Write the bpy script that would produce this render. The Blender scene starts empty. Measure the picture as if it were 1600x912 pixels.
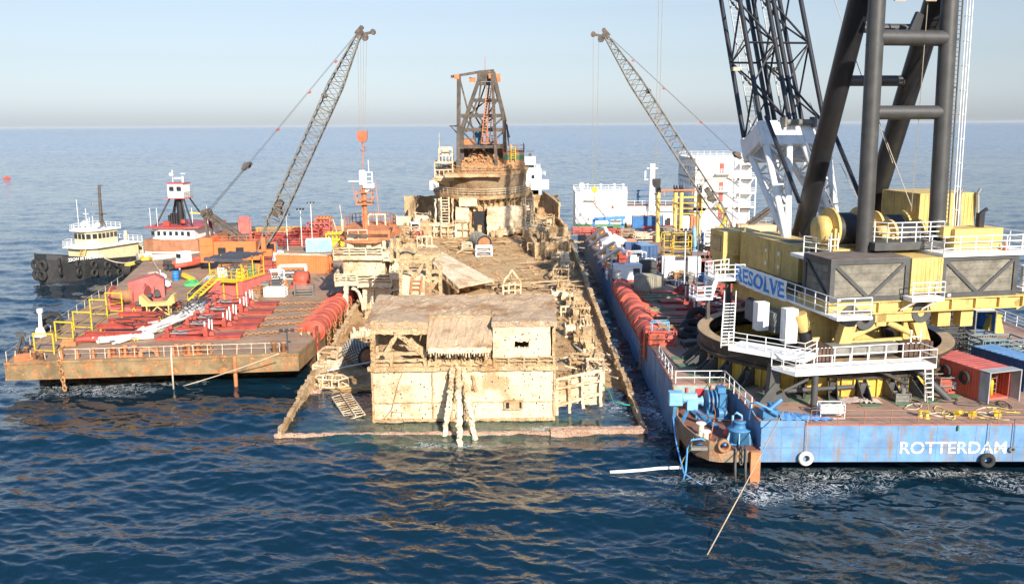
import bpy, math, random
import numpy as np
from mathutils import Vector, Matrix, Euler
R = random.Random(7)
rad = math.radians
scene = bpy.context.scene
C = scene.collection

# ---------------------------------------------------------------- camera, world, sun, exposure
HCAM, FPX = 27.5, 1400.0
PITCH, ROLL = rad(10.54), rad(-0.36)
cam_d = bpy.data.cameras.new('camera'); cam = bpy.data.objects.new('camera', cam_d); C.objects.link(cam)
cam_d.sensor_width = 36.0; cam_d.lens = 36.0 * FPX / 1600.0; cam_d.clip_start = 0.5; cam_d.clip_end = 120000
CAMR = Matrix.Rotation(math.pi / 2 - PITCH, 4, 'X') @ Matrix.Rotation(ROLL, 4, 'Z')
CAMM = Matrix.Translation((0, 0, HCAM)) @ CAMR
cam.matrix_world = CAMM
scene.camera = cam
world = bpy.data.worlds.new('World'); scene.world = world; world.use_nodes = True
SUN_EL, SUN_AZ = rad(27), rad(160)      # azimuth clockwise from +Y (the way the camera looks)
wn = world.node_tree; wn.nodes.clear()
sky = wn.nodes.new('ShaderNodeTexSky'); sky.sky_type = 'NISHITA'; sky.sun_disc = False
sky.sun_elevation = SUN_EL; sky.sun_rotation = SUN_AZ; sky.air_density = 1.0; sky.dust_density = 0.6; sky.ozone_density = 2.5
bgn = wn.nodes.new('ShaderNodeBackground'); bgn.inputs['Strength'].default_value = 0.06
wout = wn.nodes.new('ShaderNodeOutputWorld')
hsv = wn.nodes.new('ShaderNodeHueSaturation'); hsv.inputs['Value'].default_value = 1.0
_tc = wn.nodes.new('ShaderNodeTexCoord'); _sx = wn.nodes.new('ShaderNodeSeparateXYZ'); _mr = wn.nodes.new('ShaderNodeMapRange')   # pale haze low in the sky, bluer overhead
wn.links.new(_tc.outputs['Generated'], _sx.inputs[0]); wn.links.new(_sx.outputs[2], _mr.inputs['Value']); wn.links.new(_mr.outputs[0], hsv.inputs['Saturation'])
for _k, _v in (('From Min', 0.02), ('From Max', 0.5), ('To Min', 0.22), ('To Max', 1.15)): _mr.inputs[_k].default_value = _v
_m2 = wn.nodes.new('ShaderNodeMapRange'); wn.links.new(_sx.outputs[2], _m2.inputs['Value']); wn.links.new(_m2.outputs[0], hsv.inputs['Value'])  # sky above the view brightened to lift water reflections and shadow fill
for _k, _v in (('From Min', 0.12), ('From Max', 0.5), ('To Min', 1.02), ('To Max', 2.1)): _m2.inputs[_k].default_value = _v
_tn = wn.nodes.new('ShaderNodeMix'); _tn.data_type = 'RGBA'; _tn.blend_type = 'MULTIPLY'; _tn.inputs[0].default_value = 1.0; _tn.inputs[7].default_value = (0.92, 1.02, 1.12, 1)
wn.links.new(sky.outputs[0], hsv.inputs['Color']); wn.links.new(hsv.outputs[0], _tn.inputs[6]); wn.links.new(_tn.outputs[2], bgn.inputs[0]); wn.links.new(bgn.outputs[0], wout.inputs[0])
sd = bpy.data.lights.new('sun', 'SUN'); sd.energy = 5.0; sd.angle = rad(0.5); sd.color = (1.0, 0.91, 0.78)
sun = bpy.data.objects.new('sun', sd); C.objects.link(sun)
sdir = Vector((math.sin(SUN_AZ) * math.cos(SUN_EL), math.cos(SUN_AZ) * math.cos(SUN_EL), math.sin(SUN_EL)))
sun.rotation_euler = sdir.to_track_quat('Z', 'Y').to_euler(); sun.location = (30, -40, 60)
vs = scene.view_settings; vs.view_transform = 'Standard'; vs.look = 'None'; vs.exposure = 0.8; vs.gamma = 1.0
vs.use_curve_mapping = False
scene.cycles.max_bounces = 6; scene.cycles.volume_bounces = 0

# ---------------------------------------------------------------- measuring: photograph pixel (1600 wide) -> place
I4 = Matrix.Identity(4)
def ray(px, py):
 d = CAMR.to_3x3() @ Vector(((px - 800) / FPX, -(py - 456) / FPX, -1.0))
 return Vector((0, 0, HCAM)), d
def onz(px, py, h=0.0, M=I4):            # where that ray meets the plane z=h of frame M, in M's coordinates
 Mi = M.inverted(); o, d = ray(px, py); o = Mi @ o; d = Mi.to_3x3() @ d
 t = (h - o.z) / d.z; return o + d * t
def ony(px, py, yl, M=I4):
 Mi = M.inverted(); o, d = ray(px, py); o = Mi @ o; d = Mi.to_3x3() @ d
 t = (yl - o.y) / d.y; return o + d * t
def onx(px, py, xl, M=I4):
 Mi = M.inverted(); o, d = ray(px, py); o = Mi @ o; d = Mi.to_3x3() @ d
 t = (xl - o.x) / d.x; return o + d * t
def T(x=0, y=0, z=0, rz=0, rx=0, ry=0):
 return Matrix.Translation((x, y, z)) @ Matrix.Rotation(rz, 4, 'Z') @ Matrix.Rotation(ry, 4, 'Y') @ Matrix.Rotation(rx, 4, 'X')

# ---------------------------------------------------------------- materials
MC = {}
def mat(name, col, rough=0.6, metal=0.0, rust=0.0, streak=0.0, var=0.25, bump=0.15, scale=1.0, rustcol=(0.20, 0.075, 0.03), dirt=0.3, spec=0.4, dirtcol=None):
 """worn paint: base colour with tone variation, rust patches, vertical run-down streaks, grime, bump"""
 if name in MC: return MC[name]
 m = bpy.data.materials.new(name); m.use_nodes = True; nt = m.node_tree; n = nt.nodes; L = nt.links
 b = n['Principled BSDF']; b.inputs['Roughness'].default_value = rough; b.inputs['Metallic'].default_value = metal
 b.inputs['Specular IOR Level'].default_value = spec
 tc = n.new('ShaderNodeNewGeometry')
 def noise(sc, det=4, rg=0.55, vec=None, dist=0):
  x = n.new('ShaderNodeTexNoise'); x.inputs['Scale'].default_value = sc; x.inputs['Detail'].default_value = det
  x.inputs['Roughness'].default_value = rg; x.inputs['Distortion'].default_value = dist
  L.new(vec or tc.outputs['Position'], x.inputs['Vector']); return x.outputs['Fac']
 def ramp(f, a, c):
  r = n.new('ShaderNodeMapRange'); r.inputs['From Min'].default_value = a; r.inputs['From Max'].default_value = c
  L.new(f, r.inputs['Value']); return r.outputs['Result']
 def mixc(f, c1, c2, k=None):
  x = n.new('ShaderNodeMix'); x.data_type = 'RGBA'
  for s, v in ((0, f), (6, c1), (7, c2)):
   if isinstance(v, (int, float)): x.inputs[s].default_value = v
   elif isinstance(v, tuple): x.inputs[s].default_value = (*v, 1)
   else: L.new(v, x.inputs[s])
  return x.outputs[2]
 def mul(a, k):
  x = n.new('ShaderNodeMath'); x.operation = 'MULTIPLY'; L.new(a, x.inputs[0])
  if isinstance(k, (int, float)): x.inputs[1].default_value = k
  else: L.new(k, x.inputs[1])
  return x.outputs[0]
 lo = tuple(c * (1 - var) for c in col); hi = tuple(min(0.95, c * (1 + var * 0.5)) for c in col)
 c = mixc(ramp(noise(0.9 * scale, 5), 0.32, 0.68), lo, hi)
 if dirt:
  dc = dirtcol or tuple(x * 0.35 + 0.02 for x in col)
  c = mixc(mul(ramp(noise(2.6 * scale, 6, 0.7), 0.52, 0.75), dirt), c, dc)
 if streak:
  mp = n.new('ShaderNodeMapping'); mp.inputs['Scale'].default_value = (1, 1, 0.09); L.new(tc.outputs['Position'], mp.inputs['Vector'])
  s = mul(ramp(noise(2.4 * scale, 4, 0.6, mp.outputs[0]), 0.5, 0.72), ramp(noise(0.5 * scale, 3), 0.35, 0.6))
  c = mixc(mul(s, streak), c, tuple(x * 0.9 for x in rustcol))
 if rust:
  r1 = ramp(noise(1.7 * scale, 7, 0.72, None, 0.4), 0.66 - rust * 0.34, 0.72 - rust * 0.26)
  rc = mixc(ramp(noise(7 * scale, 4), 0.35, 0.65), tuple(x * 0.55 for x in rustcol), tuple(min(1, x * 1.7) for x in rustcol))
  c = mixc(mul(r1, 0.9), c, rc)
 L.new(c, b.inputs['Base Color'])
 if bump:
  bp = n.new('ShaderNodeBump'); bp.inputs['Strength'].default_value = bump; bp.inputs['Distance'].default_value = 0.06
  L.new(noise(6 * scale, 5, 0.65), bp.inputs['Height']); L.new(bp.outputs[0], b.inputs['Normal'])
 MC[name] = m; return m

def mat_encrusted(name, col, dark, white, hole=0.5, bump=0.9, scale=1.0):
 """steel crusted with dried barnacles and silt"""
 if name in MC: return MC[name]
 m = bpy.data.materials.new(name); m.use_nodes = True; nt = m.node_tree; n = nt.nodes; L = nt.links
 b = n['Principled BSDF']; b.inputs['Roughness'].default_value = 0.92; b.inputs['Specular IOR Level'].default_value = 0.15
 g = n.new('ShaderNodeNewGeometry'); P = g.outputs['Position']
 def N(t, sc, det=5, rg=0.6):
  x = n.new(t); x.inputs['Scale'].default_value = sc * scale
  if t == 'ShaderNodeTexNoise': x.inputs['Detail'].default_value = det; x.inputs['Roughness'].default_value = rg
  L.new(P, x.inputs['Vector']); return x
 def rr(f, a, c):
  r = n.new('ShaderNodeMapRange'); r.inputs['From Min'].default_value = a; r.inputs['From Max'].default_value = c; L.new(f, r.inputs['Value']); return r.outputs['Result']
 def mx(f, c1, c2):
  x = n.new('ShaderNodeMix'); x.data_type = 'RGBA'
  for s, v in ((0, f), (6, c1), (7, c2)):
   if isinstance(v, tuple): x.inputs[s].default_value = (*v, 1)
   else: L.new(v, x.inputs[s])
  return x.outputs[2]
 n1 = N('ShaderNodeTexNoise', 0.55, 6, 0.65).outputs['Fac']; n2 = N('ShaderNodeTexNoise', 6.5, 5, 0.65).outputs['Fac']
 c = mx(rr(n1, 0.35, 0.65), tuple(x * 0.86 for x in col), col)
 n3 = N('ShaderNodeTexNoise', 0.22, 7, 0.7).outputs['Fac']
 c = mx(rr(n3, 0.50, 0.62), c, tuple(x * k for x, k in zip(col, (0.62, 0.50, 0.40))))
 n4 = N('ShaderNodeTexNoise', 1.3, 6, 0.75).outputs['Fac']
 c = mx(rr(n4, 0.60, 0.68), c, (col[0] * 0.72, col[1] * 0.46, col[2] * 0.30))
 c = mx(rr(n2, 0.59, 0.72), c, white)
 c = mx(rr(n2, 0.42, 0.32), c, dark)  # crevice shade put into the colour, dark where the bump sits low
 v = N('ShaderNodeTexVoronoi', 2.1); v.inputs['Randomness'].default_value = 1.0
 sm = n.new('ShaderNodeMath'); sm.operation = 'MULTIPLY'
 L.new(rr(v.outputs['Distance'], 0.205, 0.135), sm.inputs[0]); L.new(rr(N('ShaderNodeTexNoise', 0.9, 3).outputs['Fac'], 0.62 - hole * 0.25, 0.66 - hole * 0.25), sm.inputs[1])
 c = mx(sm.outputs[0], c, tuple(x * 0.35 for x in dark))  # holes are only dark spots in the colour, without depth
 L.new(c, b.inputs['Base Color'])
 ad = n.new('ShaderNodeMath'); ad.operation = 'ADD'; L.new(n2, ad.inputs[0])
 v2 = N('ShaderNodeTexVoronoi', 9); L.new(v2.outputs['Distance'], ad.inputs[1])
 bp = n.new('ShaderNodeBump'); bp.inputs['Strength'].default_value = bump; bp.inputs['Distance'].default_value = 0.1
 L.new(ad.outputs[0], bp.inputs['Height']); L.new(bp.outputs[0], b.inputs['Normal'])
 MC[name] = m; return m

CRUST = mat_encrusted('barnacle crust', (0.58, 0.41, 0.23), (0.15, 0.095, 0.05), (0.78, 0.66, 0.48))
CRUSTW = mat_encrusted('pale barnacle crust', (0.72, 0.585, 0.40), (0.27, 0.19, 0.11), (0.85, 0.77, 0.62), hole=0.9, bump=0.5)
CRUSTR = mat_encrusted('roof crust', (0.56, 0.405, 0.26), (0.24, 0.165, 0.10), (0.84, 0.77, 0.67), hole=0.0, bump=1.0, scale=1.3)
SILT = mat_encrusted('silted deck', (0.50, 0.335, 0.175), (0.20, 0.125, 0.06), (0.66, 0.50, 0.32), hole=0.35, bump=0.8, scale=0.8)
RUSTY = mat('rusted steel', (0.30, 0.17, 0.09), 0.85, rust=0.6, var=0.4, rustcol=(0.33, 0.13, 0.045), bump=0.5)
ORUST = mat('orange rust paint', (0.52, 0.19, 0.08), 0.8, rust=0.45, var=0.3, rustcol=(0.36, 0.15, 0.06), bump=0.3)
CREAMR = mat('cream paint rusting', (0.66, 0.55, 0.40), 0.7, rust=0.4, streak=0.6, rustcol=(0.34, 0.16, 0.06))
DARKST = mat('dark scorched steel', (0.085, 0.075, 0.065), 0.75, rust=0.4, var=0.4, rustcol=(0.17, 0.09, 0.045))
DECKL = mat('rusty barge deck', (0.33, 0.215, 0.135), 0.85, rust=0.35, var=0.3, scale=0.35, rustcol=(0.30, 0.13, 0.055), dirt=0.6, dirtcol=(0.16, 0.115, 0.08), bump=0.4)
DECKR = mat('red brown deck', (0.34, 0.215, 0.155), 0.8, rust=0.2, var=0.3, scale=0.4, rustcol=(0.22, 0.10, 0.05), dirt=0.6, dirtcol=(0.17, 0.12, 0.085), bump=0.3)
HULLL = mat('green brown hull', (0.235, 0.165, 0.082), 0.75, rust=0.42, streak=1.0, var=0.45, scale=0.7, rustcol=(0.36, 0.135, 0.045), dirt=0.7, dirtcol=(0.08, 0.09, 0.05))
HULLB = mat('blue hull paint', (0.125, 0.265, 0.46), 0.6, rust=0.18, streak=1.0, var=0.28, rustcol=(0.27, 0.16, 0.07), dirt=0.3, scale=0.8)
HULLR = mat('corner hull', (0.22, 0.21, 0.16), 0.7, rust=0.6, streak=0.9, rustcol=(0.33, 0.13, 0.045), dirt=0.3)
BLUEP = mat('machine blue', (0.055, 0.19, 0.36), 0.5, rust=0.12, rustcol=(0.2, 0.09, 0.04))
UNDER = mat('hull bottom paint', (0.05, 0.018, 0.014), 0.8, rust=0.3)
BLACKP = mat('black paint', (0.022, 0.022, 0.024), 0.42, rust=0.08, var=0.3, bump=0.06, spec=0.5, rustcol=(0.09, 0.05, 0.03))
TUBEP = mat('dark grey tube paint', (0.055, 0.053, 0.050), 0.45, rust=0.05, var=0.25, bump=0.05, spec=0.5, rustcol=(0.13, 0.08, 0.05), dirt=0.3)
YEL = mat('crane yellow', (0.60, 0.42, 0.14), 0.6, rust=0.1, streak=0.5, var=0.18, dirt=0.45, bump=0.08)
YELB = mat('rail yellow', (0.66, 0.44, 0.03), 0.5, rust=0.1, var=0.15, bump=0.05)
YELD = mat('deep yellow steel', (0.66, 0.42, 0.07), 0.6, rust=0.12, streak=0.3, var=0.15)
WHITE = mat('white paint', (0.78, 0.77, 0.73), 0.5, rust=0.04, streak=0.25, var=0.08, dirt=0.25, bump=0.05)
WHITER = mat('railing white', (0.80, 0.79, 0.75), 0.5, var=0.08, dirt=0.1, bump=0)
GREYW = mat('weathered grey steel', (0.20, 0.19, 0.165), 0.75, rust=0.12, var=0.35, scale=1.4, rustcol=(0.2, 0.14, 0.08), bump=0.3, dirt=0.5)
GREYD = mat('charcoal frame', (0.07, 0.07, 0.068), 0.6, rust=0.05, var=0.3)
ORANGE = mat('crane orange', (0.66, 0.17, 0.05), 0.55, rust=0.08, streak=0.2, var=0.12, bump=0.08)
ORC = mat('container orange', (0.66, 0.20, 0.065), 0.6, rust=0.1, streak=0.4, var=0.12)
RED = mat('machine red', (0.40, 0.065, 0.045), 0.6, rust=0.26, var=0.4, streak=0.3, dirt=0.5, bump=0.08)
REDP = mat('faded pinkish red', (0.48, 0.12, 0.10), 0.6, rust=0.12, streak=0.3, var=0.2)
REDF = mat('fender red orange', (0.50, 0.095, 0.055), 0.6, rust=0.18, var=0.3, streak=0.3, dirt=0.5, bump=0.05)
BLUEC = mat('container navy', (0.03, 0.09, 0.22), 0.5, rust=0.08, var=0.2)
BLUEL = mat('container light blue', (0.30, 0.55, 0.72), 0.6, rust=0.12, streak=0.3)
BLUEM = mat('container blue', (0.05, 0.17, 0.38), 0.5, rust=0.1)
CREAM = mat('superstructure cream', (0.66, 0.54, 0.33), 0.55, rust=0.05, streak=0.3, var=0.08)
WOODB = mat('brown planked band', (0.38, 0.17, 0.09), 0.7, var=0.25, streak=0.4, dirt=0.3)
RUBBER = mat('rubber', (0.03, 0.029, 0.028), 0.85, var=0.4, bump=0.25, dirt=0.6, dirtcol=(0.09, 0.08, 0.065))
GLASS = mat('dark window glass', (0.02, 0.03, 0.035), 0.12, var=0.1, bump=0, dirt=0.1, spec=0.8)
CONC = mat('concrete', (0.42, 0.38, 0.30), 0.9, var=0.2, bump=0.3, dirt=0.4)
CHAINM = mat('rusty chain', (0.34, 0.18, 0.08), 0.85, rust=0.5, rustcol=(0.42, 0.19, 0.07))
ROPE = mat('pale rope', (0.60, 0.52, 0.38), 0.9, var=0.15, bump=0.1, dirt=0.1)
BROPE = mat('blue rope', (0.10, 0.30, 0.62), 0.9, var=0.2, bump=0.2)
WIRE = mat('wire rope', (0.10, 0.095, 0.085), 0.6, var=0.2, bump=0)
WIREL = mat('light wire rope', (0.32, 0.28, 0.22), 0.6, var=0.2, bump=0)
GREENP = mat('green paint', (0.10, 0.24, 0.13), 0.7, rust=0.2)
OLIVE = mat('olive beam paint', (0.26, 0.29, 0.19), 0.7, rust=0.2)
TARP = mat('dark tarpaulin', (0.06, 0.065, 0.075), 0.8, var=0.2, bump=0.3, dirt=0.5, dirtcol=(0.13, 0.12, 0.1))
TENT = mat('white canvas', (0.80, 0.79, 0.76), 0.8, var=0.05, dirt=0.1)
WOOD = mat('old timber', (0.34, 0.24, 0.15), 0.85, var=0.4, scale=2, dirt=0.5)
SILVER = mat('galvanised pipe', (0.50, 0.50, 0.48), 0.35, metal=0.7, var=0.15, bump=0.05)
SKIN = mat('skin', (0.42, 0.25, 0.17), 0.6, var=0.05, bump=0, dirt=0)
HIVIS = mat('orange workwear', (0.80, 0.20, 0.05), 0.8, var=0.1, dirt=0.2)
NAVYW = mat('navy coverall', (0.03, 0.045, 0.12), 0.8, var=0.1, dirt=0.2)
WHITEW = mat('white coverall', (0.75, 0.74, 0.72), 0.8, var=0.05, dirt=0.2)
PALEC = mat('pale crane cab', (0.66, 0.45, 0.26), 0.6, rust=0.06)
LAMPM = mat('lamp housing', (0.55, 0.42, 0.3), 0.4)

# ---------------------------------------------------------------- mesh building
class MB:
 def __init__(s): s.v = []; s.f = []; s.sm = []
 def add(s, vs_, fs, smooth=False):
  k = len(s.v); s.v += [tuple(p) for p in vs_]; s.f += [tuple(i + k for i in f) for f in fs]; s.sm += [smooth] * len(fs); return s
 def box(s, c, d, M=None, rz=0, rx=0, ry=0, taper=1.0):
  x, y, z = d[0] / 2, d[1] / 2, d[2] / 2
  m = T(*c, rz=rz, rx=rx, ry=ry)
  if M is not None: m = M @ m
  pts = [m @ Vector((a * x * (taper if w > 0 else 1), b_ * y * (taper if w > 0 else 1), w * z)) for w in (-1, 1) for a, b_ in ((-1, -1), (1, -1), (1, 1), (-1, 1))]
  return s.add(pts, [(3, 2, 1, 0), (4, 5, 6, 7), (0, 1, 5, 4), (1, 2, 6, 5), (2, 3, 7, 6), (3, 0, 4, 7)])
 def bar(s, p, q, w, h=None, up=(0, 0, 1)):
  h = h or w; p = Vector(p); q = Vector(q); d = (q - p)
  if d.length < 1e-6: return s
  d.normalize(); u = Vector(up)
  if abs(d.dot(u)) > 0.98: u = Vector((0, 1, 0))
  a = d.cross(u).normalized(); b_ = a.cross(d)
  pts = [e + a * (i * w / 2) + b_ * (j * h / 2) for e in (p, q) for i, j in ((-1, -1), (1, -1), (1, 1), (-1, 1))]
  return s.add(pts, [(0, 1, 2, 3), (7, 6, 5, 4), (0, 4, 5, 1), (1, 5, 6, 2), (2, 6, 7, 3), (3, 7, 4, 0)])
 def tube(s, p, q, r, n=8, r2=None, caps=True):
  r2 = r if r2 is None else r2; p = Vector(p); q = Vector(q); d = q - p
  if d.length < 1e-6: return s
  d.normalize(); u = Vector((0, 0, 1)) if abs(d.z) < 0.95 else Vector((1, 0, 0))
  a = d.cross(u).normalized(); b_ = d.cross(a)
  pts = []
  for e, rr in ((p, r), (q, r2)):
   for i in range(n):
    t = 2 * math.pi * i / n; pts.append(e + (a * math.cos(t) + b_ * math.sin(t)) * rr)
  s.add(pts, [(i, i + n, (i + 1) % n + n, (i + 1) % n) for i in range(n)], n > 5)
  if caps: s.add(pts, [tuple(range(n)), tuple(range(2 * n - 1, n - 1, -1))])
  return s
 def path(s, P, r, n=6):
  P = [Vector(p) for p in P]; k = len(P); pts = []
  for i, p in enumerate(P):
   d = (P[min(i + 1, k - 1)] - P[max(i - 1, 0)]); d.normalize()
   u = Vector((0, 0, 1)) if abs(d.z) < 0.9 else Vector((1, 0, 0))
   a = d.cross(u).normalized(); b_ = d.cross(a)
   for j in range(n):
    t = 2 * math.pi * j / n; pts.append(p + (a * math.cos(t) + b_ * math.sin(t)) * r)
  fs = [(i * n + j, (i + 1) * n + j, (i + 1) * n + (j + 1) % n, i * n + (j + 1) % n) for i in range(k - 1) for j in range(n)]
  fs += [tuple(range(n)), tuple(range(k * n - 1, (k - 1) * n - 1, -1))]
  return s.add(pts, fs, True)
 def lathe(s, prof, n=24, M=I4, smooth=True, arc=1.0):
  """prof: [(r, z)] about local z"""
  k = len(prof); full = arc >= 0.999; m = n if full else n + 1
  pts = [M @ Vector((r * math.cos(2 * math.pi * arc * i / n), r * math.sin(2 * math.pi * arc * i / n), z)) for i in range(m) for r, z in prof]
  fs = []
  for i in range(n):
   i2 = (i + 1) % m if full else i + 1
   for j in range(k - 1): fs.append((i * k + j, i2 * k + j, i2 * k + j + 1, i * k + j + 1))
  return s.add(pts, fs, smooth)
 def prism(s, poly, h, M=I4, z0=0.0):
  n = len(poly); pts = [M @ Vector((x, y, z)) for z in (z0, z0 + h) for x, y in poly]
  return s.add(pts, [tuple(range(n - 1, -1, -1)), tuple(range(n, 2 * n))] + [(i, (i + 1) % n, (i + 1) % n + n, i + n) for i in range(n)])
 def torus(s, M, Rr, r, n=16, k=8, sq=1.0):
  pr = [(Rr + r * math.cos(2 * math.pi * j / k), r * sq * math.sin(2 * math.pi * j / k)) for j in range(k + 1)]
  return s.lathe(pr, n, M)
 def quad(s, a, b, c, d): return s.add([a, b, c, d], [(0, 1, 2, 3)])
 def corr(s, p, q, h, depth=0.05, pitch=0.28, z0=0):
  """corrugated upright wall from p to q (xy), bulging to the right-hand side of p->q"""
  p = Vector((p[0], p[1], 0)); q = Vector((q[0], q[1], 0)); d = q - p; L_ = d.length; d.normalize(); nrm = Vector((d.y, -d.x, 0))
  n = max(2, int(L_ / pitch)); st = L_ / n; P = [p]
  for i in range(n):
   for a, o in ((0.15, 0), (0.3, depth), (0.7, depth), (0.85, 0)): P.append(p + d * (st * (i + a)) + nrm * o)
  P.append(q); k = len(P)
  pts = [x + Vector((0, 0, z0)) for x in P] + [x + Vector((0, 0, z0 + h)) for x in P]
  return s.add(pts, [(i, i + 1, i + 1 + k, i + k) for i in range(k - 1)])
 def jitter(s, amt, seed=1):
  r = random.Random(seed); s.v = [(x + r.uniform(-amt, amt), y + r.uniform(-amt, amt), z + r.uniform(-amt, amt)) for x, y, z in s.v]; return s
 def build(s, name, m, parent=None, frame=None, M=None):
  me = bpy.data.meshes.new(name); me.from_pydata(s.v, [], s.f); me.update()
  me.polygons.foreach_set('use_smooth', s.sm)
  if m: me.materials.append(m)
  o = bpy.data.objects.new(name, me); C.objects.link(o)
  if parent is not None: o.parent = parent
  if frame is not None: o.matrix_world = frame
  if M is not None: o.matrix_basis = M
  return o

def tag(o, label=None, cat=None, group=None, kind=None):
 if label: o['label'] = label
 if cat: o['category'] = cat
 if group: o['group'] = group
 if kind: o['kind'] = kind
 return o
def thing(name, label, cat, frame=I4, loc=(0, 0, 0), rz=0, group=None, rx=0, ry=0):
 o = bpy.data.objects.new(name, None); C.objects.link(o); o.empty_display_size = 0.5
 o.matrix_world = frame @ T(*loc, rz=rz, rx=rx, ry=ry); return tag(o, label, cat, group)
def copy_tree(o, parent=None):
 c = o.copy(); C.objects.link(c)
 if parent is not None: c.parent = parent; c.matrix_parent_inverse = Matrix()
 for ch in [x for x in C.objects if x.parent == o]: copy_tree(ch, c)
 return c
def dup(o, label, frame=I4, loc=(0, 0, 0), rz=0, rx=0, ry=0, sc=1.0):
 c = copy_tree(o); c.matrix_world = frame @ T(*loc, rz=rz, rx=rx, ry=ry) @ Matrix.Scale(sc, 4)
 if label: c['label'] = label
 return c
def enc(mb, cell=0.5, amt=0.08, seed=1):
 """roughen: split long quads of a mesh and push the points about with smooth noise"""
 import bmesh
 from mathutils import noise as mn
 me = bpy.data.meshes.new('t'); me.from_pydata(mb.v, [], mb.f); bm = bmesh.new(); bm.from_mesh(me); bpy.data.meshes.remove(me)
 bmesh.ops.triangulate(bm, faces=[f for f in bm.faces if len(f.verts) > 4])
 for _ in range(7):
  es = [e for e in bm.edges if e.calc_length() > cell]
  if not es or len(bm.edges) > 60000: break
  bmesh.ops.subdivide_edges(bm, edges=es, cuts=1, use_grid_fill=True)
 for v in bm.verts:
  p = v.co * (0.9 / max(cell, 0.25)) + Vector((seed * 7.1, 0, 0))
  v.co += Vector((mn.noise(p), mn.noise(p + Vector((31, 5, 2))), mn.noise(p + Vector((3, 77, 9))))) * amt * 1.6
 r = MB(); bm.verts.ensure_lookup_table()
 r.v = [tuple(v.co) for v in bm.verts]; r.f = [tuple(v.index for v in f.verts) for f in bm.faces]; r.sm = [False] * len(r.f); bm.free(); return r

def rail_mb(P, h=1.1, rails=3, post=1.6, r=0.035, mb=None):
 mb = mb or MB(); P = [Vector(p) for p in P]
 for a, b in zip(P, P[1:]):
  L_ = (b - a).length; n = max(1, round(L_ / post))
  for i in range(n + 1):
   p = a.lerp(b, i / n); mb.tube(p, p + Vector((0, 0, h)), r, 5)
  for k in range(rails): mb.tube(a + Vector((0, 0, h * (k + 1) / rails)), b + Vector((0, 0, h * (k + 1) / rails)), r * 0.85, 5)
 return mb
def ladder_mb(a, b, w=0.5, side=(1, 0, 0), step=0.35, r=0.04, mb=None):
 mb = mb or MB(); a = Vector(a); b = Vector(b); s_ = Vector(side) * w / 2
 mb.bar(a - s_, b - s_, r * 1.6); mb.bar(a + s_, b + s_, r * 1.6); n = int((b - a).length / step)
 for i in range(1, n): p = a.lerp(b, i / n); mb.bar(p - s_, p + s_, r)
 return mb
def lattice_mb(P0, P1, side, w0, w1, d0, d1, bays, rc, rb, mb=None, X=False):
 """four-chord lattice boom from P0 to P1; side: unit vector across"""
 mb = mb or MB(); P0 = Vector(P0); P1 = Vector(P1); ax = (P1 - P0).normalized(); s_ = Vector(side).normalized(); t_ = ax.cross(s_).normalized()
 ring = []
 for i in range(bays + 1):
  f = i / bays; c = P0.lerp(P1, f); w = (w0 + (w1 - w0) * f) / 2; d = (d0 + (d1 - d0) * f) / 2
  ring.append([c + s_ * w * a + t_ * d * b for a, b in ((-1, -1), (1, -1), (1, 1), (-1, 1))])
 for j in range(4): mb.tube(ring[0][j], ring[-1][j], rc, 6)
 for i in range(bays):
  for j in range(4):
   a, b = ring[i], ring[i + 1]; k = (j + 1) % 4
   if (i + j) % 2: mb.tube(a[j], b[k], rb, 4, caps=False)
   else: mb.tube(a[k], b[j], rb, 4, caps=False)
   if X:
    if (i + j) % 2: mb.tube(a[k], b[j], rb, 4, caps=False)
    else: mb.tube(a[j], b[k], rb, 4, caps=False)
   if i % 2 == 0: mb.tube(a[j], a[k], rb, 4, caps=False)
 return mb
def sag(a, b, s_, n=16):
 a = Vector(a); b = Vector(b); return [a.lerp(b, i / n) - Vector((0, 0, s_ * 4 * (i / n) * (1 - i / n))) for i in range(n + 1)]
def chain_mb(P, link=0.42, r=0.055, mb=None):
 mb = mb or MB(); P = [Vector(p) for p in P]; i = 0; carry = 0.0; k = 0
 for a, b in zip(P, P[1:]):
  d = b - a; L_ = d.length
  if L_ < 1e-6: continue
  q = d.to_track_quat('X', 'Z').to_matrix().to_4x4(); s_ = carry
  while s_ < L_:
   c = a + d * (s_ / L_); M = Matrix.Translation(c) @ q @ Matrix.Rotation(math.pi / 2 * (k % 2), 4, 'X') @ Matrix.Diagonal((1.35, 0.85, 1, 1))
   mb.torus(M, link * 0.42, r, 8, 4); s_ += link * 0.82; k += 1
  carry = s_ - L_
 return mb
def text_obj(txt, size, m, parent, M, name='lettering', ext=0.004, bold=0.0, sx=1.0):
 cu = bpy.data.curves.new(name, 'FONT'); cu.body = txt; cu.size = size; cu.extrude = ext; cu.offset = bold; cu.align_x = 'CENTER'; cu.align_y = 'CENTER'; cu.resolution_u = 3
 t = bpy.data.objects.new('tmp', cu); C.objects.link(t); bpy.context.view_layer.update()
 me = bpy.data.meshes.new_from_object(t.evaluated_get(bpy.context.evaluated_depsgraph_get())); bpy.data.objects.remove(t)
 me.name = name; me.materials.clear(); me.materials.append(m); o = bpy.data.objects.new(name, me); C.objects.link(o)
 o.parent = parent; o.matrix_basis = M @ Matrix.Diagonal((sx, 1, 1, 1)); return o
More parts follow.
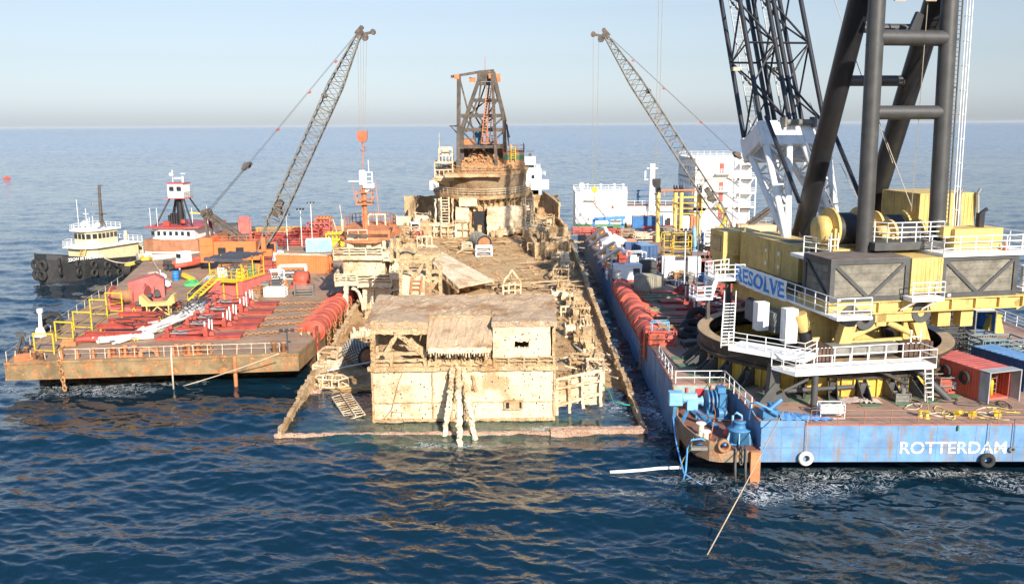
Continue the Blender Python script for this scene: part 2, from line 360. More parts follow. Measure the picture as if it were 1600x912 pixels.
# ---------------------------------------------------------------- the sea
def ocean_tile(N, Lt, wind, ang, seed, amp):
 rg = np.random.RandomState(seed); k = np.fft.fftfreq(N, Lt / N) * 2 * np.pi; kx, ky = np.meshgrid(k, k)
 kk = np.hypot(kx, ky); kk[0, 0] = 1e-6; Lw = wind * wind / 9.81
 P = np.exp(-1 / (kk * Lw) ** 2) / kk ** 3.6 * (0.05 + np.abs((kx * math.cos(ang) + ky * math.sin(ang)) / kk) ** 4) * np.exp(-(kk * 0.055) ** 2); P[0, 0] = 0
 h = (rg.normal(size=(N, N)) + 1j * rg.normal(size=(N, N))) * np.sqrt(P)
 H = np.real(np.fft.ifft2(h)); s_ = amp / H.std(); H *= s_
 Dx = np.real(np.fft.ifft2(-1j * kx / kk * h)) * s_; Dy = np.real(np.fft.ifft2(-1j * ky / kk * h)) * s_
 return H, Dx, Dy
def samp(A, x, y, Lt):
 N = A.shape[0]; u = (x / Lt * N) % N; v = (y / Lt * N) % N; i = u.astype(int) % N; j = v.astype(int) % N; fu = u - np.floor(u); fv = v - np.floor(v)
 i2 = (i + 1) % N; j2 = (j + 1) % N
 return A[j, i] * (1 - fu) * (1 - fv) + A[j, i2] * fu * (1 - fv) + A[j2, i] * (1 - fu) * fv + A[j2, i2] * fu * fv
def build_sea():
 # rows closer together where the water is near; ground distance from 28 m to 45 km
 rows = np.concatenate([np.linspace(1 / 28.0, 1 / 1500.0, 800), 1 / np.array([1700, 2000, 2400, 3000, 4000, 6000, 9000, 15000, 26000, 45000.0])])
 D = 1 / rows; th = np.linspace(rad(-47), rad(47), 1250)
 TT, DD = np.meshgrid(th, D); Y = DD * np.ones_like(TT); X = DD * np.tan(TT)
 t1 = ocean_tile(512, 83.0, 4.8, rad(80), 3, 0.125); t2 = ocean_tile(512, 37.0, 2.2, rad(84), 5, 0.019)
 c, s_ = math.cos(0.3), math.sin(0.3)
 fade = np.clip(1.15 - DD / 900.0, 0, 1)
 # calmer inside the flooded stern of the wreck
 px = np.clip(1 - np.maximum(np.abs(X + 4.8) - 15.0, 0) / 1.5, 0, 1) * np.clip((Y - 77.4) / 1.0, 0, 1) * np.clip((100 - Y) / 3.0, 0, 1)
 fade = fade * (1 - 0.72 * px)
 x2 = c * X - s_ * Y; y2 = s_ * X + c * Y
 Z = (samp(t1[0], X, Y, 83.0) + samp(t2[0], x2, y2, 37.0)) * fade
 X = X - 0.9 * samp(t1[1], X, Y, 83.0) * fade; Yd = Y - 0.9 * samp(t1[2], X, Y, 83.0) * fade
 n, m = Z.shape; co = np.stack([X, Yd, Z], -1).reshape(-1, 3).astype(np.float32)
 idx = np.arange(n * m).reshape(n, m); q = np.stack([idx[:-1, :-1], idx[:-1, 1:], idx[1:, 1:], idx[1:, :-1]], -1).reshape(-1, 4)
 me = bpy.data.meshes.new('sea'); me.vertices.add(n * m); me.vertices.foreach_set('co', co.ravel())
 me.loops.add(q.size); me.loops.foreach_set('vertex_index', q.ravel().astype(np.int32)); me.polygons.add(len(q))
 me.polygons.foreach_set('loop_start', (np.arange(len(q)) * 4).astype(np.int32)); me.update(calc_edges=True); me.polygons.foreach_set('use_smooth', [True] * len(q))
 me.materials.append(sea_mat()); o = bpy.data.objects.new('sea', me); C.objects.link(o); tag(o, kind='structure'); return o
def sea_mat():
 m = bpy.data.materials.new('sea water'); m.use_nodes = True; nt = m.node_tree; n = nt.nodes; L = nt.links; b = n['Principled BSDF']
 b.inputs['IOR'].default_value = 1.40; b.inputs['Specular IOR Level'].default_value = 0.5
 g = n.new('ShaderNodeNewGeometry'); P = g.outputs['Position']
 def math_(op, a, b_=None, cl=False):
  x = n.new('ShaderNodeMath'); x.operation = op; x.use_clamp = cl
  for i, v in enumerate((a, b_)):
   if v is None: continue
   if isinstance(v, (int, float)): x.inputs[i].default_value = v
   else: L.new(v, x.inputs[i])
  return x.outputs[0]
 def noise(sc, det=4, rg=0.6, vec=None, col=False, dist=0.0):
  x = n.new('ShaderNodeTexNoise'); x.inputs['Scale'].default_value = sc; x.inputs['Detail'].default_value = det; x.inputs['Roughness'].default_value = rg; x.inputs['Distortion'].default_value = dist
  L.new(vec or P, x.inputs['Vector']); return x.outputs['Color' if col else 'Fac']
 def rr(f, a, c, lo=0.0, hi=1.0):
  r = n.new('ShaderNodeMapRange'); r.inputs['From Min'].default_value = a; r.inputs['From Max'].default_value = c; r.inputs['To Min'].default_value = lo; r.inputs['To Max'].default_value = hi
  L.new(f, r.inputs['Value']); return r.outputs['Result']
 def vm(op, a, b_):
  x = n.new('ShaderNodeVectorMath'); x.operation = op
  for i, v in enumerate((a, b_)):
   if isinstance(v, tuple): x.inputs[i].default_value = v
   else: L.new(v, x.inputs[i])
  return x
 def mx(f, c1, c2):
  x = n.new('ShaderNodeMix'); x.data_type = 'RGBA'; L.new(f, x.inputs[0])
  for s_, v in ((6, c1), (7, c2)):
   if isinstance(v, tuple): x.inputs[s_].default_value = (*v, 1)
   else: L.new(v, x.inputs[s_])
  return x.outputs[2]
 sp = n.new('ShaderNodeSeparateXYZ'); L.new(P, sp.inputs[0]); X, Y = sp.outputs[0], sp.outputs[1]
 # ripples, finer than the mesh: tilt the normal by a noise vector, more so far out where the waves are below the mesh
 mp = n.new('ShaderNodeMapping'); mp.inputs['Scale'].default_value = (0.4, 1.0, 1); L.new(P, mp.inputs['Vector'])
 v1 = vm('SUBTRACT', noise(3.2, 5, 0.75, mp.outputs[0], True), (0.5, 0.5, 0.5)).outputs[0]
 v2 = vm('SUBTRACT', noise(0.45, 4, 0.65, mp.outputs[0], True), (0.5, 0.5, 0.5)).outputs[0]
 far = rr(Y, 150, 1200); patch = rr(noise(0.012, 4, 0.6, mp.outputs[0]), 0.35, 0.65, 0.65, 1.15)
 k1 = vm('MULTIPLY', v1, (0, 0, 0)); k1.inputs[1].default_value = (0.6, 1, 0.0)
 k2 = vm('MULTIPLY', v2, (0.6, 1, 0.0))
 s1 = vm('SCALE', k1.outputs[0], (0, 0, 0)); L.new(math_('MULTIPLY', rr(far, 0, 1, 0.5, 1.9), patch), s1.inputs['Scale'])
 s2 = vm('SCALE', k2.outputs[0], (0, 0, 0)); L.new(math_('MULTIPLY', rr(far, 0, 1, 0.22, 1.9), patch), s2.inputs['Scale'])
 nn = vm('NORMALIZE', vm('ADD', vm('ADD', g.outputs['Normal'], s1.outputs[0]).outputs[0], s2.outputs[0]).outputs[0], (0, 0, 0))
 L.new(nn.outputs[0], b.inputs['Normal'])
 deep = mx(far, (0.003, 0.0175, 0.031), (0.03, 0.115, 0.25))  # far water bluer: base colour stands in for the sky's reflection
 # greener, paler water over the drowned stern
 dx = math_('DIVIDE', math_('ADD', X, 4.5), 17.0); dy = math_('DIVIDE', math_('SUBTRACT', Y, 79.0), 6.5)
 ell = math_('ADD', math_('MULTIPLY', dx, dx), math_('MULTIPLY', dy, dy))
 deep = mx(math_('MULTIPLY', rr(ell, 1.0, 0.15), rr(noise(0.35, 4), 0.3, 0.6)), deep, (0.035, 0.085, 0.06))
 # foam
 def zone(x0, y0, rx, ry):
  a = math_('DIVIDE', math_('SUBTRACT', X, x0), rx); c = math_('DIVIDE', math_('SUBTRACT', Y, y0), ry)
  return rr(math_('ADD', math_('MULTIPLY', a, a), math_('MULTIPLY', c, c)), 1.0, 0.0)
 zs = [zone(*z) for z in FOAM]; f = zs[0]
 for z in zs[1:]: f = math_('MAXIMUM', f, z)
 big = noise(0.32, 5, 0.6, None, False, 0.5); fn = noise(1.5, 8, 0.8, None, False, 1.2)
 dn = math_('ADD', math_('MULTIPLY', f, 0.40), math_('MULTIPLY', math_('SUBTRACT', big, 0.5), 1.5))     # how foamy it is here
 l1 = noise(0.9, 5, 0.7, None, False, 1.6); web = rr(math_('ABSOLUTE', math_('SUBTRACT', l1, 0.5)), 0.022, 0.004)   # drifting lines of froth
 fo = math_('MAXIMUM', rr(math_('ADD', fn, math_('MULTIPLY', dn, 0.42)), 0.74, 0.86), math_('MULTIPLY', web, rr(dn, 0.02, 0.45)))
 fo = math_('MULTIPLY', fo, rr(f, 0.0, 0.12), True)
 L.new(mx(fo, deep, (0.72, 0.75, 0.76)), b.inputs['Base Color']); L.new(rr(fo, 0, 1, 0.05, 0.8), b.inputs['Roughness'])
 return m
FOAM = []
for _x, _y, _rx, _ry in ((110, 606, 8, 4.2), (60, 602, 6, 3), (160, 609, 7, 3.2), (125, 607, 3.5, 2.2), (250, 600, 6, 1.2), (1240, 745, 5.0, 2.6), (1290, 752, 5.5, 3.4), (1210, 765, 5.0, 3.4), (1390, 742, 5.0, 1.8), (1500, 738, 4.0, 1.5), (1565, 750, 4.0, 2.6), (1120, 745, 5, 2.0), (975, 640, 2.6, 3.2), (1020, 640, 1.6, 9), (720, 696, 6.5, 1.0), (560, 606, 2, 1.5), (850, 668, 3.5, .9), (88, 445, 3, 3)):
 _p = onz(_x, _y, 0.0); FOAM.append((round(_p.x, 1), round(_p.y, 1), _rx, _ry))
build_sea()

# ---------------------------------------------------------------- frames
hdL, hdR = 3.5, 4.5
# left barge: origin at its near left corner, x along the near edge, y along the barge
pA = onz(6, 566, hdL); pB = onz(466, 551, hdL)
LBA = math.atan2(pB.y - pA.y, pB.x - pA.x)
LB = T(pA.x, pA.y, hdL, rz=LBA); LBW = (pB - pA).length
# right barge: origin where the plain transom begins (photo x 1190)
pC = onz(1190, 665, hdR)
RB = T(pC.x, pC.y, hdR, rz=rad(-0.6))
# wreck: origin at the middle of the drowned stern rail, deck rising forward
TRIM = 0.069
WR = Matrix.Translation((-4.6, 77.6, -1.0)) @ Matrix.Rotation(rad(0.6), 4, 'Z') @ Matrix.Rotation(math.atan(TRIM), 4, 'X')
# crane: origin at the ring centre on the right deck, y = the way the boom points
CR = T(32.0, 87.0, hdR, rz=rad(10.5))
# ---------------------------------------------------------------- the air: pale even haze round everything
def build_haze():
 mb = MB(); mb.box((0, 14000, 35), (104000, 76000, 98)); o = mb.build('haze', None)
 m = bpy.data.materials.new('haze air'); m.use_nodes = True; n = m.node_tree.nodes; L = m.node_tree.links
 for x in list(n):
  if x.type == 'BSDF_PRINCIPLED': n.remove(x)
 v = n.new('ShaderNodeVolumePrincipled'); v.inputs['Density'].default_value = 0.00001; v.inputs['Color'].default_value = (0.90, 0.94, 1.0, 1); v.inputs['Anisotropy'].default_value = 0.0
 L.new(v.outputs[0], n['Material Output'].inputs['Volume']); o.data.materials.append(m); tag(o, kind='stuff')
build_haze()
# ================================================================ the wreck (frame WR: x across, y towards its bow, z up from its deck)
wreck = thing('sunken_dredger', 'huge beige barnacle-crusted wreck with its drowned stern facing the camera and a burnt tower forward', 'shipwreck', WR)
def wp(mb, name, m, parent=None): return mb.build(name, m, parent or wreck)
def wy(px, py, y): p = ony(px, py, y, WR); return p.x, p.z
def wz(px, py, z=0.0): p = onz(px, py, z, WR); return p.x, p.y
def wpt(px, py, y): return ony(px, py, y, WR)
HW, WL = 16.7, 152.0
# hull below the deck: one solid with a tapering bow
def half(y): return HW if y < 104 else HW - (y - 104) ** 1.35 * 0.052
ys = [0, 20, 40, 60, 80, 104, 116, 128, 140, 150, 156]
mb = MB(); pts = []; 
for y in ys:
 h = half(y); top = -0.02; bw = h - 0.6
 pts += [(-h, y, top), (h, y, top), (bw, y, -9), (-bw, y, -9)]
fs = [(0, 1, 2, 3)] + [tuple(range(len(pts) - 4, len(pts)))[::-1]]
for i in range(len(ys) - 1):
 for j in range(4): fs.append((i * 4 + j, (i + 1) * 4 + j, (i + 1) * 4 + (j + 1) % 4, i * 4 + (j + 1) % 4))
mb.add(pts, fs); wp(mb, 'hull', CRUST)
# deck sheet, uneven with silt
mb = MB(); nx, ny = 56, 260; from mathutils import noise as mn
pts = []
for j in range(ny + 1):
 y = 0.3 + (WL - 2) * j / ny; h = half(y) - 0.25
 for i in range(nx + 1):
  x = -h + 2 * h * i / nx; z = 0.03 + 0.16 * (mn.noise((x * 0.5, y * 0.5, 3)) + 0.6) + 0.10 * mn.noise((x * 1.7, y * 1.7, 9))
  pts.append((x, y, max(0.0, z)))
mb.add(pts, [(j * (nx + 1) + i, j * (nx + 1) + i + 1, (j + 1) * (nx + 1) + i + 1, (j + 1) * (nx + 1) + i) for j in range(ny) for i in range(nx)], True)
wp(mb, 'deck', SILT)
# bulwark: stern rail and two sides, ragged
mb = MB(); mb.box((-4, 0.1, 0.58), (26, 0.3, 1.2)); mb.box((12.4, 0.1, 0.72), (8.8, 0.8, 1.45)); wp(enc(mb, 0.4, 0.06, 2), 'stern_bulwark', mat_encrusted('pinkish crust', (0.50, 0.33, 0.24), (0.2, 0.13, 0.09), (0.64, 0.56, 0.46)))
for s in (-1, 1):
 mb = MB(); y = 0.0
 while y < 150:
  y2 = min(150, y + 4.0); a = s * (half(y) - 0.15); b = s * (half(y2) - 0.15)
  h = (1.55 if y < 15 else 1.15 if y < 60 else 1.3) + 0.25 * math.sin(y * 0.7) * (y > 15) + (1.9 if y > 112 else 0) 
  mb.bar((a, y, h / 2 - 0.1), (b, y2 + 0.05, h / 2 - 0.1), 0.34, h)
  if y > 4: mb.bar((a, y, h + 0.02), (b, y2, h + 0.02), 0.55, 0.14)
  y = y2
 wp(enc(mb, 0.6, 0.13, 5 + s), 'side_bulwark', CRUST)

# ---- stern deckhouse
YF = 3.6
house = bpy.data.objects.new('stern_house', None)
xl, _ = wy(580, 600, YF); xr, _ = wy(868, 600, YF); zt = wy(700, 573, YF)[1]; zr = wy(700, 503, YF)[1]
YB = wz(750, 463, zr)[1]
_, zl1 = wy(700, 545, YF)
mb = MB(); mb.box(((xl + xr) / 2, (YF + YB) / 2, zt / 2 - 0.3), (xr - xl, YB - YF, zt + 0.6)); hs = wp(enc(mb, 0.55, 0.05, 11), 'stern_house', CRUSTW)
# welds, ledges and seams on the lower wall
mb = MB(); mb.box(((xl + xr) / 2, YF - 0.12, zt - 0.12), (xr - xl + 0.5, 0.34, 0.42)); zz = wy(700, 628, YF)[1]
mb.box(((xl + xr) / 2, YF - 0.05, zz), (xr - xl, 0.14, 0.07)); 
for px in (582, 676, 866): x = wy(px, 600, YF)[0]; mb.box((x, YF - 0.06, zt / 2), (0.18 if px != 676 else 0.12, 0.2, zt))
mb.box(((xl + xr) / 2, YF - 0.08, wy(700, 655, YF)[1]), (xr - xl, 0.2, 0.25))
wp(enc(mb, 0.5, 0.06, 3), 'wall_ledge', CRUST, hs)
x0, z0 = wy(789, 638, YF); x1, z1 = wy(816, 625, YF)
mb = MB()
for a, b in (((x0, z0), (x1, z0)), ((x0, z1), (x1, z1)), ((x0, z0), (x0, z1)), ((x1, z0), (x1, z1))): mb.bar((a[0], YF - 0.12, a[1]), (b[0], YF - 0.12, b[1]), 0.16)
mb.box((x1 - 0.75, YF - 0.1, (z0 + z1) / 2), (0.95, 0.16, (z1 - z0) * 0.8)); wp(mb, 'window_frame', CRUST, hs)
mb = MB(); mb.box(((x0 + x1) / 2, YF - 0.09, (z0 + z1) / 2), (x1 - x0, 0.04, z1 - z0)); wp(mb, 'opening_shade', BLACKP, hs)  # black pane on the solid wall stands in for the recess's shade
# upper storey: hollow, walls with openings under a heavy crusted roof
H2 = zr - zt; TH = 0.28; xm1 = wy(668, 540, YF)[0]; xm2 = wy(770, 540, YF)[0]; xc = (xl + xr) / 2
mb = MB()
mb.box((xc, YB - TH, zt + H2 / 2), (xr - xl, TH, H2)); mb.box((xl + TH / 2, (YF + YB) / 2 + 3, zt + H2 / 2), (TH, YB - YF - 6, H2)); mb.box((xr - TH / 2, (YF + YB) / 2 + 0.5, zt + H2 / 2), (TH, YB - YF - 1, H2))
mb.box(((xl + xm1) / 2, YF + 3.2, zt + H2 / 2), (xm1 - xl, 0.3, H2)); mb.box((xm2 + 0.1, YF + 2.6, zt + H2 / 2), (0.3, 5, H2)); mb.box(((xm1 + xm2) / 2, YF + 2.2, zt + H2 / 2), (xm2 - xm1, 0.3, H2))
wp(enc(mb, 0.6, 0.07, 4), 'upper_wall', CRUST, hs)
# right-hand front plate with a torn hole
hx0, hz0 = wy(804, 544, YF); hx1, hz1 = wy(827, 531, YF); zb = zt + 0.95
mb = MB()
mb.box(((xm2 + hx0) / 2, YF, (zb + zr) / 2), (hx0 - xm2, 0.22, zr - zb)); mb.box(((hx1 + xr) / 2 - 0.25, YF, (zb + zr) / 2), (xr - hx1 - 0.5, 0.22, zr - zb))
mb.box(((hx0 + hx1) / 2, YF, (zb + hz0) / 2), (hx1 - hx0 + 0.02, 0.218, hz0 - zb)); mb.box(((hx0 + hx1) / 2, YF, (hz1 + zr) / 2), (hx1 - hx0 + 0.02, 0.218, zr - hz1))
for k in range(5): mb.box((hx0 + (hx1 - hx0) * (k + 0.5) / 5, YF, hz0 + 0.06 * (k % 2)), (0.2, 0.2, 0.2)); mb.box((hx0 + (hx1 - hx0) * (k + 0.3) / 5, YF, hz1), (0.25, 0.2, 0.12 + 0.1 * (k % 3)))
wp(enc(mb, 0.5, 0.05, 6), 'front_plate', CRUSTW, hs)
mb = MB(); zq = zt + 0.48
for a in range(5): x = xm2 + 0.1 + (xr - 0.3 - xm2) * a / 4; mb.box((x, YF - 0.05, zq), (0.16, 0.25, 0.95))
for z in (zt + 0.2, zt + 0.55, zt + 0.9): mb.box(((xm2 + xr) / 2, YF - 0.06, z), (xr - xm2, 0.2, 0.1))
mb.box(((xm2 + xr) / 2, YF + 0.25, zq), (xr - xm2 - 0.3, 0.1, 0.9)); wp(enc(mb, 0.4, 0.07, 7), 'slotted_rail', CRUST, hs)
# left open bay with crossed braces
mb = MB(); g = lambda px, py: (wy(px, py, YF)[0], YF, wy(px, py, YF)[1])
mb.bar(g(583, 573), g(583, 508), 0.42); mb.bar(g(664, 573), g(664, 548), 0.35); mb.bar(g(579, 512), g(668, 512), 0.5, 1.15)
mb.bar(g(600, 556), g(620, 522), 0.38); mb.bar(g(622, 522), g(664, 556), 0.38); mb.bar(g(583, 552), g(668, 552), 0.2, 0.3); mb.bar(g(583, 564), g(668, 562), 0.2, 0.25)
mb.bar(g(612, 552), g(612, 573), 0.25); mb.bar(g(640, 530), g(668, 552), 0.3); mb.box(((xl + xm1) / 2, YF + 0.8, zt + 0.15), (xm1 - xl, 1.4, 0.3))
wp(enc(mb, 0.35, 0.08, 8), 'brace', CRUST, hs)
mb = MB(); mb.box(((xl + xm1) / 2 - 0.3, YF + 2.9, zt + 1.6), (3.8, 0.2, 1.8)); mb.box((xl + 2.4, YF + 2.4, zt + 2.6), (0.9, 0.5, 1.1)); wp(enc(mb, 0.5, 0.06, 9), 'cabinet', CRUSTR, hs)
# ragged structure below the sagging centre slab
mb = MB(); r = random.Random(3)
for k in range(15):
 x = xm1 + 0.3 + (xm2 - xm1 - 0.6) * k / 14; t_ = r.uniform(-0.3, 0.3)
 mb.bar((x, YF + r.uniform(0, 0.8), zt), (x + t_, YF + r.uniform(0, 0.6), zt + 1.35), r.uniform(0.1, 0.34))
mb.box(((xm1 + xm2) / 2, YF + 0.2, zt + 0.35), (xm2 - xm1, 0.4, 0.5)); mb.torus(T(xm2 - 1.1, YF - 0.1, zt + 0.8, rx=math.pi / 2), 0.5, 0.14, 14, 6)
wp(enc(mb, 0.35, 0.12, 10), 'torn_frame', CRUST, hs)
# roof: thick crusted slab + sagging centre slab
def slab(x0, x1, P, n, th, seed, amp=0.12):
 """P: list of (y,z) front to back"""
 m_ = MB(); k = len(P); pts = []
 for i in range(n + 1):
  x = x0 + (x1 - x0) * i / n
  for j, (y, z) in enumerate(P):
   d = 0.16 * mn.noise((x * 0.9, y * 0.9, seed)) + 0.5 * amp * mn.noise((x * 3, y * 3, seed + 5))
   e = 0.18 * mn.noise((x * 1.3, seed, 7)) if j in (0, k - 1) else 0
   pts.append((x, y + e, z + d))
 for i in range(n + 1):
  x = x0 + (x1 - x0) * i / n
  for y, z in P: pts.append((x, y, z - th))
 N_ = (n + 1) * k; fs = []
 for i in range(n):
  for j in range(k - 1):
   a = i * k + j; fs += [(a, a + k, a + k + 1, a + 1), (a + N_, a + 1 + N_, a + k + 1 + N_, a + k + N_)]
  fs += [(i * k, i * k + N_, (i + 1) * k + N_, (i + 1) * k), (i * k + k - 1, (i + 1) * k + k - 1, (i + 1) * k + k - 1 + N_, i * k + k - 1 + N_)]
 for j in range(k - 1): fs += [(j, j + 1, j + 1 + N_, j + N_), (n * k + j, n * k + j + N_, n * k + j + 1 + N_, n * k + j + 1)]
 return m_.add(pts, fs)
ysr = lambda a, b, z, z2, n: [(a + (b - a) * i / n, z + (z2 - z) * i / n) for i in range(n + 1)]
wp(slab(xl - 0.3, xm1 + 0.1, ysr(YF - 0.3, YF + 4.4, zr, zr + 0.04, 14), 22, 0.5, 1), 'roof', CRUSTR, hs)
wp(slab(xm2 - 0.1, xr + 0.1, ysr(YF - 0.2, YF + 4.4, zr, zr + 0.04, 14), 24, 0.45, 1), 'roof', CRUSTR, hs)
wp(slab(xl - 0.35, xr + 0.3, ysr(YF + 4.2, YB + 0.3, zr + 0.05, zr + 0.15, 26), 60, 0.5, 1, 0.2), 'roof', CRUSTR, hs)
_, zs = wy(718, 540, YF - 1.2)
wp(slab(xm1 + 0.02, xm2 - 0.05, [(YF - 1.4, zs), (YF - 1.1, zs + 0.12), (YF - 0.5, zs + 0.5), (YF + 0.2, zs + 0.85), (YF + 1.0, zs + 1.2)] + ysr(YF + 1.8, YF + 4.5, zr - 0.15, zr + 0.02, 8), 26, 0.42, 1, 0.3), 'sagging_roof', CRUSTR, hs)
mb = MB(); mb.box(((xm1 + xm2) / 2, YF - 1.5, zs - 0.35), (xm2 - xm1 - 0.4, 0.16, 0.5))
for k in range(22): mb.bar((xm1 + 0.4 + k * (xm2 - xm1 - 0.8) / 21, YF - 1.45, zs - 0.5), (xm1 + 0.4 + k * (xm2 - xm1 - 0.8) / 21, YF - 1.45, zs - 0.75 - 0.3 * r.random()), 0.1)
wp(enc(mb, 0.4, 0.06, 12), 'roof_edge', CRUSTW, hs)
# tripod of crusted pipes from the wall down into the water, with a ladder of growth between them
top = wpt(716, 574, YF - 0.5)
for i, (px, py) in enumerate(((693, 690), (719, 708), (744, 692))):
 q = WR.inverted() @ onz(px, py, -0.6); m1 = top.lerp(q, 0.55) + Vector(((i - 1) * 0.1, 0, 0.1)); q = q
 mb = MB(); mb.path([top + Vector(((i - 1) * 0.5, 0, 0)), m1, q], 0.26, 9); wp(enc(mb, 0.22, 0.13, 20 + i), 'tripod_leg', CRUSTW, hs)
mb = MB()
for k in range(26):
 t_ = r.random(); x = wy(r.uniform(697, 742), 600, YF)[0]; z = r.uniform(0.2, zt - 0.2); mb.bar((x, YF - 0.12, z), (x + r.uniform(-0.3, 0.3), YF - 0.18, z - r.uniform(0.8, 2.2)), r.uniform(0.08, 0.2))
mb.bar(wpt(706, 574, YF - 0.1), wpt(702, 655, YF - 0.1), 0.45, 0.2)
wp(enc(mb, 0.4, 0.08, 22), 'hanging_growth', CRUST, hs)
mb = MB(); mb.path([wpt(632, 575, YF - 0.1), wpt(622, 600, YF - 0.12), wpt(612, 640, YF - 0.1), wpt(600, 654, YF - 0.14), wpt(585, 657, YF - 0.1)], 0.05, 5); wp(mb, 'hanging_line', CRUST, hs)
mb = MB(); mb.path([wpt(725, 574, YF - 0.9), wpt(727, 640, YF - 1.0), wpt(726, 690, YF - 1.8)], 0.03, 5); mb.path([wpt(612, 650, YF - .2), wpt(612, 643, YF - .2), wpt(628, 643, YF - .2), wpt(628, 650, YF - .2)], 0.05, 5); wp(mb, 'hanging_line', ROPE, hs)

# ---- rack of frames right of the deckhouse, torn ladder wreckage by it
mb = MB(); f = lambda px, py, dy=0: wpt(px, py, YF + 1.6 + dy)
A = [(870, 592), (889, 588), (910, 583), (939, 580)]; B = [(870, 648), (890, 645), (911, 637), (938, 634)]
for a, b in zip(A, B): mb.bar(f(*a), f(*b), 0.28)
mb.bar(f(868, 607), f(940, 594), 0.24); mb.bar(f(868, 634), f(938, 614), 0.24); mb.bar(f(868, 593), f(940, 578), 0.24)
mb.box(f(880, 615, 0.4), (1.6, 0.1, 2.4)); mb.box(f(900, 610, 0.5), (1.0, 0.1, 2.6)); mb.box(f(922, 610, 0.4), (1.9, 0.1, 2.9))
wp(enc(mb, 0.4, 0.06, 30), 'rack_frame', CRUSTW)
mb = MB(); r = random.Random(9)
for k in range(28):
 a = wz(r.uniform(900, 950), r.uniform(560, 610), 0); mb.bar((a[0], a[1], r.uniform(0.2, 1.3)), (a[0] + r.uniform(-1.8, 1.8), a[1] + r.uniform(-2.5, 2.5), r.uniform(0.2, 2.0)), r.uniform(0.07, 0.16))
ladder_mb(tuple(wz(902, 540)) + (0.3,), tuple(wz(946, 600)) + (1.5,), 1.0, (1, 0.3, 0), 0.7, 0.12, mb)
wp(enc(mb, 0.5, 0.05, 31), 'torn_ladder', CRUSTW)

def frame_box(w, d, h, t=0.16, shelves=1, mb=None, c=(0, 0, 0), rz=0, panels=0, rr=None):
 mb = mb or MB(); M = T(*c, rz=rz)
 P = [(-w / 2, -d / 2), (w / 2, -d / 2), (w / 2, d / 2), (-w / 2, d / 2)]
 for x, y in P: mb.bar(M @ Vector((x, y, 0)), M @ Vector((x, y, h)), t)
 for k in range(shelves + 2):
  z = h * k / (shelves + 1)
  for a, b in zip(P, P[1:] + P[:1]): mb.bar(M @ Vector((*a, z)), M @ Vector((*b, z)), t)
 if panels: mb.box((0, 0, h * 0.4), (w * 0.85, d * 0.8, h * 0.7), M)
 return mb
# ---- line of crusted deck gear along both bulwarks, each its own piece
def relic(seed, w, d, h):
 r = random.Random(seed); m_ = MB(); k = seed % 4
 if k == 0: frame_box(w, d, h, 0.2, 1, m_)
 elif k == 1:
  m_.box((0, 0, h * 0.3), (w, d, h * 0.6)); m_.box((w * 0.15, 0, h * 0.75), (w * 0.45, d * 0.7, h * 0.4)); m_.tube((-w * 0.3, -d * 0.3, h * 0.6), (-w * 0.3, -d * 0.3, h * 1.15), 0.18, 8)
 elif k == 2:
  m_.box((0, 0, 0.12), (w, d, 0.24)); m_.tube((-w * 0.42, 0, h * 0.5), (w * 0.42, 0, h * 0.5), h * 0.3, 12)
  for s in (-1, 1): m_.tube((s * w * 0.4, 0, h * 0.5), (s * w * 0.46, 0, h * 0.5), h * 0.48, 14); m_.box((s * w * 0.43, 0, h * 0.25), (0.14, d * 0.8, h * 0.5))
 else:
  for i in range(4): m_.bar((-w / 2 + w * i / 3, -d / 2, 0), (-w / 2 + w * i / 3, -d / 2, h), 0.18); m_.bar((-w / 2 + w * i / 3, -d / 2, h), (-w / 2 + w * i / 3, d / 2, 0.1), 0.16)
  m_.bar((-w / 2, -d / 2, h), (w / 2, -d / 2, h), 0.2); m_.bar((-w / 2, -d / 2, h * 0.5), (w / 2, -d / 2, h * 0.5), 0.18); m_.box((0, d * 0.15, h * 0.2), (w * 0.7, d * 0.4, h * 0.4))
 for _ in range(5): m_.bar((r.uniform(-w, w) / 2, r.uniform(-d, d) / 2, r.uniform(0, h)), (r.uniform(-w, w) / 2, r.uniform(-d, d) / 2, r.uniform(0, h)), 0.12)
 return enc(m_, 0.45, 0.10, seed)
NM = ['deck_frame', 'valve_chest', 'winch_drum', 'stanchion_frame']
spots = [(13.6, 15, 1.7, 4, 2.2), (14.2, 20, 1.6, 3, 2.0), (14, 25, 1.5, 3.5, 1.8), (14.6, 35, 1.3, 3, 2.0), (14.2, 40, 2.0, 3, 2.0), (13.8, 44.5, 2.4, 3, 2.6), (13.6, 49, 2.6, 3, 1.8), (13.2, 56, 2.4, 3, 1.2), (13.4, 62, 2.4, 5, 2.4), (14.2, 70, 1.6, 3, 2.8),
         (13, 77, 3.6, 3, 1.6), (11.5, 82, 6, 2.4, 2.2), (14.4, 87, 3.0, 3, 1.8), (11.8, 91, 5, 3.5, 2.4), (13, 97, 4.5, 3.2, 2.2), (11.2, 103, 5, 3.2, 2.6), (12.5, 109, 3.5, 3.4, 2.4), (11.4, 116, 3.5, 3.2, 3.0), (9, 122, 2.6, 2.4, 3.2), (9.5, 112, 2, 2, 3),
         (-15.6, 16, .9, 3, .9), (-15.0, 21, 1.4, 2.2, 1.0), (-15.4, 26, 1.4, 3.0, 1.4), (-13, 30.5, 1.8, 3.4, 1.2), (-14.6, 62, 3, 4, 3.2), (-12.6, 69, 3, 4, 4), (-13.8, 77, 3, 4, 3), (-10.4, 84, 2.6, 2.6, 3.2), (-13, 90, 4, 3, 3.4), (-12, 97, 4, 4, 3.6), (-12.4, 106, 3.6, 3.6, 4), (-10, 113, 3, 3, 4)]
_r = random.Random(77)
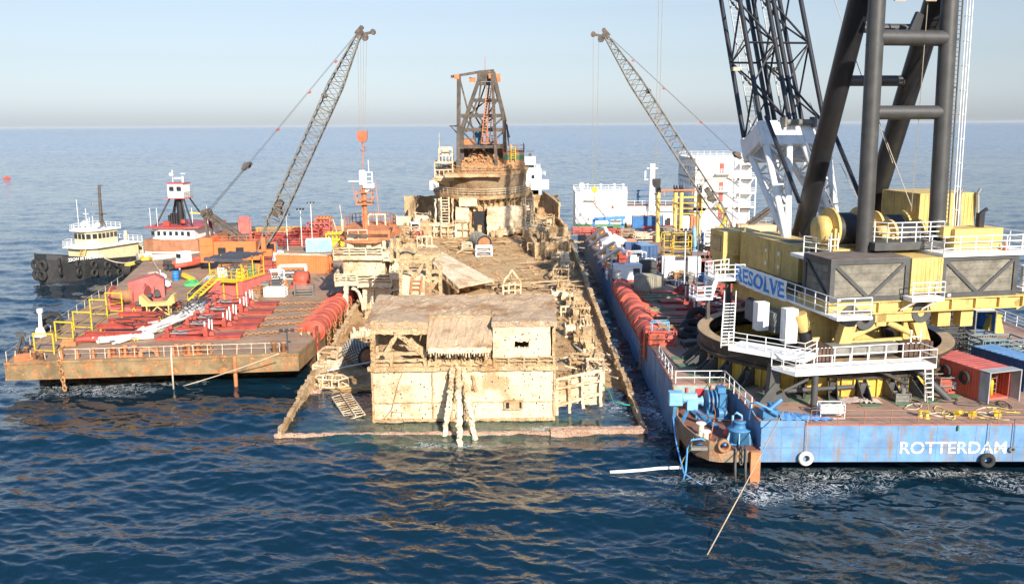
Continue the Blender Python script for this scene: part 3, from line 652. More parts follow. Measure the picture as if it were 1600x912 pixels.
for k in range(34):
 y = 12 + k * 2.9; spots.append((13.9 - _r.random() * (1.2 + y * 0.02), y + _r.random(), 0.9 + _r.random() * 1.6, 1.2 + _r.random() * 1.6, 0.7 + _r.random() * (1.2 + y * 0.012)))
for k in range(18):
 y = 32 + k * 4.2; spots.append((-14.6 + _r.random() * (1.5 + y * 0.02), y + _r.random(), 0.9 + _r.random() * 1.8, 1.2 + _r.random() * 1.8, 0.7 + _r.random() * (1.2 + y * 0.014)))
for i, (x, y, w, d, h) in enumerate(spots):
 _q = 40 + i if i < 32 else 4 * (40 + i) + 1 + (i % 2) + 2 * (i % 7 == 0)
 relic(_q, w, d, h).build(NM[_q % 4], CRUSTW if i % 3 == 0 else CRUST, wreck, M=T(x, y, 0.05, rz=R.uniform(-0.25, 0.25)))
# partition wall running aft from the forecastle on the right
mb = MB(); mb.bar((8.2, 92, 1.5), (9.6, 78, 1.2), 0.3, 3.0); mb.box((12.5, 80.5, 1.3), (7.0, 0.3, 2.4)); mb.box((12.5, 92.2, 1.6), (7.5, 0.3, 3.0)); wp(enc(mb, 0.6, 0.12, 80), 'partition_wall', CRUST)

# ---- port bridge tower over the left rail
YT = 43.0
def tv(px, py, dy=0): return wpt(px, py, YT + dy)
tower = None
def tbox(px0, py0, px1, py1, dep, mb, dy=0):
 a = tv(px0, py0, dy); b = tv(px1, py1, dy); mb.box(((a.x + b.x) / 2, YT + dy + dep / 2, (a.z + b.z) / 2), (abs(b.x - a.x), dep, abs(a.z - b.z))); return mb
mb = MB(); tbox(536, 406, 602, 431, 6.5, mb, 0.8); tbox(566, 449, 612, 492, 6.5, mb, 1.0); tbox(552, 379, 600, 388, 6.0, mb, 1.0); tbox(612, 402, 628, 492, 6, mb, 1.2)
tower = wp(enc(mb, 0.6, 0.07, 50), 'port_house', CRUSTW)
# rear walls of the open storeys, dark colour standing in for the room's shade
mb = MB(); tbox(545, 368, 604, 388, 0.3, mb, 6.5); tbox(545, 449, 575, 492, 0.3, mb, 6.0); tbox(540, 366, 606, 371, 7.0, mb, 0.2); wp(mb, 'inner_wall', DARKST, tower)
mb = MB()
for px, w in ((546, 0.6), (550, 0.5), (577, 0.55), (600, 0.45)): a = tv(px, 388, 0.6); b = tv(px, 370, 0.6); mb.bar(a, b, w)
a = tv(541, 492, 0); b = tv(541, 447, 0); mb.bar(a, b, 0.6); mb.bar(tv(536, 470), tv(541, 447), 0.25); mb.bar(tv(582, 449, 0.8), tv(584, 490, 0.8), 0.3)
mb.path([tv(550, 449, 0.5), tv(560, 456, 0.5), tv(566, 472, 0.5), tv(570, 492, 0.5)], 0.25, 7); mb.path([tv(640, 449, 0.4), tv(612, 453, 0.4), tv(606, 474, 0.4)], 0.2, 7)
for k in range(5): mb.path([tv(618, 450, 0.6), tv(610 + 5 * k, 456, 0.6 + 0.3 * k), tv(606 + 9 * k, 472, 0.8)], 0.1, 5)
wp(enc(mb, 0.4, 0.08, 51), 'column', CRUSTW, tower)
def platform(px0, px1, pyt, pyf, pyb, dep, nm, m, seed, rails=3):
 m_ = MB(); tbox(px0, pyf, px1, pyb, dep, m_); a = tv(px0, pyf); b = tv(px1, pyf); zt_ = tv(px0, pyt).z
 n = max(2, int((b.x - a.x) / 1.8))
 for i in range(n + 1):
  x = a.x + (b.x - a.x) * i / n; m_.bar((x, YT + 0.08, a.z), (x, YT + 0.08, zt_), 0.16)
 for k in range(rails):
  z = a.z + (zt_ - a.z) * (k + 1) / rails; m_.bar((a.x, YT + 0.08, z), (b.x, YT + 0.08, z), 0.14, 0.17); m_.bar((a.x, YT + 0.08, z), (a.x, YT + dep, z), 0.14); m_.bar((b.x, YT + 0.08, z), (b.x, YT + dep, z), 0.14)
 return wp(enc(m_, 0.5, 0.07, seed), nm, m, tower)
platform(521, 597, 388, 400, 406, 5.5, 'upper_walkway', CRUSTW, 52); platform(523, 558, 429, 440, 447, 5.5, 'lower_walkway', CRUSTW, 53); platform(558.5, 612, 430, 443, 449, 5.4, 'lower_walkway', CRUSTW, 54)
platform(598, 618, 395, 404, 408, 4.0, 'side_walkway', CRUSTW, 55); platform(609, 626, 418, 430, 437, 3.5, 'side_walkway', CRUSTW, 56)
# rusty orange rounded roof of the tower
ctr = tv(570, 367, 4.6); rw = abs(tv(612, 367).x - tv(525, 367).x) / 2
poly = []
for i in range(28):
 t_ = 2 * math.pi * i / 28; ex = 0.75
 cx_, sy_ = math.cos(t_), math.sin(t_); poly.append((ctr.x + 0.4 + (rw + (0.9 if cx_ > 0 and sy_ > 0 else 0)) * math.copysign(abs(cx_) ** ex, cx_), YT + 5.2 + 5.6 * math.copysign(abs(sy_) ** ex, sy_)))
mb = MB(); mb.prism(poly, 0.35, z0=ctr.z - 0.2); mb.prism([(ctr.x + (x - ctr.x) * 0.86, YT + 5.2 + (y - YT - 5.2) * 0.86) for x, y in poly], 0.9, z0=ctr.z + 0.15); wp(enc(mb, 0.8, 0.05, 57), 'tower_roof', ORUST, tower)
ztr = ctr.z + 1.05
P = [(ctr.x + (x - ctr.x) * 0.84, YT + 5.2 + (y - YT - 5.2) * 0.84, ztr) for x, y in poly]
wp(rail_mb(P[0:15] , 1.2, 2, 1.8, 0.06), 'roof_railing', ORUST, tower)
mb = MB(); a = ctr; mb.box((ctr.x + 2.6, YT + 0.6, ctr.z + 0.75), (3.0, 0.8, 1.3)); wp(mb, 'orange_locker', ORUST, tower)
mb = MB()
for x in (-1.6, -0.2, 1.0): mb.bar((ctr.x + x, YT + 0.3, ctr.z + 0.1), (ctr.x + x, YT + 0.3, ctr.z + 1.5), 0.12)
for z in (0.15, 1.5): mb.bar((ctr.x - 1.6, YT + 0.3, ctr.z + z), (ctr.x + 1.0, YT + 0.3, ctr.z + z), 0.12)
for k in range(3): mb.bar((ctr.x - 0.6 + 1.2 * k + 0.9, YT + 6.5, ztr), (ctr.x - 0.6 + 1.2 * k + 0.9, YT + 6.5, ztr + 1.5), 0.2)
mb.bar((ctr.x + 0.3, YT + 6.5, ztr + 1.5), (ctr.x + 2.8, YT + 6.5, ztr + 1.5), 0.22); mb.tube((ctr.x - 2.6, YT + 2, ztr), (ctr.x - 2.6, YT + 2, ztr + 1.6), 0.22, 8); mb.tube((ctr.x - 2.6, YT + 2, ztr + 1.6), (ctr.x - 2.8, YT + 2, ztr + 3.6), 0.05, 5); mb.tube((ctr.x - 3.3, YT + 1.5, ztr), (ctr.x - 3.7, YT + 1.5, ztr + 1.7), 0.08, 5)
wp(mb, 'roof_fitting', CREAMR, tower)
# mast on that roof
mx_ = tv(571, 340, 4).x; my = YT + 4
def mz(py): return wpt(571, py, my).z
mb = MB(); mb.tube((mx_, my, ztr - 0.4), (mx_, my, mz(290)), 0.28, 8); mb.tube((mx_ - 0.35, my, ztr - 0.3), (mx_ - 0.35, my, mz(275)), 0.1, 6)
mb.box((mx_, my, mz(318)), (2.3, 1.4, 0.16)); 
for z in (mz(312), mz(300)): mb.box((mx_ + 0.3, my, z), (2.2, 1.3, 0.08))
for sx in (-1, 1): mb.bar((mx_ + sx * 1.05, my - 0.6, mz(318)), (mx_ + sx * 1.1, my - 0.6, mz(298)), 0.09); mb.bar((mx_ + sx * 1.05, my + 0.6, mz(318)), (mx_ + sx * 1.1, my + 0.6, mz(298)), 0.09)
mb.bar((mx_ - 1.05, my, mz(318)), (mx_, my, mz(300)), 0.1); mb.bar((mx_ + 1.9, my, mz(336)), (mx_ + 1.6, my, mz(282)), 0.07); mb.bar((mx_ - 1.4, my, mz(312)), (mx_ - 1.45, my, mz(284)), 0.06)
wp(mb, 'lower_mast', ORUST, tower)
mb = MB(); mb.box((mx_ - 0.15, my, mz(277)), (0.75, 0.7, mz(266) - mz(288))); mb.tube((mx_ + 0.15, my, mz(288)), (mx_ + 0.15, my, mz(300)), 0.2, 7); mb.box((mx_ + 0.7, my, mz(290)), (1.5, 1.2, 0.5)); mb.box((mx_ - 1.1, my, mz(283)), (1.9, 0.25, 0.12)); mb.tube((mx_ + 0.75, my, mz(270)), (mx_ + 0.72, my, mz(250)), 0.05, 5)
for sx in (0.35, 1.2): mb.bar((mx_ + sx, my, mz(290)), (mx_ + sx - 0.05, my, mz(268)), 0.14)
for p_ in (269, 276, 283): mb.bar((mx_ + 0.3, my, mz(p_)), (mx_ + 1.2, my, mz(p_)), 0.1)
mb.box((mx_ - 0.4, my, mz(301)), (0.9, 0.6, 0.12)); mb.bar((mx_ + 1.4, my, mz(290)), (mx_ + 0.3, my, mz(300)), 0.12)
wp(mb, 'upper_mast', WHITE, tower)

# ---- collapsed house behind the tower: braced block, tipped flat plate, rolls under it
mb = MB(); b_ = lambda px, py, dy=0: wpt(px, py, 30 + dy)
mb.box(((b_(626, 430).x + b_(668, 430).x) / 2, 32.5, b_(650, 432).z / 2), (b_(668, 430).x - b_(626, 430).x, 5, b_(650, 432).z)); wp(enc(mb, 0.6, 0.08, 60), 'engine_casing', CRUSTW)
mb = MB()
for a, c in (((626, 462), (626, 408)), ((668, 462), (668, 408)), ((622, 408), (672, 408)), ((628, 411), (649, 432)), ((662, 411), (649, 432)), ((672, 435), (690, 435)), ((672, 462), (672, 408)), ((688, 462), (688, 410)), ((674, 450), (684, 436)), ((672, 424), (690, 424)), ((620, 395), (640, 380)), ((640, 380), (652, 392)), ((612, 374), (612, 408)), ((622, 372), (622, 408))): mb.bar(b_(*a), b_(*c), 0.4)
mb.box((b_(646, 400).x, 33, b_(646, 403).z), (6, 4, 0.5)); wp(enc(mb, 0.4, 0.1, 61), 'casing_frame', CRUST)
mb = MB(); ladder_mb(b_(649, 458, -0.2), b_(652, 432, -0.2), 1.2, (1, 0, 0), 0.45, 0.14, mb); wp(mb, 'rust_ladder', ORUST)
q = [onz(686, 391, 3.4, WR), onz(771, 437, 1.7, WR), onz(716, 448, 2.6, WR), onz(676, 412, 4.0, WR)]
mb = MB(); pts = q + [p - Vector((0, 0, 0.3)) for p in q]; mb.add(pts, [(3, 2, 1, 0), (4, 5, 6, 7), (0, 1, 5, 4), (1, 2, 6, 5), (2, 3, 7, 6), (3, 0, 4, 7)]); wp(enc(mb, 0.8, 0.06, 62), 'tipped_plate', CRUSTW)
mb = MB()
for t_ in (0.1, 0.35, 0.6, 0.85): p = q[3].lerp(q[2], t_); mb.bar(p, (p.x + 0.2, p.y + 0.4, 0), 0.25)
p = q[1]; mb.bar(p, (p.x, p.y, 0), 0.25); mb.bar(q[3] - Vector((0, 0, .7)), q[2] - Vector((0, 0, .7)), 0.3); wp(enc(mb, 0.5, 0.08, 63), 'plate_post', CRUST)
mb = MB(); 
for px, py, L_, rr_ in ((735, 452, 3.4, 0.8), (718, 456, 2.6, 0.6)):
 x, y = wz(px, py); mb.tube((x - L_ / 2, y + 0.8, rr_), (x + L_ / 2, y - 0.3, rr_), rr_, 14)
wp(enc(mb, 0.5, 0.06, 64), 'fallen_tank', CRUST)

# ---- forecastle: round house with walkways, scrap heap, cabins, burnt derrick
YH = 99.0; HC = YH + 10.5
hx = wpt(752, 320, YH).x; hr = (wpt(823, 320, HC).x - wpt(678, 320, HC).x) / 2
def hz(py, y=YH): return wpt(752, py, y).z
mb = MB(); z1 = hz(312); mb.lathe([(0, 0.0), (hr - 1.6, 0), (hr - 1.6, z1), (0, z1)], 40, T(hx, HC, 0)); fh = wp(enc(mb, 1.2, 0.12, 70), 'round_house', CRUST)
mb = MB(); mb.lathe([(hr - 2, z1 - 0.1), (hr + 0.3, z1 - 0.1), (hr + 0.5, z1 + 0.6), (hr - 2, z1 + 0.6)], 48, T(hx, HC, 0)); wp(enc(mb, 1.0, 0.08, 71), 'walkway', CRUST, fh)
P = [(hx + (hr + 0.35) * math.cos(t_), HC + (hr + 0.35) * math.sin(t_), z1 + 0.6) for t_ in [rad(178 + 184 * i / 26) for i in range(27)]]
wp(rail_mb(P, 1.35, 3, 1.4, 0.075), 'walkway_railing', CRUSTW, fh)
z2 = hz(290); z3 = hz(272)
mb = MB(); mb.lathe([(0, z1), (hr - 0.9, z1), (hr - 0.5, z2), (hr - 0.3, z3 - 0.6), (0, z3 - 0.6)], 40, T(hx, HC, 0)); wp(enc(mb, 1.2, 0.12, 72), 'upper_drum', mat_encrusted('brown crust', (0.33, 0.235, 0.145), (0.12, 0.08, 0.05), (0.48, 0.38, 0.26), hole=0.7), fh)
mb = MB(); mb.lathe([(0, z3 - 0.6), (hr - 0.2, z3 - 0.6), (hr + 0.1, z3), (0, z3)], 40, T(hx, HC, 0)); mb.box((hx - 1.5, YH + 1.4, z3 - 0.3), (hr * 1.15, 3, 0.6)); wp(enc(mb, 1.0, 0.07, 73), 'top_deck', CRUST, fh)
P = [(hx + (hr - 0.3) * math.cos(t_), HC + (hr - 0.3) * math.sin(t_), z3) for t_ in [rad(200 + 140 * i / 18) for i in range(19)]]
wp(enc(rail_mb(P, 1.3, 2, 1.5, 0.09), 1.0, 0.08, 5), 'deck_railing', CRUST, fh)
# front detail: columns, dark doorway, casing boxes, ladders
mb = MB(); fx = lambda px: wpt(px, 340, YH + 0.4).x; zf = lambda py: wpt(752, py, YH + 0.4).z
for px, w in ((722, 2.6), (768, 1.7)): mb.box((fx(px), YH + 0.9, zf(325) / 2), (w, 1.4, zf(325)))
mb.box((fx(718), YH + 0.4, zf(345) / 2), (3.0, 2.4, zf(345))); mb.box((fx(732), YH + 0.6, zf(316)), (3.4, 0.5, 1.6)); mb.box((fx(795), YH + 2.2, zf(325) / 2), (6.4, 2.0, zf(325)))
for px in (680, 686, 707, 741, 817, 829): mb.bar((fx(px), YH + 2, 0), (fx(px), YH + 2, z1), 0.35)
wp(enc(mb, 0.6, 0.14, 74), 'front_column', CRUSTW, fh)
mb = MB(); _r = random.Random(6)
for k in range(26):
 a = rad(185 + 170 * k / 25); q = hr - 1.2; mb.bar((hx + q * math.cos(a), HC + q * math.sin(a), 0), (hx + q * math.cos(a) + _r.uniform(-.2, .2), HC + q * math.sin(a), z1), _r.uniform(.12, .4))
 mb.bar((hx + (hr + .3) * math.cos(a), HC + (hr + .3) * math.sin(a), z1), (hx + q * math.cos(a), HC + q * math.sin(a), z1 - 1.6), .18)
for k in range(14): a = rad(190 + 160 * _r.random()); q = hr - 1.0; z = _r.uniform(.5, z1 - 1); mb.box((hx + q * math.cos(a), HC + q * math.sin(a), z), (_r.uniform(.6, 1.8), .7, _r.uniform(.5, 1.6)), rz=a + math.pi / 2)
wp(enc(mb, 0.7, 0.12, 79), 'wall_pipework', CRUST, fh)
mb = MB(); mb.box((fx(750), YH + 1.9, 2.4), (2.6, 0.4, 4.8)); mb.box((fx(698), YH + 3.2, 2.6), (3.4, 0.3, 3.6)); wp(mb, 'doorway', BLACKP, fh)  # black slabs stand in for shade inside the openings, no recess behind
for px in (696, 827): 
 mb = MB(); ladder_mb((fx(px), YH - 0.3, 0.1), (fx(px), YH + 0.4, z1 + 0.5), 1.5, (1, 0, 0), 0.55, 0.16, mb); wp(enc(mb, 0.6, 0.03, 8), 'stairway', CRUSTW, fh)
# scrap heap on the top deck: nobody could count it
mb = MB(); r = random.Random(21)
for k in range(520):
 a = r.uniform(0, 2 * math.pi); q_ = r.random() ** 0.6; x = hx + 0.3 + 7.6 * q_ * math.cos(a); y = HC - 2.5 + 6.2 * q_ * math.sin(a); z = z3 + (1 - q_ ** 1.6) * 3.2 * r.uniform(0.5, 1.0) + 0.1
 d = Vector((r.gauss(0, 1), r.gauss(0, 1), r.gauss(0, 0.6))).normalized() * r.uniform(0.4, 1.7)
 if r.random() < 0.55: mb.bar(Vector((x, y, z)) - d / 2, Vector((x, y, z)) + d / 2, r.uniform(0.06, 0.25), r.uniform(0.04, 0.5))
 else: mb.box((x, y, z), (r.uniform(0.3, 1.3), r.uniform(0.3, 1.3), r.uniform(0.1, 0.7)), rz=r.uniform(0, 3), rx=r.uniform(-0.8, 0.8))
mb.lathe([(0, z3 + 2.4), (3.5, z3 + 1.7), (6.0, z3 + 0.6), (7.6, z3)], 24, T(hx + 0.3, HC - 2.5, 0))
tag(wp(enc(mb, 3.0, 0.1, 7), 'scrap_heap', mat('rust heap', (0.42, 0.24, 0.12), 0.9, rust=0.5, var=0.5, scale=2.2, rustcol=(0.46, 0.20, 0.07), bump=0.6), fh), kind='stuff')
# back wall of the burnt space and right orange block
mb = MB(); z4 = hz(232, YH + 7)
mb.box((hx + 0.2, HC + 4, (z3 + z4) / 2), (9.5, 0.4, z4 - z3)); mb.box((hx - 0.2, HC + 1, z4), (9.0, 6.5, 0.35)); 
for x in (-4.4, -2.6, -1.2, 0.3, 1.4, 3.4, 4.5): mb.bar((hx + x, HC - 1.6 + (x * 7 % 2), z3), (hx + x + 0.1, HC - 1.6, z4), 0.3)
wp(enc(mb, 0.9, 0.15, 75), 'burnt_casing', RUSTY, fh)
mb = MB(); xr0, xr1 = wpt(786, 250, YH + 6).x, wpt(819, 250, YH + 6).x; z5 = wpt(800, 238, YH + 6).z
mb.box(((xr0 + xr1) / 2, YH + 8.5, (z3 + z5) / 2), (xr1 - xr0, 5, z5 - z3)); wp(enc(mb, 1.0, 0.06, 76), 'orange_cabin', mat('burnt orange wall', (0.55, 0.30, 0.14), 0.8, rust=0.45, streak=0.5, rustcol=(0.42, 0.18, 0.07)), fh)
wp(rail_mb([(xr0, YH + 6, z5), (xr1, YH + 6, z5), (xr1, YH + 11, z5)], 1.4, 2, 1.4, 0.07), 'cabin_railing', ORUST, fh)
mb = MB(); mb.box(((xr0 + xr1) / 2, YH + 5.9, z5 - 1.0), (xr1 - xr0, 0.16, 0.8)); wp(mb, 'green_stripe', GREENP, fh)
xy_ = wpt(802, 250, YH + 5.5).x; mb = MB(); ladder_mb((xy_, YH + 5.4, z3 + 2), (xy_, YH + 5.4, z5 + 1.6), 0.9, (1, 0, 0), 0.45, 0.1, mb); wp(mb, 'yellow_ladder', YELB, fh)
mb = MB(); yl = YH + 3; X0, X1 = wpt(679, 250, yl).x, wpt(707, 250, yl).x
for lv, (pa, pb) in enumerate(((277, 254), (254, 233))):
 za, zb_ = wpt(690, pa, yl).z, wpt(690, pb, yl).z; xo = X0 + (0.9 if lv else 0)
 frame_box(X1 - xo, 3.4, zb_ - za, 0.22, 1, mb, ((xo + X1) / 2, yl + 1.7, za)); mb.box(((xo + X1) / 2, yl + 1.7, za), (X1 - xo + 0.3, 3.8, 0.35))
 for k in range(1, 4): mb.bar((xo + (X1 - xo) * k / 4, yl, za), (xo + (X1 - xo) * k / 4, yl, za + (zb_ - za) * 0.45), 0.14)
mb.tube((X0 + 1, yl, wpt(690, 233, yl).z), (X0 + 1, yl, wpt(690, 208, yl).z), 0.07, 5); mb.box(((X0 + X1) / 2 + 0.3, yl + 2, wpt(690, 240, yl).z), (1.4, 1.4, 1.1)); wp(enc(mb, 0.9, 0.05, 77), 'lookout_cabin', CREAMR, fh)
mb = MB(); mb.prism([(X0 - 0.4, yl), (X1 + 2.6, yl), (X1 + 2.6, yl + 5), (X0 - 0.4, yl + 5)], 0.6, z0=wpt(690, 279, yl).z - 0.5); mb.bar((X0, yl + 1, wpt(690, 280, yl).z), (X1 + 1, yl + 2, wpt(690, 296, yl).z), 1.0); wp(enc(mb, 0.8, 0.06, 78), 'cabin_sponson', CRUST, fh)
# derrick
YD = YH + 6.5
def d(px, py, dy=0): return wpt(px, py, YD + dy)
mb = MB()
for dy in (0, 5.5):
 for a, b in (((722, 262), (722, 200)), ((722, 200), (748, 126)), ((789, 262), (788, 190)), ((788, 190), (771, 113)), ((748, 126), (749, 112))): mb.bar(d(a[0] + (2 if dy else 0), a[1], dy), d(b[0], b[1], dy), 0.75 if not dy else 0.6)
 for py, a, b in ((131, 746, 774), (157, 736, 778), (181, 720, 788), (203, 720, 789), (229, 715, 789)): mb.bar(d(a, py, dy), d(b, py, dy), 0.45, 0.7)
for py, xs in ((131, (747, 773)), (157, (737, 778)), (181, (722, 787)), (203, (722, 788)), (229, (722, 788)), (113, (749, 771))):
 for px in xs: mb.bar(d(px, py, 0), d(px, py, 5.5), 0.4)
derr = wp(enc(mb, 2.5, 0.02, 3), 'derrick', DARKST, fh)
mb = MB()
for a, b in (((728, 207), (745, 158)), ((733, 159), (762, 202)), ((722, 181), (742, 203)), ((775, 160), (748, 200)), ((722, 205), (745, 229)), ((788, 182), (765, 203)), ((788, 205), (762, 229)), ((718, 122), (745, 228)), ((752, 128), (748, 157)), ((765, 128), (756, 200)), ((756, 200), (750, 228)), ((720, 263), (744, 229)), ((752, 229), (778, 262)), ((778, 157), (770, 126)), ((792, 195), (795, 228)), ((788, 185), (796, 215))): mb.bar(d(*a, 0.1), d(*b, 0.1), 0.32)
for a, b in (((760, 128), (742, 181)), ((742, 181), (770, 229)), ((730, 181), (760, 157)), ((775, 181), (745, 203))): mb.bar(d(*a, 5.4), d(*b, 5.4), 0.3)
wp(mb, 'derrick_brace', DARKST, fh)
mb = MB(); mb.bar(d(716, 270, -2), d(717, 119, -2), 0.75); mb.bar(d(776, 270, -2.5), d(769, 116, -2.5), 0.6); mb.bar(d(705, 120, -1.5), d(748, 113, 0), 0.5); mb.bar(d(748, 112, 1), d(772, 110, 1), 0.5, 0.4); mb.bar(d(714, 229, -2), d(778, 229, -2.2), 0.5); mb.bar(d(702, 197, -1), d(722, 197, -1), 0.25); mb.bar(d(705, 198, -1), d(716, 210, -1), 0.2)
mb.box(d(759, 119, 2.5), (3.2, 4.5, 2.0)); wp(mb, 'derrick_post', DARKST, fh)
mb = MB(); mb.tube(d(758, 111, 2), d(758, 88, 2), 0.05, 5); mb.box(d(713.5, 120, -2), (1.0, 1, 0.9)); mb.box(d(767, 119, -0.4), (0.9, 0.6, 0.9)); mb.box(d(778, 122, 1), (1.0, 1.5, 1.6)); mb.box(d(738, 125, 1), (1.2, 1, 0.9)); wp(mb, 'crown_fitting', ORUST, fh)
mb = MB(); ladder_mb(d(756, 222, -0.4), d(764, 134, -0.4), 0.9, (1, 0, 0), 0.55, 0.11, mb); ladder_mb(d(762, 222, -0.3), d(768, 150, -0.3), 0.7, (1, 0, 0), 0.7, 0.1, mb); mb.box(d(765, 223, 0), (3.4, 2, 0.2)); rail_mb([d(755, 223, -1), d(776, 223, -1)], 1.4, 2, 0.9, 0.07, mb); mb.box(d(730, 223, 1), (3, 2, 1.4)); wp(mb, 'derrick_ladder', ORUST, fh)
mb = MB(); mb.box(d(747, 214, 3), (2.0, 2, 3.0)); wp(mb, 'blue_cabinet', BLUEP, fh)
# bow bulwark plating beyond the round house
for s, (a0, a1) in ((-1, ((632, 330), (676, 311))), (1, ((832, 309), (873, 309)))):
 mb = MB(); y = 127 if s > 0 else 121
 za = wpt(a0[0], a0[1], y).z; x0, x1 = wpt(a0[0], 320, y).x, wpt(a1[0], 320, y).x
 mb.box(((x0 + x1) / 2, y, wpt(0, 311, y).z / 2), (abs(x1 - x0), 0.5, wpt(0, 311, y).z))
 mb.bar((s * half(112), 112, 2.2), (s * half(y), y, 2.6), 0.4, 5.0); wp(enc(mb, 0.8, 0.14, 90 + s), 'bow_bulwark', CRUST)

# ---- loose wreckage lying on the deck
r = random.Random(5)
mb = MB()      # litter: nobody could count it
for k in range(1500):
 y = r.uniform(13, 100); x = r.uniform(-15.5, 15.5)
 if y < YB + 1 and -9.4 < x < 9.4: continue
 if y < 20 and x < -9: pass
 if -6 < x < 9 and r.random() < 0.35: continue
 a = r.uniform(0, math.pi); L_ = r.uniform(0.15, 1.3) * (1.6 if r.random() < 0.15 else 1); w = r.uniform(0.04, 0.22); z = 0.12 + r.uniform(0, 0.3)
 mb.bar((x - L_ / 2 * math.cos(a), y - L_ / 2 * math.sin(a), z), (x + L_ / 2 * math.cos(a), y + L_ / 2 * math.sin(a), z + r.uniform(-0.2, 0.25)), w, w * r.uniform(0.3, 1.2))
tag(mb.jitter(0.03).build('deck_litter', SILT, frame=WR), 'small broken scraps strewn over the silted deck of the wreck', 'scrap', kind='stuff')
def solo(mb, name, m, label, cat, frame=I4, loc=(0, 0, 0), rz=0, group=None, rx=0, ry=0):
 return tag(mb.build(name, m, frame=frame @ T(*loc, rz=rz, rx=rx, ry=ry)), label, cat, group)
GP = 'timbers heaped behind the stern house'
for k in range(46):
 px = r.uniform(775, 900) if k < 34 else r.uniform(830, 905); py = r.uniform(444, 461) if k < 34 else r.uniform(412, 425); x, y = wz(px, py); L_ = r.uniform(3, 7.5)
 m_ = MB(); m_.bar((-L_ / 2, 0, 0), (L_ / 2, 0, r.uniform(-0.2, 0.5)), r.uniform(0.16, 0.3), r.uniform(0.1, 0.2))
 solo(m_.jitter(0.03, k), 'timber_beam', CRUST if k % 3 else WOOD, 'crusted beam lying in the loose heap behind the stern house' if k < 34 else 'single crusted beam lying crossed on the open silted deck', 'beam', WR, (x, y, 0.3 + (0.14 * (k % 7) if k < 34 else 0.1)), r.uniform(-0.7, 0.7), GP if k < 34 else 'beams on the open deck')
for k in range(34):
 x, y = wz(r.uniform(700, 900), r.uniform(366, 402)); L_ = r.uniform(1.5, 5.5); a = r.uniform(-1.2, 1.2); m_ = MB()
 m_.path([(-L_ / 2, 0, 0), (-L_ * 0.1, r.uniform(-0.4, 0.4), r.uniform(0, 0.5)), (L_ / 2, 0, r.uniform(-0.1, 0.6))], r.uniform(0.07, 0.2), 6)
 solo(m_.jitter(0.02, k), 'bent_pipe', RUSTY if k % 4 == 0 else CRUST, 'rusty bent pipe among the scrap in front of the round house' if k % 4 == 0 else 'crusted bent pipe among the scrap in front of the round house', 'pipe', WR, (x, y, 0.3), a, 'bent pipes in front of the round house')
for k in range(22):
 x, y = wz(r.uniform(765, 838), r.uniform(364, 372)); m_ = MB(); m_.box((0, 0, 0), (r.uniform(1, 2.6), r.uniform(0.8, 1.8), r.uniform(0.5, 1.6)), rx=r.uniform(-0.4, 0.4))
 solo(enc(m_, 0.5, 0.2, k), 'crusted_block', CRUSTW if k % 2 else CRUST, 'lumpy crusted block heaped against the round house foot', 'block', WR, (x, y, 0.7 + 0.3 * (k % 3)), r.uniform(0, 3), 'blocks heaped at the round house')
# pyramid-ended cage, white gate frame, cage crates
x, y = wz(800, 466); mb = MB()
for z in (0.2, 1.1, 2.0): mb.bar((-1.3, 0, z), (1.3, 0, z), 0.2)
for sx in (-1.3, -0.45, 0.45, 1.3): mb.bar((sx, 0, 0), (sx, 0, 2.3), 0.22)
mb.bar((-1.3, 0, 2.3), (0, 0, 4.2), 0.26); mb.bar((1.3, 0, 2.3), (0, 0, 4.2), 0.26); mb.bar((0, 0, 4.2), (0, 2.6, 0.1), 0.2)
solo(enc(mb, 0.5, 0.07, 1), 'gable_frame', CRUSTW, 'pointed gable-shaped crusted frame standing upright behind the stern house roof', 'frame', WR, (x, y, 0.1), 0.15)
for i, (px, py, w, h, lb, m, rz_) in enumerate(((756, 400, 2.8, 1.6, 'pale empty box frame just in front of the black ribbed drum', WHITE, 0.1), (729, 392, 1.8, 1.3, 'low crusted box frame left of the ribbed drum', CRUSTW, 0.2),
      (679, 371, 2.8, 2.6, 'crusted open cabinet, outermost of the row below the round house', CRUSTW, 0.05), (701, 372, 2.8, 2.6, 'crusted open cabinet with rusty inside, second in the row below the round house', CRUSTW, 0.0), (724, 371, 3.0, 3.2, 'tall crusted cabinet nearest the dark doorway of the round house', CRUST, 0.0), (874, 412, 2.2, 1.6, 'small upright crate frame beside the right bulwark gear', CRUSTW, 0.4))):
 x, y = wz(px, py); m_ = frame_box(w, 1.6, h, 0.18, 1, panels=0)
 if 1 < i < 5: m_.box((0, 0.5, h / 2), (w * 0.9, 0.1, h * 0.9)); m_.bar((0, -0.8, 0), (0, -0.8, h), 0.16)
 solo(enc(m_, 0.6, 0.04, i), 'open_cabinet' if 1 < i < 5 else 'box_frame', m, lb, 'cabinet' if 1 < i < 5 else 'frame', WR, (x, y, 0.15), rz_)
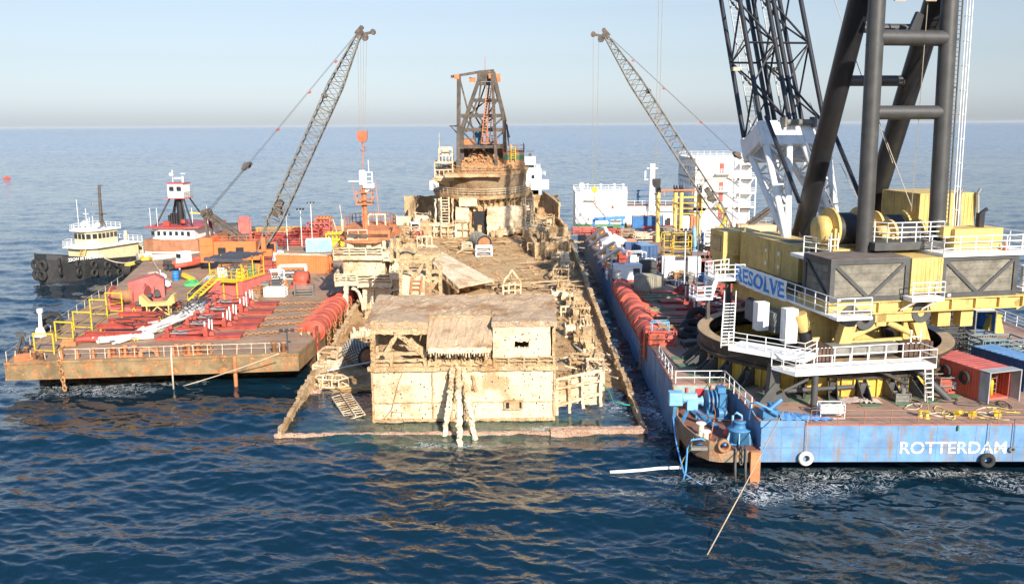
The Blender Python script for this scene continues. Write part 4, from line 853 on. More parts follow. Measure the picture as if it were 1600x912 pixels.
# ribbed rubber drum fenders
def ribbed_drum(Rr, L_, name, label, frame, loc, rz, rx=0, hub=RUSTY):
 t = thing(name, label, 'fender', frame, loc, rz, rx=rx); n = int(L_ / 0.34); m_ = MB(); tb = MB()
 for i in range(n):
  M = T(0, (i + 0.5) * L_ / n - L_ / 2, 0, rx=math.pi / 2); m_.torus(M, Rr - 0.17, 0.21, 26, 8)
  for k in range(22): a = 2 * math.pi * (k + 0.5 * (i % 2)) / 22; tb.box((math.cos(a) * (Rr + .03), (i + 0.5) * L_ / n - L_ / 2, math.sin(a) * (Rr + .03)), (0.1, 0.22, 0.2), ry=-a)
 m_.build('tread_ring', RUBBER, t); tag(tb.build('tread_blocks', mat('dusty tread', (.34, .31, .26), .9), t), kind='stuff'); m2 = MB(); m2.tube((0, -L_ / 2 + 0.1, 0), (0, L_ / 2 - 0.1, 0), Rr - 0.3, 20); m2.tube((0, -L_ / 2 - 0.05, 0), (0, L_ / 2 + 0.05, 0), Rr * 0.3, 10); m2.build('core', hub, t); return t
x, y = wz(750, 392); ribbed_drum(1.5, 4.4, 'ribbed_drum', 'black ribbed drum with rusty end lying on the deck before the round house', WR, (x, y + 1.5, 1.5), rad(22))
x, y = wz(566, 572); ribbed_drum(1.25, 3.6, 'ribbed_drum', 'black treaded rubber roll lying beside the left wall of the stern house', WR, (x - 0.3, y + 0.6, 1.4), rad(38))
# oval basket, half-drowned ladder, crates on the left of the stern
x, y = wz(519, 606); mb = MB()
for s in (-1, 1):
 P = [(-2.3, 0, 0), (-1.5, 0.7 * s, 0), (1.2, 0.8 * s, 0), (2.3, 0, 0)]
 for z in (0, .9): mb.path([(a * .8, b * .8, z) for a, b, _ in P], 0.1, 6)
 for a, b, _ in P: mb.tube((a * .8, b * .8, 0), (a * .8, b * .8, .9), 0.08, 6)
for a in (-0.8, 0.2): mb.path([(a, -0.65, 0), (a, -0.65, .9), (a, 0, 1.15), (a, 0.65, .9), (a, 0.65, 0)], 0.12, 6)
solo(enc(mb, 0.5, 0.04, 2), 'basket_frame', CRUSTW, 'cream barrel-shaped basket frame at the waterline in the drowned stern corner', 'basket', WR, (x, y, 0.35), -0.1, rx=0.1)
p = onz(536, 618, 0.25); q = onz(560, 655, -0.2); mb = MB(); dd = q - p
ladder_mb((0, -0.7, 0), (dd.length, -0.7, 0), 0.9, (0, 1, 0), 0.6, 0.07, mb); ladder_mb((0, 0.2, 0.3), (dd.length, 0.2, 0.3), 0.9, (0, 1, 0), 0.6, 0.07, mb)
for k in range(4): mb.bar((dd.length * k / 3, -1.1, 0), (dd.length * k / 3, 0.6, 0.3), 0.07)
solo(mb, 'sunken_ladder', CRUSTW, 'caged ladder sticking out of the flooded water beside the stern house', 'ladder', Matrix.Translation(p), rz=math.atan2(dd.y, dd.x), ry=0.05)
p = WR.inverted() @ onz(468, 598, 0.0)
for i, (px, py, w, d_, h, lb) in enumerate(((519, 566, 2.3, 2.0, 1.4, 'larger slatted crusted crate by the left bulwark near the rubber roll'), (505, 583, 1.6, 1.4, 1.0, 'smaller slatted crusted crate between the basket and the bulwark'))):
 x, y = wz(px, py); m_ = frame_box(w, d_, h, 0.2, 2); solo(enc(m_, 0.45, 0.06, 3 + i), 'slatted_crate', CRUSTW, lb, 'crate', WR, (x, y, 0.1), -0.3)
x, y = wz(550, 584); mb = MB(); mb.tube((-3.4, 0, 0), (3.2, 0, 0.5), 0.13, 8); solo(mb, 'pale_pole', SILVER, 'long pale pole leaning from the deck to the stern house wall', 'pole', WR, (x, y, 0.7), 0.35)
x, y = wz(455, 612); mb = MB(); p = onz(472, 612, 0.1)
mb.box((0, 0, 0), (0.8, 0.6, 0.5)); mb.box((0.8, 0.1, 0), (0.7, 0.7, 0.6)); mb.box((1.6, 0, 0), (0.8, 0.6, 0.4)); solo(enc(mb, 0.3, 0.12, 3), 'growth_lump', mat_encrusted('pinkish crust', (0.5, 0.33, 0.24), (0.2, .13, .09), (.64, .56, .46)), 'row of rounded growth lumps hanging inside the left stern bulwark', 'lump', Matrix.Translation(p))
mb = MB(); P = [onz(*p_) + Vector((0, 0, 0.4)) for p_ in ((918, 598, 0.6), (940, 603, 0.5), (952, 618, 0.3), (958, 632, 0.2), (975, 638, 0.1), (990, 639, 0.0))]; mb.path(P, 0.06, 6); tag(mb.build('green_rope', mat('green rope', (0.03, 0.33, 0.22), 0.8)), 'green rope trailing over the right side of the drowned stern', 'rope')
mb = MB(); mb.tube((0, 0, 0), (4.5, 0.8, 0.2), 0.12, 7); mb.tube((0.4, 0.5, 0), (3.6, -0.3, 0.1), 0.1, 7); p = onz(528, 608, 0.2); solo(mb, 'floating_plank', mat('ochre plank', (0.5, 0.3, 0.1), 0.8), 'ochre planks floating beside the basket frame', 'plank', Matrix.Translation(p))
# fallen derrick pieces behind the crates, mini excavator
def excavator(frame, loc, rz, label, name='mini_excavator', cabm=WHITE, s=1.0):
 t = thing(name, label, 'excavator', frame @ T(*loc, rz=rz) @ Matrix.Scale(s, 4))
 for sx in (-1, 1):
  m_ = MB(); m_.box((sx * 0.75, 0, 0.27), (0.35, 1.9, 0.5)); m_.tube((sx * 0.58, 0.95, 0.27), (sx * 0.92, 0.95, 0.27), 0.26, 12); m_.tube((sx * 0.58, -0.95, 0.27), (sx * 0.92, -0.95, 0.27), 0.26, 12); m_.build('track', RUBBER, t)
 m_ = MB(); m_.box((0, -0.1, 0.75), (1.7, 2.1, 0.45)); m_.box((0, -0.75, 1.15), (1.6, 0.8, 0.5)); m_.build('body', RED if cabm == WHITE else cabm, t)
 c = MB(); c.box((-0.2, 0.1, 2.35), (1.15, 1.3, 0.1)); 
 for a, b in ((-0.72, -0.5), (0.32, -0.5), (0.32, 0.7), (-0.72, 0.7)): c.bar((a, b, 0.95), (a, b, 2.35), 0.1)
 c.box((-0.2, -0.5, 1.3), (1.0, 0.06, 0.7)); cb = c.build('cab', cabm, t); m_ = MB(); m_.box((-0.2, 0.68, 1.7), (0.9, 0.03, 1.0)); m_.box((-0.2, -0.53, 1.95), (0.85, 0.03, 0.5)); m_.build('window', GLASS, cb)
 m_ = MB(); m_.bar((0.4, 0.9, 0.9), (0.4, 1.9, 2.4), 0.25); m_.bar((0.4, 1.9, 2.4), (0.4, 3.0, 1.2), 0.2); m_.box((0.4, 3.05, 0.9), (0.6, 0.4, 0.5)); m_.build('arm', cabm, t); return t
x, y = wz(651, 377); excavator(WR, (x, y, 0.1), 0.25, 'white and red mini excavator on the left of the wreck deck', s=1.5)
for i, (px, py, w, h, lb) in enumerate(((632, 356, 3.5, 3.5, 'big white crusted cylinder behind the mini excavator'), (671, 408, 2.6, 3, 'upturned crusted drum standing left of the tipped plate'))):
 x, y = wz(px, py); m_ = MB(); m_.tube((-w / 2, 0, 1.2), (w / 2, 0, 1.2), 1.2, 16); m_.tube((-w / 2 - .1, 0, 1.2), (-w / 2 + .2, 0, 1.2), 1.4, 16); m_.tube((w / 2 - .2, 0, 1.2), (w / 2 + .1, 0, 1.2), 1.4, 16); solo(enc(m_, 0.5, 0.05, 5), 'crusted_cylinder', CRUSTW, lb, 'cylinder', WR, (x, y, 0.1), 0.1 + 1.1 * i)
# ================================================================ shared builders
def container(w, l, h, label, m, frame, loc, rz=0, group=None, name='shipping_container', doors='near', roofm=None, openend=False, cat='container', frame_m=None):
 """w across x, l along y, base at z=0"""
 t = thing(name, label, cat, frame, loc, rz, group); fr = MB(); c = 0.14
 for x in (-1, 1):
  for y in (-1, 1): fr.box((x * (w / 2 - c / 2), y * (l / 2 - c / 2), h / 2), (c, c, h))
 for z in (c / 2, h - c / 2):
  for y in (-1, 1): fr.box((0, y * (l / 2 - c / 2), z), (w - 2 * c, c, c))
  for x in (-1, 1): fr.box((x * (w / 2 - c / 2), 0, z), (c, l - 2 * c, c))
 fr.build('corner_frame', frame_m or m, t); b = MB(); a, d = w / 2 - 0.07, l / 2 - 0.07
 b.corr((-a, d), (-a, -d), h - 0.1, 0.05, 0.3, 0.05); b.corr((a, -d), (a, d), h - 0.1, 0.05, 0.3, 0.05); b.corr((a, d), (-a, d), h - 0.1, 0.05, 0.3, 0.05)
 if not openend and doors != 'near': b.corr((-a, -d), (a, -d), h - 0.1, 0.05, 0.3, 0.05)
 b.box((0, 0, 0.1), (w - 0.2, l - 0.2, 0.1)); b.build('corrugated_wall', m, t)
 rf = MB(); rf.box((0, 0, h - 0.03), (w - 0.24, l - 0.24, 0.04))
 for k in range(int(l / 0.6)): rf.box((0, -l / 2 + 0.4 + k * 0.6, h), (w - 0.3, 0.2, 0.04))
 rf.build('roof', roofm or m, t)
 if doors == 'near' and not openend:
  for s in (-1, 1):
   dr = MB(); dr.box((s * (w / 4 - 0.03), -l / 2 + 0.06, h / 2), (w / 2 - 0.17, 0.06, h - 0.3)); do = dr.build('door', m, t); lb = MB()
   for q in (0.25, 0.75): x = s * (w / 2 - 0.14) * q; lb.tube((x, -l / 2 - 0.02, 0.15), (x, -l / 2 - 0.02, h - 0.15), 0.025, 5); lb.box((x, -l / 2 - 0.03, h * 0.4), (0.2, 0.05, 0.05))
   lb.build('locking_bar', SILVER, do)
 return t
def tyre_mb(Rr, r, mb=None, M=I4, tread=22):
 mb = mb or MB(); mb.torus(M, Rr, r, 28, 12)
 for k in range(tread): a = 2 * math.pi * k / tread; mb.box(M @ Vector((math.cos(a) * (Rr + r * 0.93), math.sin(a) * (Rr + r * 0.93), 0)), (0.07, 0.11, r * 1.1), rz=0, M=None) if M == I4 else None
 return mb
def hung_tyre(name, label, m, frame, loc, Rr, r, topz, group=None, rz=0, ropem=WIRE):
 """tyre hanging flat against a hull face that looks along -y"""
 t = thing(name, label, 'tyre', frame, loc, rz, group); tyre_mb(Rr, r, None, T(rx=math.pi / 2)).build('tyre', m, t)
 mb = MB(); mb.tube((0, 0, Rr), (0, 0.05, topz), 0.035, 5); mb.build('hanger', ropem, t); return t
def reel(Rr, w, m, wound, name, label, frame, loc, rz=0, group=None, cat='reel', upright=False, inner=0.55):
 t = thing(name, label, cat, frame, loc, rz, group); M = T(0, 0, w / 2) if upright else T(0, 0, Rr, ry=math.pi / 2)
 a = MB(); 
 for s in (-1, 1): a.lathe([(0, s * w / 2 - 0.03), (Rr, s * w / 2 - 0.03), (Rr, s * w / 2 + 0.03), (0, s * w / 2 + 0.03)], 20, M, False)
 a.build('flange', m, t); b = MB(); b.lathe([(0, -w / 2)] + [(Rr * (inner + 0.12 * (k % 2) * 0.4), -w / 2 + w * k / 10) for k in range(11)] + [(0, w / 2)], 18, M); b.build('winding', wound, t); return t
def winch(s, m, drumm, label, frame, loc, rz=0, name='deck_winch', group=None, hood=True):
 t = thing(name, label, 'winch', frame, loc, rz, group); a = MB()
 a.box((0, 0, 0.15 * s), (3.4 * s, 2.0 * s, 0.3 * s)); 
 for x in (-1.5, 0.55, 1.55): a.lathe([(0, -0.06 * s), (0.95 * s, -0.06 * s), (0.95 * s, 0.06 * s), (0, 0.06 * s)], 20, T(x * s, 0, 1.15 * s, ry=math.pi / 2), False); a.box((x * s, 0, 0.5 * s), (0.14 * s, 1.7 * s, 0.7 * s))
 a.build('frame', m, t); b = MB(); b.lathe([(0, -1.0 * s)] + [((0.6 + 0.03 * (k % 2)) * s, (-1.0 + 2.0 * k / 14) * s) for k in range(15)] + [(0, 1.0 * s)], 18, T(-0.47 * s, 0, 1.15 * s, ry=math.pi / 2)); b.build('rope_drum', drumm, t)
 if hood: c = MB(); c.box((1.05 * s, 0, 1.1 * s), (0.85 * s, 1.3 * s, 1.5 * s)); c.prism([(-0.65 * s, 0), (0.65 * s, 0), (0, 0.5 * s)], 0.85 * s, T(0.62 * s, 0, 1.85 * s) @ Matrix(((0, 0, 1, 0), (1, 0, 0, 0), (0, 1, 0, 0), (0, 0, 0, 1)))); c.build('gear_housing', m, t)
 g = MB(); g.tube((2.0 * s, 0, 1.15 * s), (1.6 * s, 0, 1.15 * s), 0.22 * s, 10); g.tube((0.9 * s, -1.0 * s, 0.6 * s), (1.4 * s, -1.0 * s, 0.6 * s), 0.25 * s, 10); g.build('motor', GREYD, t); return t
def bollard(m, name, label, frame, loc, rz=0, s=1.0, group=None, par=None):
 mb = MB(); mb.box((0, 0, 0.06 * s), (1.5 * s, 0.7 * s, 0.12 * s))
 for x in (-0.42, 0.42): mb.lathe([(0, 0), (0.22 * s, 0), (0.2 * s, 0.75 * s), (0.3 * s, 0.8 * s), (0.3 * s, 0.92 * s), (0, 0.95 * s)], 14, T(x * s, 0, 0.1 * s))
 if par: return mb.build(name, m, par, M=T(*loc, rz=rz))
 return solo(mb, name, m, label, 'bollard', frame, loc, rz, group)
def chain_puller(frame, loc, rz, label, m, group, light=False):
 """hydraulic chain pulling rig: long skid, two cross heads, twin cylinders with bright rods, upright pins (x along the pull)"""
 t = thing('chain_puller', label, 'puller', frame, loc, rz, group); b = MB()
 for y in (-0.75, 0.75): b.box((0, y, 0.17), (9.6, 0.34, 0.34)); 
 for x in (-4.6, -2.4, 0, 2.4, 4.6): b.box((x, 0, 0.14), (0.3, 1.3, 0.22))
 b.box((3.4, 0, 0.36), (3.0, 2.2, 0.12)); b.box((-1.2, 0, 0.36), (3.0, 2.0, 0.1)); b.build('skid', m, t)
 for x in (-3.4, 0.9):
  h = MB(); h.box((x, 0, 0.75), (0.5, 1.9, 0.7)); h.box((x, -0.7, 1.25), (0.45, 0.35, 0.5), taper=0.6); h.box((x, 0.7, 1.25), (0.45, 0.35, 0.5), taper=0.6); h.box((x + 0.5, 0, 0.55), (0.7, 0.5, 0.5), taper=0.5); h.build('cross_head', m, t)
 c = MB()
 for y in (-0.5, 0.5): c.tube((-1.2, y, 0.75), (0.8, y, 0.75), 0.2, 10)
 c.build('cylinder', m, t); c = MB()
 for y in (-0.5, 0.5): c.tube((-3.2, y, 0.75), (-1.2, y, 0.75), 0.1, 8)
 c.build('rod', SILVER, t); p = MB()
 for x, y in ((0.7, -0.2), (1.1, 0.2), (1.5, -0.1)): p.tube((x, y, 1.0), (x, y, 2.0 + 0.2 * (x > 1)), 0.09, 6)
 p.build('pin', WHITE, t); p = MB(); p.path([(-3.4, 0.6, 1.3), (-2.6, 0.9, 1.7), (-1.2, 0.7, 1.2), (0.6, 0.8, 1.4), (2.2, 0.9, 0.6)], 0.05, 5); p.path([(-3.4, -0.6, 1.3), (-2.0, -0.9, 1.0), (0.6, -0.8, 1.2)], 0.045, 5); p.build('hose', RUBBER, t); return t
def fender_roller(frame, loc, rz, label, m, group, L_=4.4, Rr=1.25):
 """bulging quarter-round guard over the deck edge, ribbed with end rings; x outwards"""
 t = thing('edge_roller', label, 'fender', frame, loc, rz, group); M = T(0, 0, 0, rx=math.pi / 2); b = MB()
 b.lathe([(0, -L_ / 2), (Rr * 0.93, -L_ / 2)] + [(Rr * (0.93 + 0.07 * math.sin(math.pi * k / 8)), -L_ / 2 + L_ * k / 8) for k in range(9)] + [(0, L_ / 2)], 26, M); b.build('roller', m, t)
 r_ = MB()
 for k in (0, 0.5, 1): r_.lathe([(Rr * 0.9, -L_ / 2 + L_ * k - 0.09), (Rr * 1.05, -L_ / 2 + L_ * k - 0.09), (Rr * 1.05, -L_ / 2 + L_ * k + 0.09), (Rr * 0.9, -L_ / 2 + L_ * k + 0.09)], 26, M)
 r_.build('rib', m, t); s = MB(); s.prism([(-3.2, 0), (0, 0), (0, 1.2)], 0.12, T(0, L_ / 2 - 0.3, -0.1, rx=math.pi / 2)); s.prism([(-3.2, 0), (0, 0), (0, 1.2)], 0.12, T(0, -L_ / 2 + 0.4, -0.1, rx=math.pi / 2)); s.build('foot', m, t); return t
_pc = 0
def person(frame, loc, rz, label, suit, helmet=None, pose=0, group=None):
 global _pc; _pc += 1
 a = 0.35 if pose == 1 else 0.0; st = 0.14 + 0.12 * (pose == 2)
 V = [(0, 0, .95), (0, 0, 1.2), (0, a * .3, 1.42), (0, a * .5, 1.55), (0, a * .6, 1.68), (-.1, 0, .9), (-.12, st, .5), (-.12, st * .4, .08), (-.12, st * .4 + .14, .04), (.1, 0, .9), (.12, -st, .5), (.12, -st * 1.2, .08), (.12, -st * 1.2 + .14, .04),
         (-.2, a * .3, 1.4), (-.27, .02 + a * .4, 1.14), (-.22, .16 + a * .8, .92), (-.21, .22 + a * .9, .86), (.2, a * .3, 1.4), (.27, .02 + a * .4, 1.14), (.22, .16 + a * .8, .95), (.21, .22 + a * .9, .9)]
 E = [(0, 1), (1, 2), (2, 3), (3, 4), (0, 5), (5, 6), (6, 7), (7, 8), (0, 9), (9, 10), (10, 11), (11, 12), (2, 13), (13, 14), (14, 15), (15, 16), (2, 17), (17, 18), (18, 19), (19, 20)]
 Rd = [.15, .145, .15, .06, .1, .1, .07, .055, .045, .1, .07, .055, .045, .07, .05, .038, .03, .07, .05, .038, .03]
 me = bpy.data.meshes.new('person'); me.from_pydata(V, E, []); o = bpy.data.objects.new('tmpp', me); C.objects.link(o)
 sk = o.modifiers.new('s', 'SKIN'); su = o.modifiers.new('u', 'SUBSURF'); su.levels = 1; su.render_levels = 1
 for v, r_ in zip(me.skin_vertices[0].data, Rd): v.radius = (r_, r_ * (0.8 if r_ > .12 else 1)); 
 me.skin_vertices[0].data[0].use_root = True; bpy.context.view_layer.update()
 m2 = bpy.data.meshes.new_from_object(o.evaluated_get(bpy.context.evaluated_depsgraph_get())); bpy.data.objects.remove(o)
 m2.materials.clear(); m2.materials.append(suit); m2.materials.append(SKIN); m2.materials.append(RUBBER)
 for p in m2.polygons:
  c = p.center; p.use_smooth = True; p.material_index = 1 if c.z > 1.5 or (abs(c.x) > .18 and c.z < .93 and c.z > .8) else (2 if c.z < .1 else 0)
 b = bpy.data.objects.new('person', m2); C.objects.link(b); b.matrix_world = frame @ T(*loc, rz=rz) @ Matrix.Scale(1.03, 4); tag(b, label, 'person', group)
 if helmet: h = MB(); h.lathe([(0.0, .14), (.07, .125), (.115, .07), (.125, 0), (.15, -.01), (.15, -.02), (.11, -.02)], 14, T(0, a * .6, 1.70)); h.build('helmet', helmet, b)
 return b

# ================================================================ left barge
lb = thing('work_barge', 'long rust-streaked green-brown deck barge left of the wreck, laden with red pulling gear', 'barge', LB)
def lbz(px, py, h=0.0): return onz(px, py, h, LB)
LBL = 118.0; wr_ = lbz(545, 460).x; nr = lbz(491, 529).x
far_l = lbz(190, 440)
# outline in its own frame: near edge, chamfered right corner, right side, far end, left side
OUT = [(0.0, 0.0), (LBW, 0.0), (nr, lbz(491, 529).y), (wr_ + 0.6, lbz(545, 462).y), (wr_ + 3.5, LBL), (far_l.x - 9, LBL), (far_l.x, far_l.y)]
def hull_mb(poly, drop, rake=((), 0)):
 mb = MB(); n = len(poly); cx_ = sum(p[0] for p in poly) / n; cy_ = sum(p[1] for p in poly) / n
 bot = [(x, y + (rake[1] if i in rake[0] else 0)) for i, (x, y) in enumerate(poly)]
 pts = [(x, y, -0.015) for x, y in poly] + [(x, y, -drop) for x, y in poly] + [(x, y + (8 if i in rake[0] else 0), -drop - .3) for i, (x, y) in enumerate(poly)] + [(x, y + (9 if i in rake[0] else 0), -drop - 5) for i, (x, y) in enumerate(poly)]
 fs = [tuple(range(n))]; 
 for k in range(3): fs += [(i + n * k, i + n * (k + 1), (i + 1) % n + n * (k + 1), (i + 1) % n + n * k) for i in range(n)]
 return mb.add(pts, fs)
hm = hull_mb(OUT, 1.95, ((0, 1), 0)); h_ = hm.build('hull', HULLL, lb)
mb = MB(); mb.add([(x * 0.998 + 0.03, y + 0.05, 0.0) for x, y in OUT], [tuple(range(len(OUT)))]); mb.build('deck', DECKL, lb)
mb = MB(); mb.bar((0, 0.02, -0.12), (LBW, 0.02, -0.12), 0.26, 0.3); mb.bar((LBW, 0, -0.12), (nr, OUT[2][1], -0.12), 0.2, 0.3); mb.bar((0, 0, -1.85), (LBW, 0, -1.85), 0.16, 0.24); mb.bar((0.05, 0, -0.1), (far_l.x, far_l.y, -0.1), 0.2, 0.26); mb.build('rubbing_strake', HULLL, lb)
def P2(px, py, h=0): v = lbz(px, py, h); return (v.x, v.y, h)
# near railing and its thin posts
pts = [P2(240, 572), P2(340, 565), P2(440, 557)]
mb = MB(); r = random.Random(2)
for i in range(19):
 x = 1.0 + (LBW - 3) * i / 18; hgt = 1.15; mb.tube((x, 0.35, 0), (x + r.uniform(-0.1, 0.1), 0.35, hgt), 0.045, 5)
for a, b in ((6, 12), (12, 20), (20, LBW - 2)): mb.tube((a, 0.35, 1.1), (b, 0.35, 1.1), 0.04, 5); mb.tube((a, 0.35, 0.6), (b, 0.35, 0.6), 0.02, 4)
for i in range(14): x, y = far_l.x * i / 14, far_l.y * i / 14; mb.tube((x + 0.3, y, 0), (x + 0.3, y, 1.2), 0.04, 5)
mb.tube((0.3, 0, 1.1), (far_l.x + 0.3, far_l.y, 1.1), 0.025, 4); mb.build('edge_railing', CREAMR, lb)
for i, (px, py) in enumerate(((184, 556), (204, 556), (283, 551), (302, 553), (60, 563), (436, 551), (36, 556))):
 x, y, _ = P2(px, py); bollard(ORUST if i < 4 else RUSTY, 'bollard', '', LB, (x, y, 0), R.uniform(-.3, .3), 1.0 + 0.2 * (i % 2), par=lb)
x, y, _ = P2(232, 556); mb = MB(); mb.lathe([(0.75, -0.12), (1.0, -0.12), (1.0, 0.12), (0.75, 0.12), (0.75, -0.12)], 20, T(rx=math.pi / 2), False, 0.5); mb.build('fairlead_arch', ORUST, lb, M=T(x, y, 0))
x, y, _ = P2(318, 552); mb = frame_box(1.8, 0.8, 1.0, 0.14, 1); mb.build('small_rack', RUSTY, lb, M=T(x, y, 0))
x, y, _ = P2(108, 541); mb = MB(); mb.box((0, 0, 0.3), (1.6, 0.5, 0.5)); mb.tube((-0.6, 0, 0.6), (0.6, 0, 0.6), 0.3, 8); mb.build('cleat', ORUST, lb, M=T(x, y, 0))
for k in range(9):
 px, py = 108 + k * 24.5, 553 - k * 0.9; x, y, _ = P2(px, py); mb = MB(); mb.box((0, 0, 0.5), (0.3, 0.5, 1.0), taper=0.6); mb.build('stub_post', ORUST, lb, M=T(x, 0.8, 0))
# the far end: low bulwark
mb = MB(); mb.box(((OUT[4][0] + OUT[5][0]) / 2, LBL - 0.5, 0.5), (OUT[4][0] - OUT[5][0], 0.4, 1.0)); mb.build('end_bulwark', RUSTY, lb)
# edge rollers on the right, facing the wreck
GR = 'edge rollers of the left barge'
e0 = Vector((nr, OUT[2][1], 0)); e1 = Vector((wr_ + 0.6, OUT[3][1], 0)); ed = (e1 - e0); ea = math.atan2(ed.y, ed.x) - math.pi / 2; ORD = ['nearest', 'second', 'third', 'fourth', 'fifth', 'sixth']
nfr = 6; first = fender_roller(LB, (0, 0, 0), 0, 'x', REDF, GR, ed.length * 0.9 / nfr)
for i in range(nfr):
 p = e0 + ed * (0.14 + 0.86 * (i + 0.5) / nfr); o = first if i == 0 else copy_tree(first); o.matrix_world = LB @ T(p.x - 0.7, p.y, 0.05, rz=ea); o['label'] = f'red-orange edge roller on the left barge, {ORD[i]} along from the camera'
mb = MB(); p = e0 + ed * 0.06; mb.box((0, 0, 0.1), (0.3, 1.9, 3.2)); mb.box((-1.4, 0.7, 0.3), (2.6, 0.16, 0.5), ry=0.12); t = solo(mb, 'numbered_guard', REDF, 'flat red guard plate with pale numbers hung over the barge corner', 'guard', LB, (p.x - 0.15, p.y, -0.7), ea)
for k, n_ in enumerate('302'): text_obj(n_, 0.75, mat('ochre marking', (0.75, 0.5, 0.2), 0.7), t, T(-0.0 + 0.155, 0.05, 1.0 - k * 0.95, rz=math.pi / 2) @ Matrix.Rotation(math.pi / 2, 4, 'X'), 'number')
for k, n_ in enumerate('94'): text_obj(n_, 0.6, mat('ochre marking', (0.75, 0.5, 0.2), 0.7), t, T(-0.6 - 0.9 * k, -0.96, 1.2 - 0.05 * k) @ Matrix.Rotation(math.pi / 2, 4, 'X'), 'number')
# chain pullers with chains to the rollers
PL = [((255, 369), 527), ((290, 392), 512), ((300, 402), 502), ((318, 418), 489), ((334, 422), 477)]
GC = 'chain pullers on the left barge'; GCH = 'pull chains on the left barge'; proto = None
for i, ((x0, x1), py) in enumerate(PL):
 a = lbz(x0, py + 2); b = lbz(x1, py); c = (a + b) / 2; rz_ = -0.03
 L_ = (b - a).length; lab = f'red chain puller with white pins on the left barge, {ORD[i]} from the camera'
 if proto is None: proto = chain_puller(LB, (c.x, c.y, 0), rz_, lab, RED, GC); 
 else: dup(proto, lab, LB, (c.x, c.y, 0), rz_)
 t_ = Vector((c.x + 4, c.y, 0.15)); q = e0 + ed * (0.16 + 0.15 * i); mb = chain_mb([t_, ((t_.x + q.x) / 2, (t_.y + q.y) / 2 + 0.4, 0.12), (q.x - 1.6, q.y, 0.3)], 0.5, 0.06); solo(mb, 'pull_chain', CHAINM, f'rusty chain on the left barge deck, {ORD[i]} from the camera, leading to the edge rollers', 'chain', LB, group=GCH)
 q2 = q + Vector((0.75, 0.2, 0)); mb = chain_mb([(q2.x, q2.y, 0.2), (q2.x + 0.1, q2.y, -3.2)], 0.5, 0.07); solo(mb, 'hanging_chain', CHAINM, f'rusty chain hanging down the left barge side, {ORD[i]} from the camera', 'chain', LB, group='chains hanging on the left barge side')
# red beams on yellow trestles
for i, (x0, x1, py, nm) in enumerate(((133, 221, 520, 'nearest'), (152, 236, 508, 'second'), (170, 250, 499, 'third'), (186, 256, 489, 'fourth'), (204, 283, 475, 'farthest'))):
 a = lbz(x0, py, 0.9); b = lbz(x1, py - 1, 0.9); d_ = b - a; t = thing('spreader_beam', f'long red beam on yellow trestles, {nm} of the five beside the yellow gates', 'beam', LB, (a.x, a.y, 0), math.atan2(d_.y, d_.x), 'red beams on trestles')
 L_ = d_.length; m_ = MB(); m_.box((L_ / 2, 0, 1.0), (L_, 0.5, 0.12)); m_.box((L_ / 2, 0, 0.55), (L_, 0.5, 0.12)); m_.box((L_ / 2, 0, 0.78), (L_, 0.1, 0.4)); m_.box((L_ * 0.5, 0, 0.78), (0.1, 0.5, 0.4)); m_.box((0.05, 0, 0.78), (0.08, 0.5, 0.5)); m_.build('beam', RED, t)
 for k in (0.08, 0.92):
  m_ = MB(); 
  for y in (-0.4, 0.4):
   m_.bar((L_ * k - 0.2, y, 0), (L_ * k, y, 0.48), 0.09); m_.bar((L_ * k + 0.2, y, 0), (L_ * k, y, 0.48), 0.09)
  m_.bar((L_ * k, -0.5, 0.45), (L_ * k, 0.5, 0.45), 0.1); m_.build('trestle', YELB, t)
# yellow gates along the left edge, joined by low rails
GX = [((54, 86), 552, 529), ((87, 116), 532, 512), ((115, 145), 515, 491), ((141, 169), 494, 474), ((166, 193), 489, 457)]
foot = []
for i, ((x0, x1), yb, yt) in enumerate(GX):
 a = lbz(x0 + 1, yb); b = lbz(x1 - 1, yb + 1); h = 2.2 + 0.5 * (i == 4); w = (b - a).length; foot.append((a, b))
 m_ = MB(); m_.tube((0, 0, 0), (0, 0, h), 0.09, 7); m_.tube((w, 0, 0), (w, 0, h), 0.09, 7); m_.tube((-0.05, 0, h), (w + 0.05, 0, h), 0.1, 7); m_.tube((0, 0, 0.35), (w, 0, 0.35), 0.06, 6)
 solo(m_, 'yellow_gate', YELB, f'yellow tube gate frame at the left barge edge, {ORD[i]} from the camera', 'gate', LB, (a.x, a.y, 0), math.atan2((b - a).y, (b - a).x), 'yellow gates at the left barge edge')
m_ = MB()
for (a, b), (c, d_) in zip(foot, foot[1:]):
 m_.bar((b.x, b.y, 1.6), (d_.x, d_.y, 1.5), 0.07); m_.bar((b.x, b.y, 0.2), (d_.x, d_.y, 0.2), 0.07); m_.bar((a.x, a.y, 1.0), (c.x, c.y, 1.1), 0.06)
solo(m_, 'gate_rail', YELB, 'yellow hand rails joining the row of yellow gates', 'rail', LB)
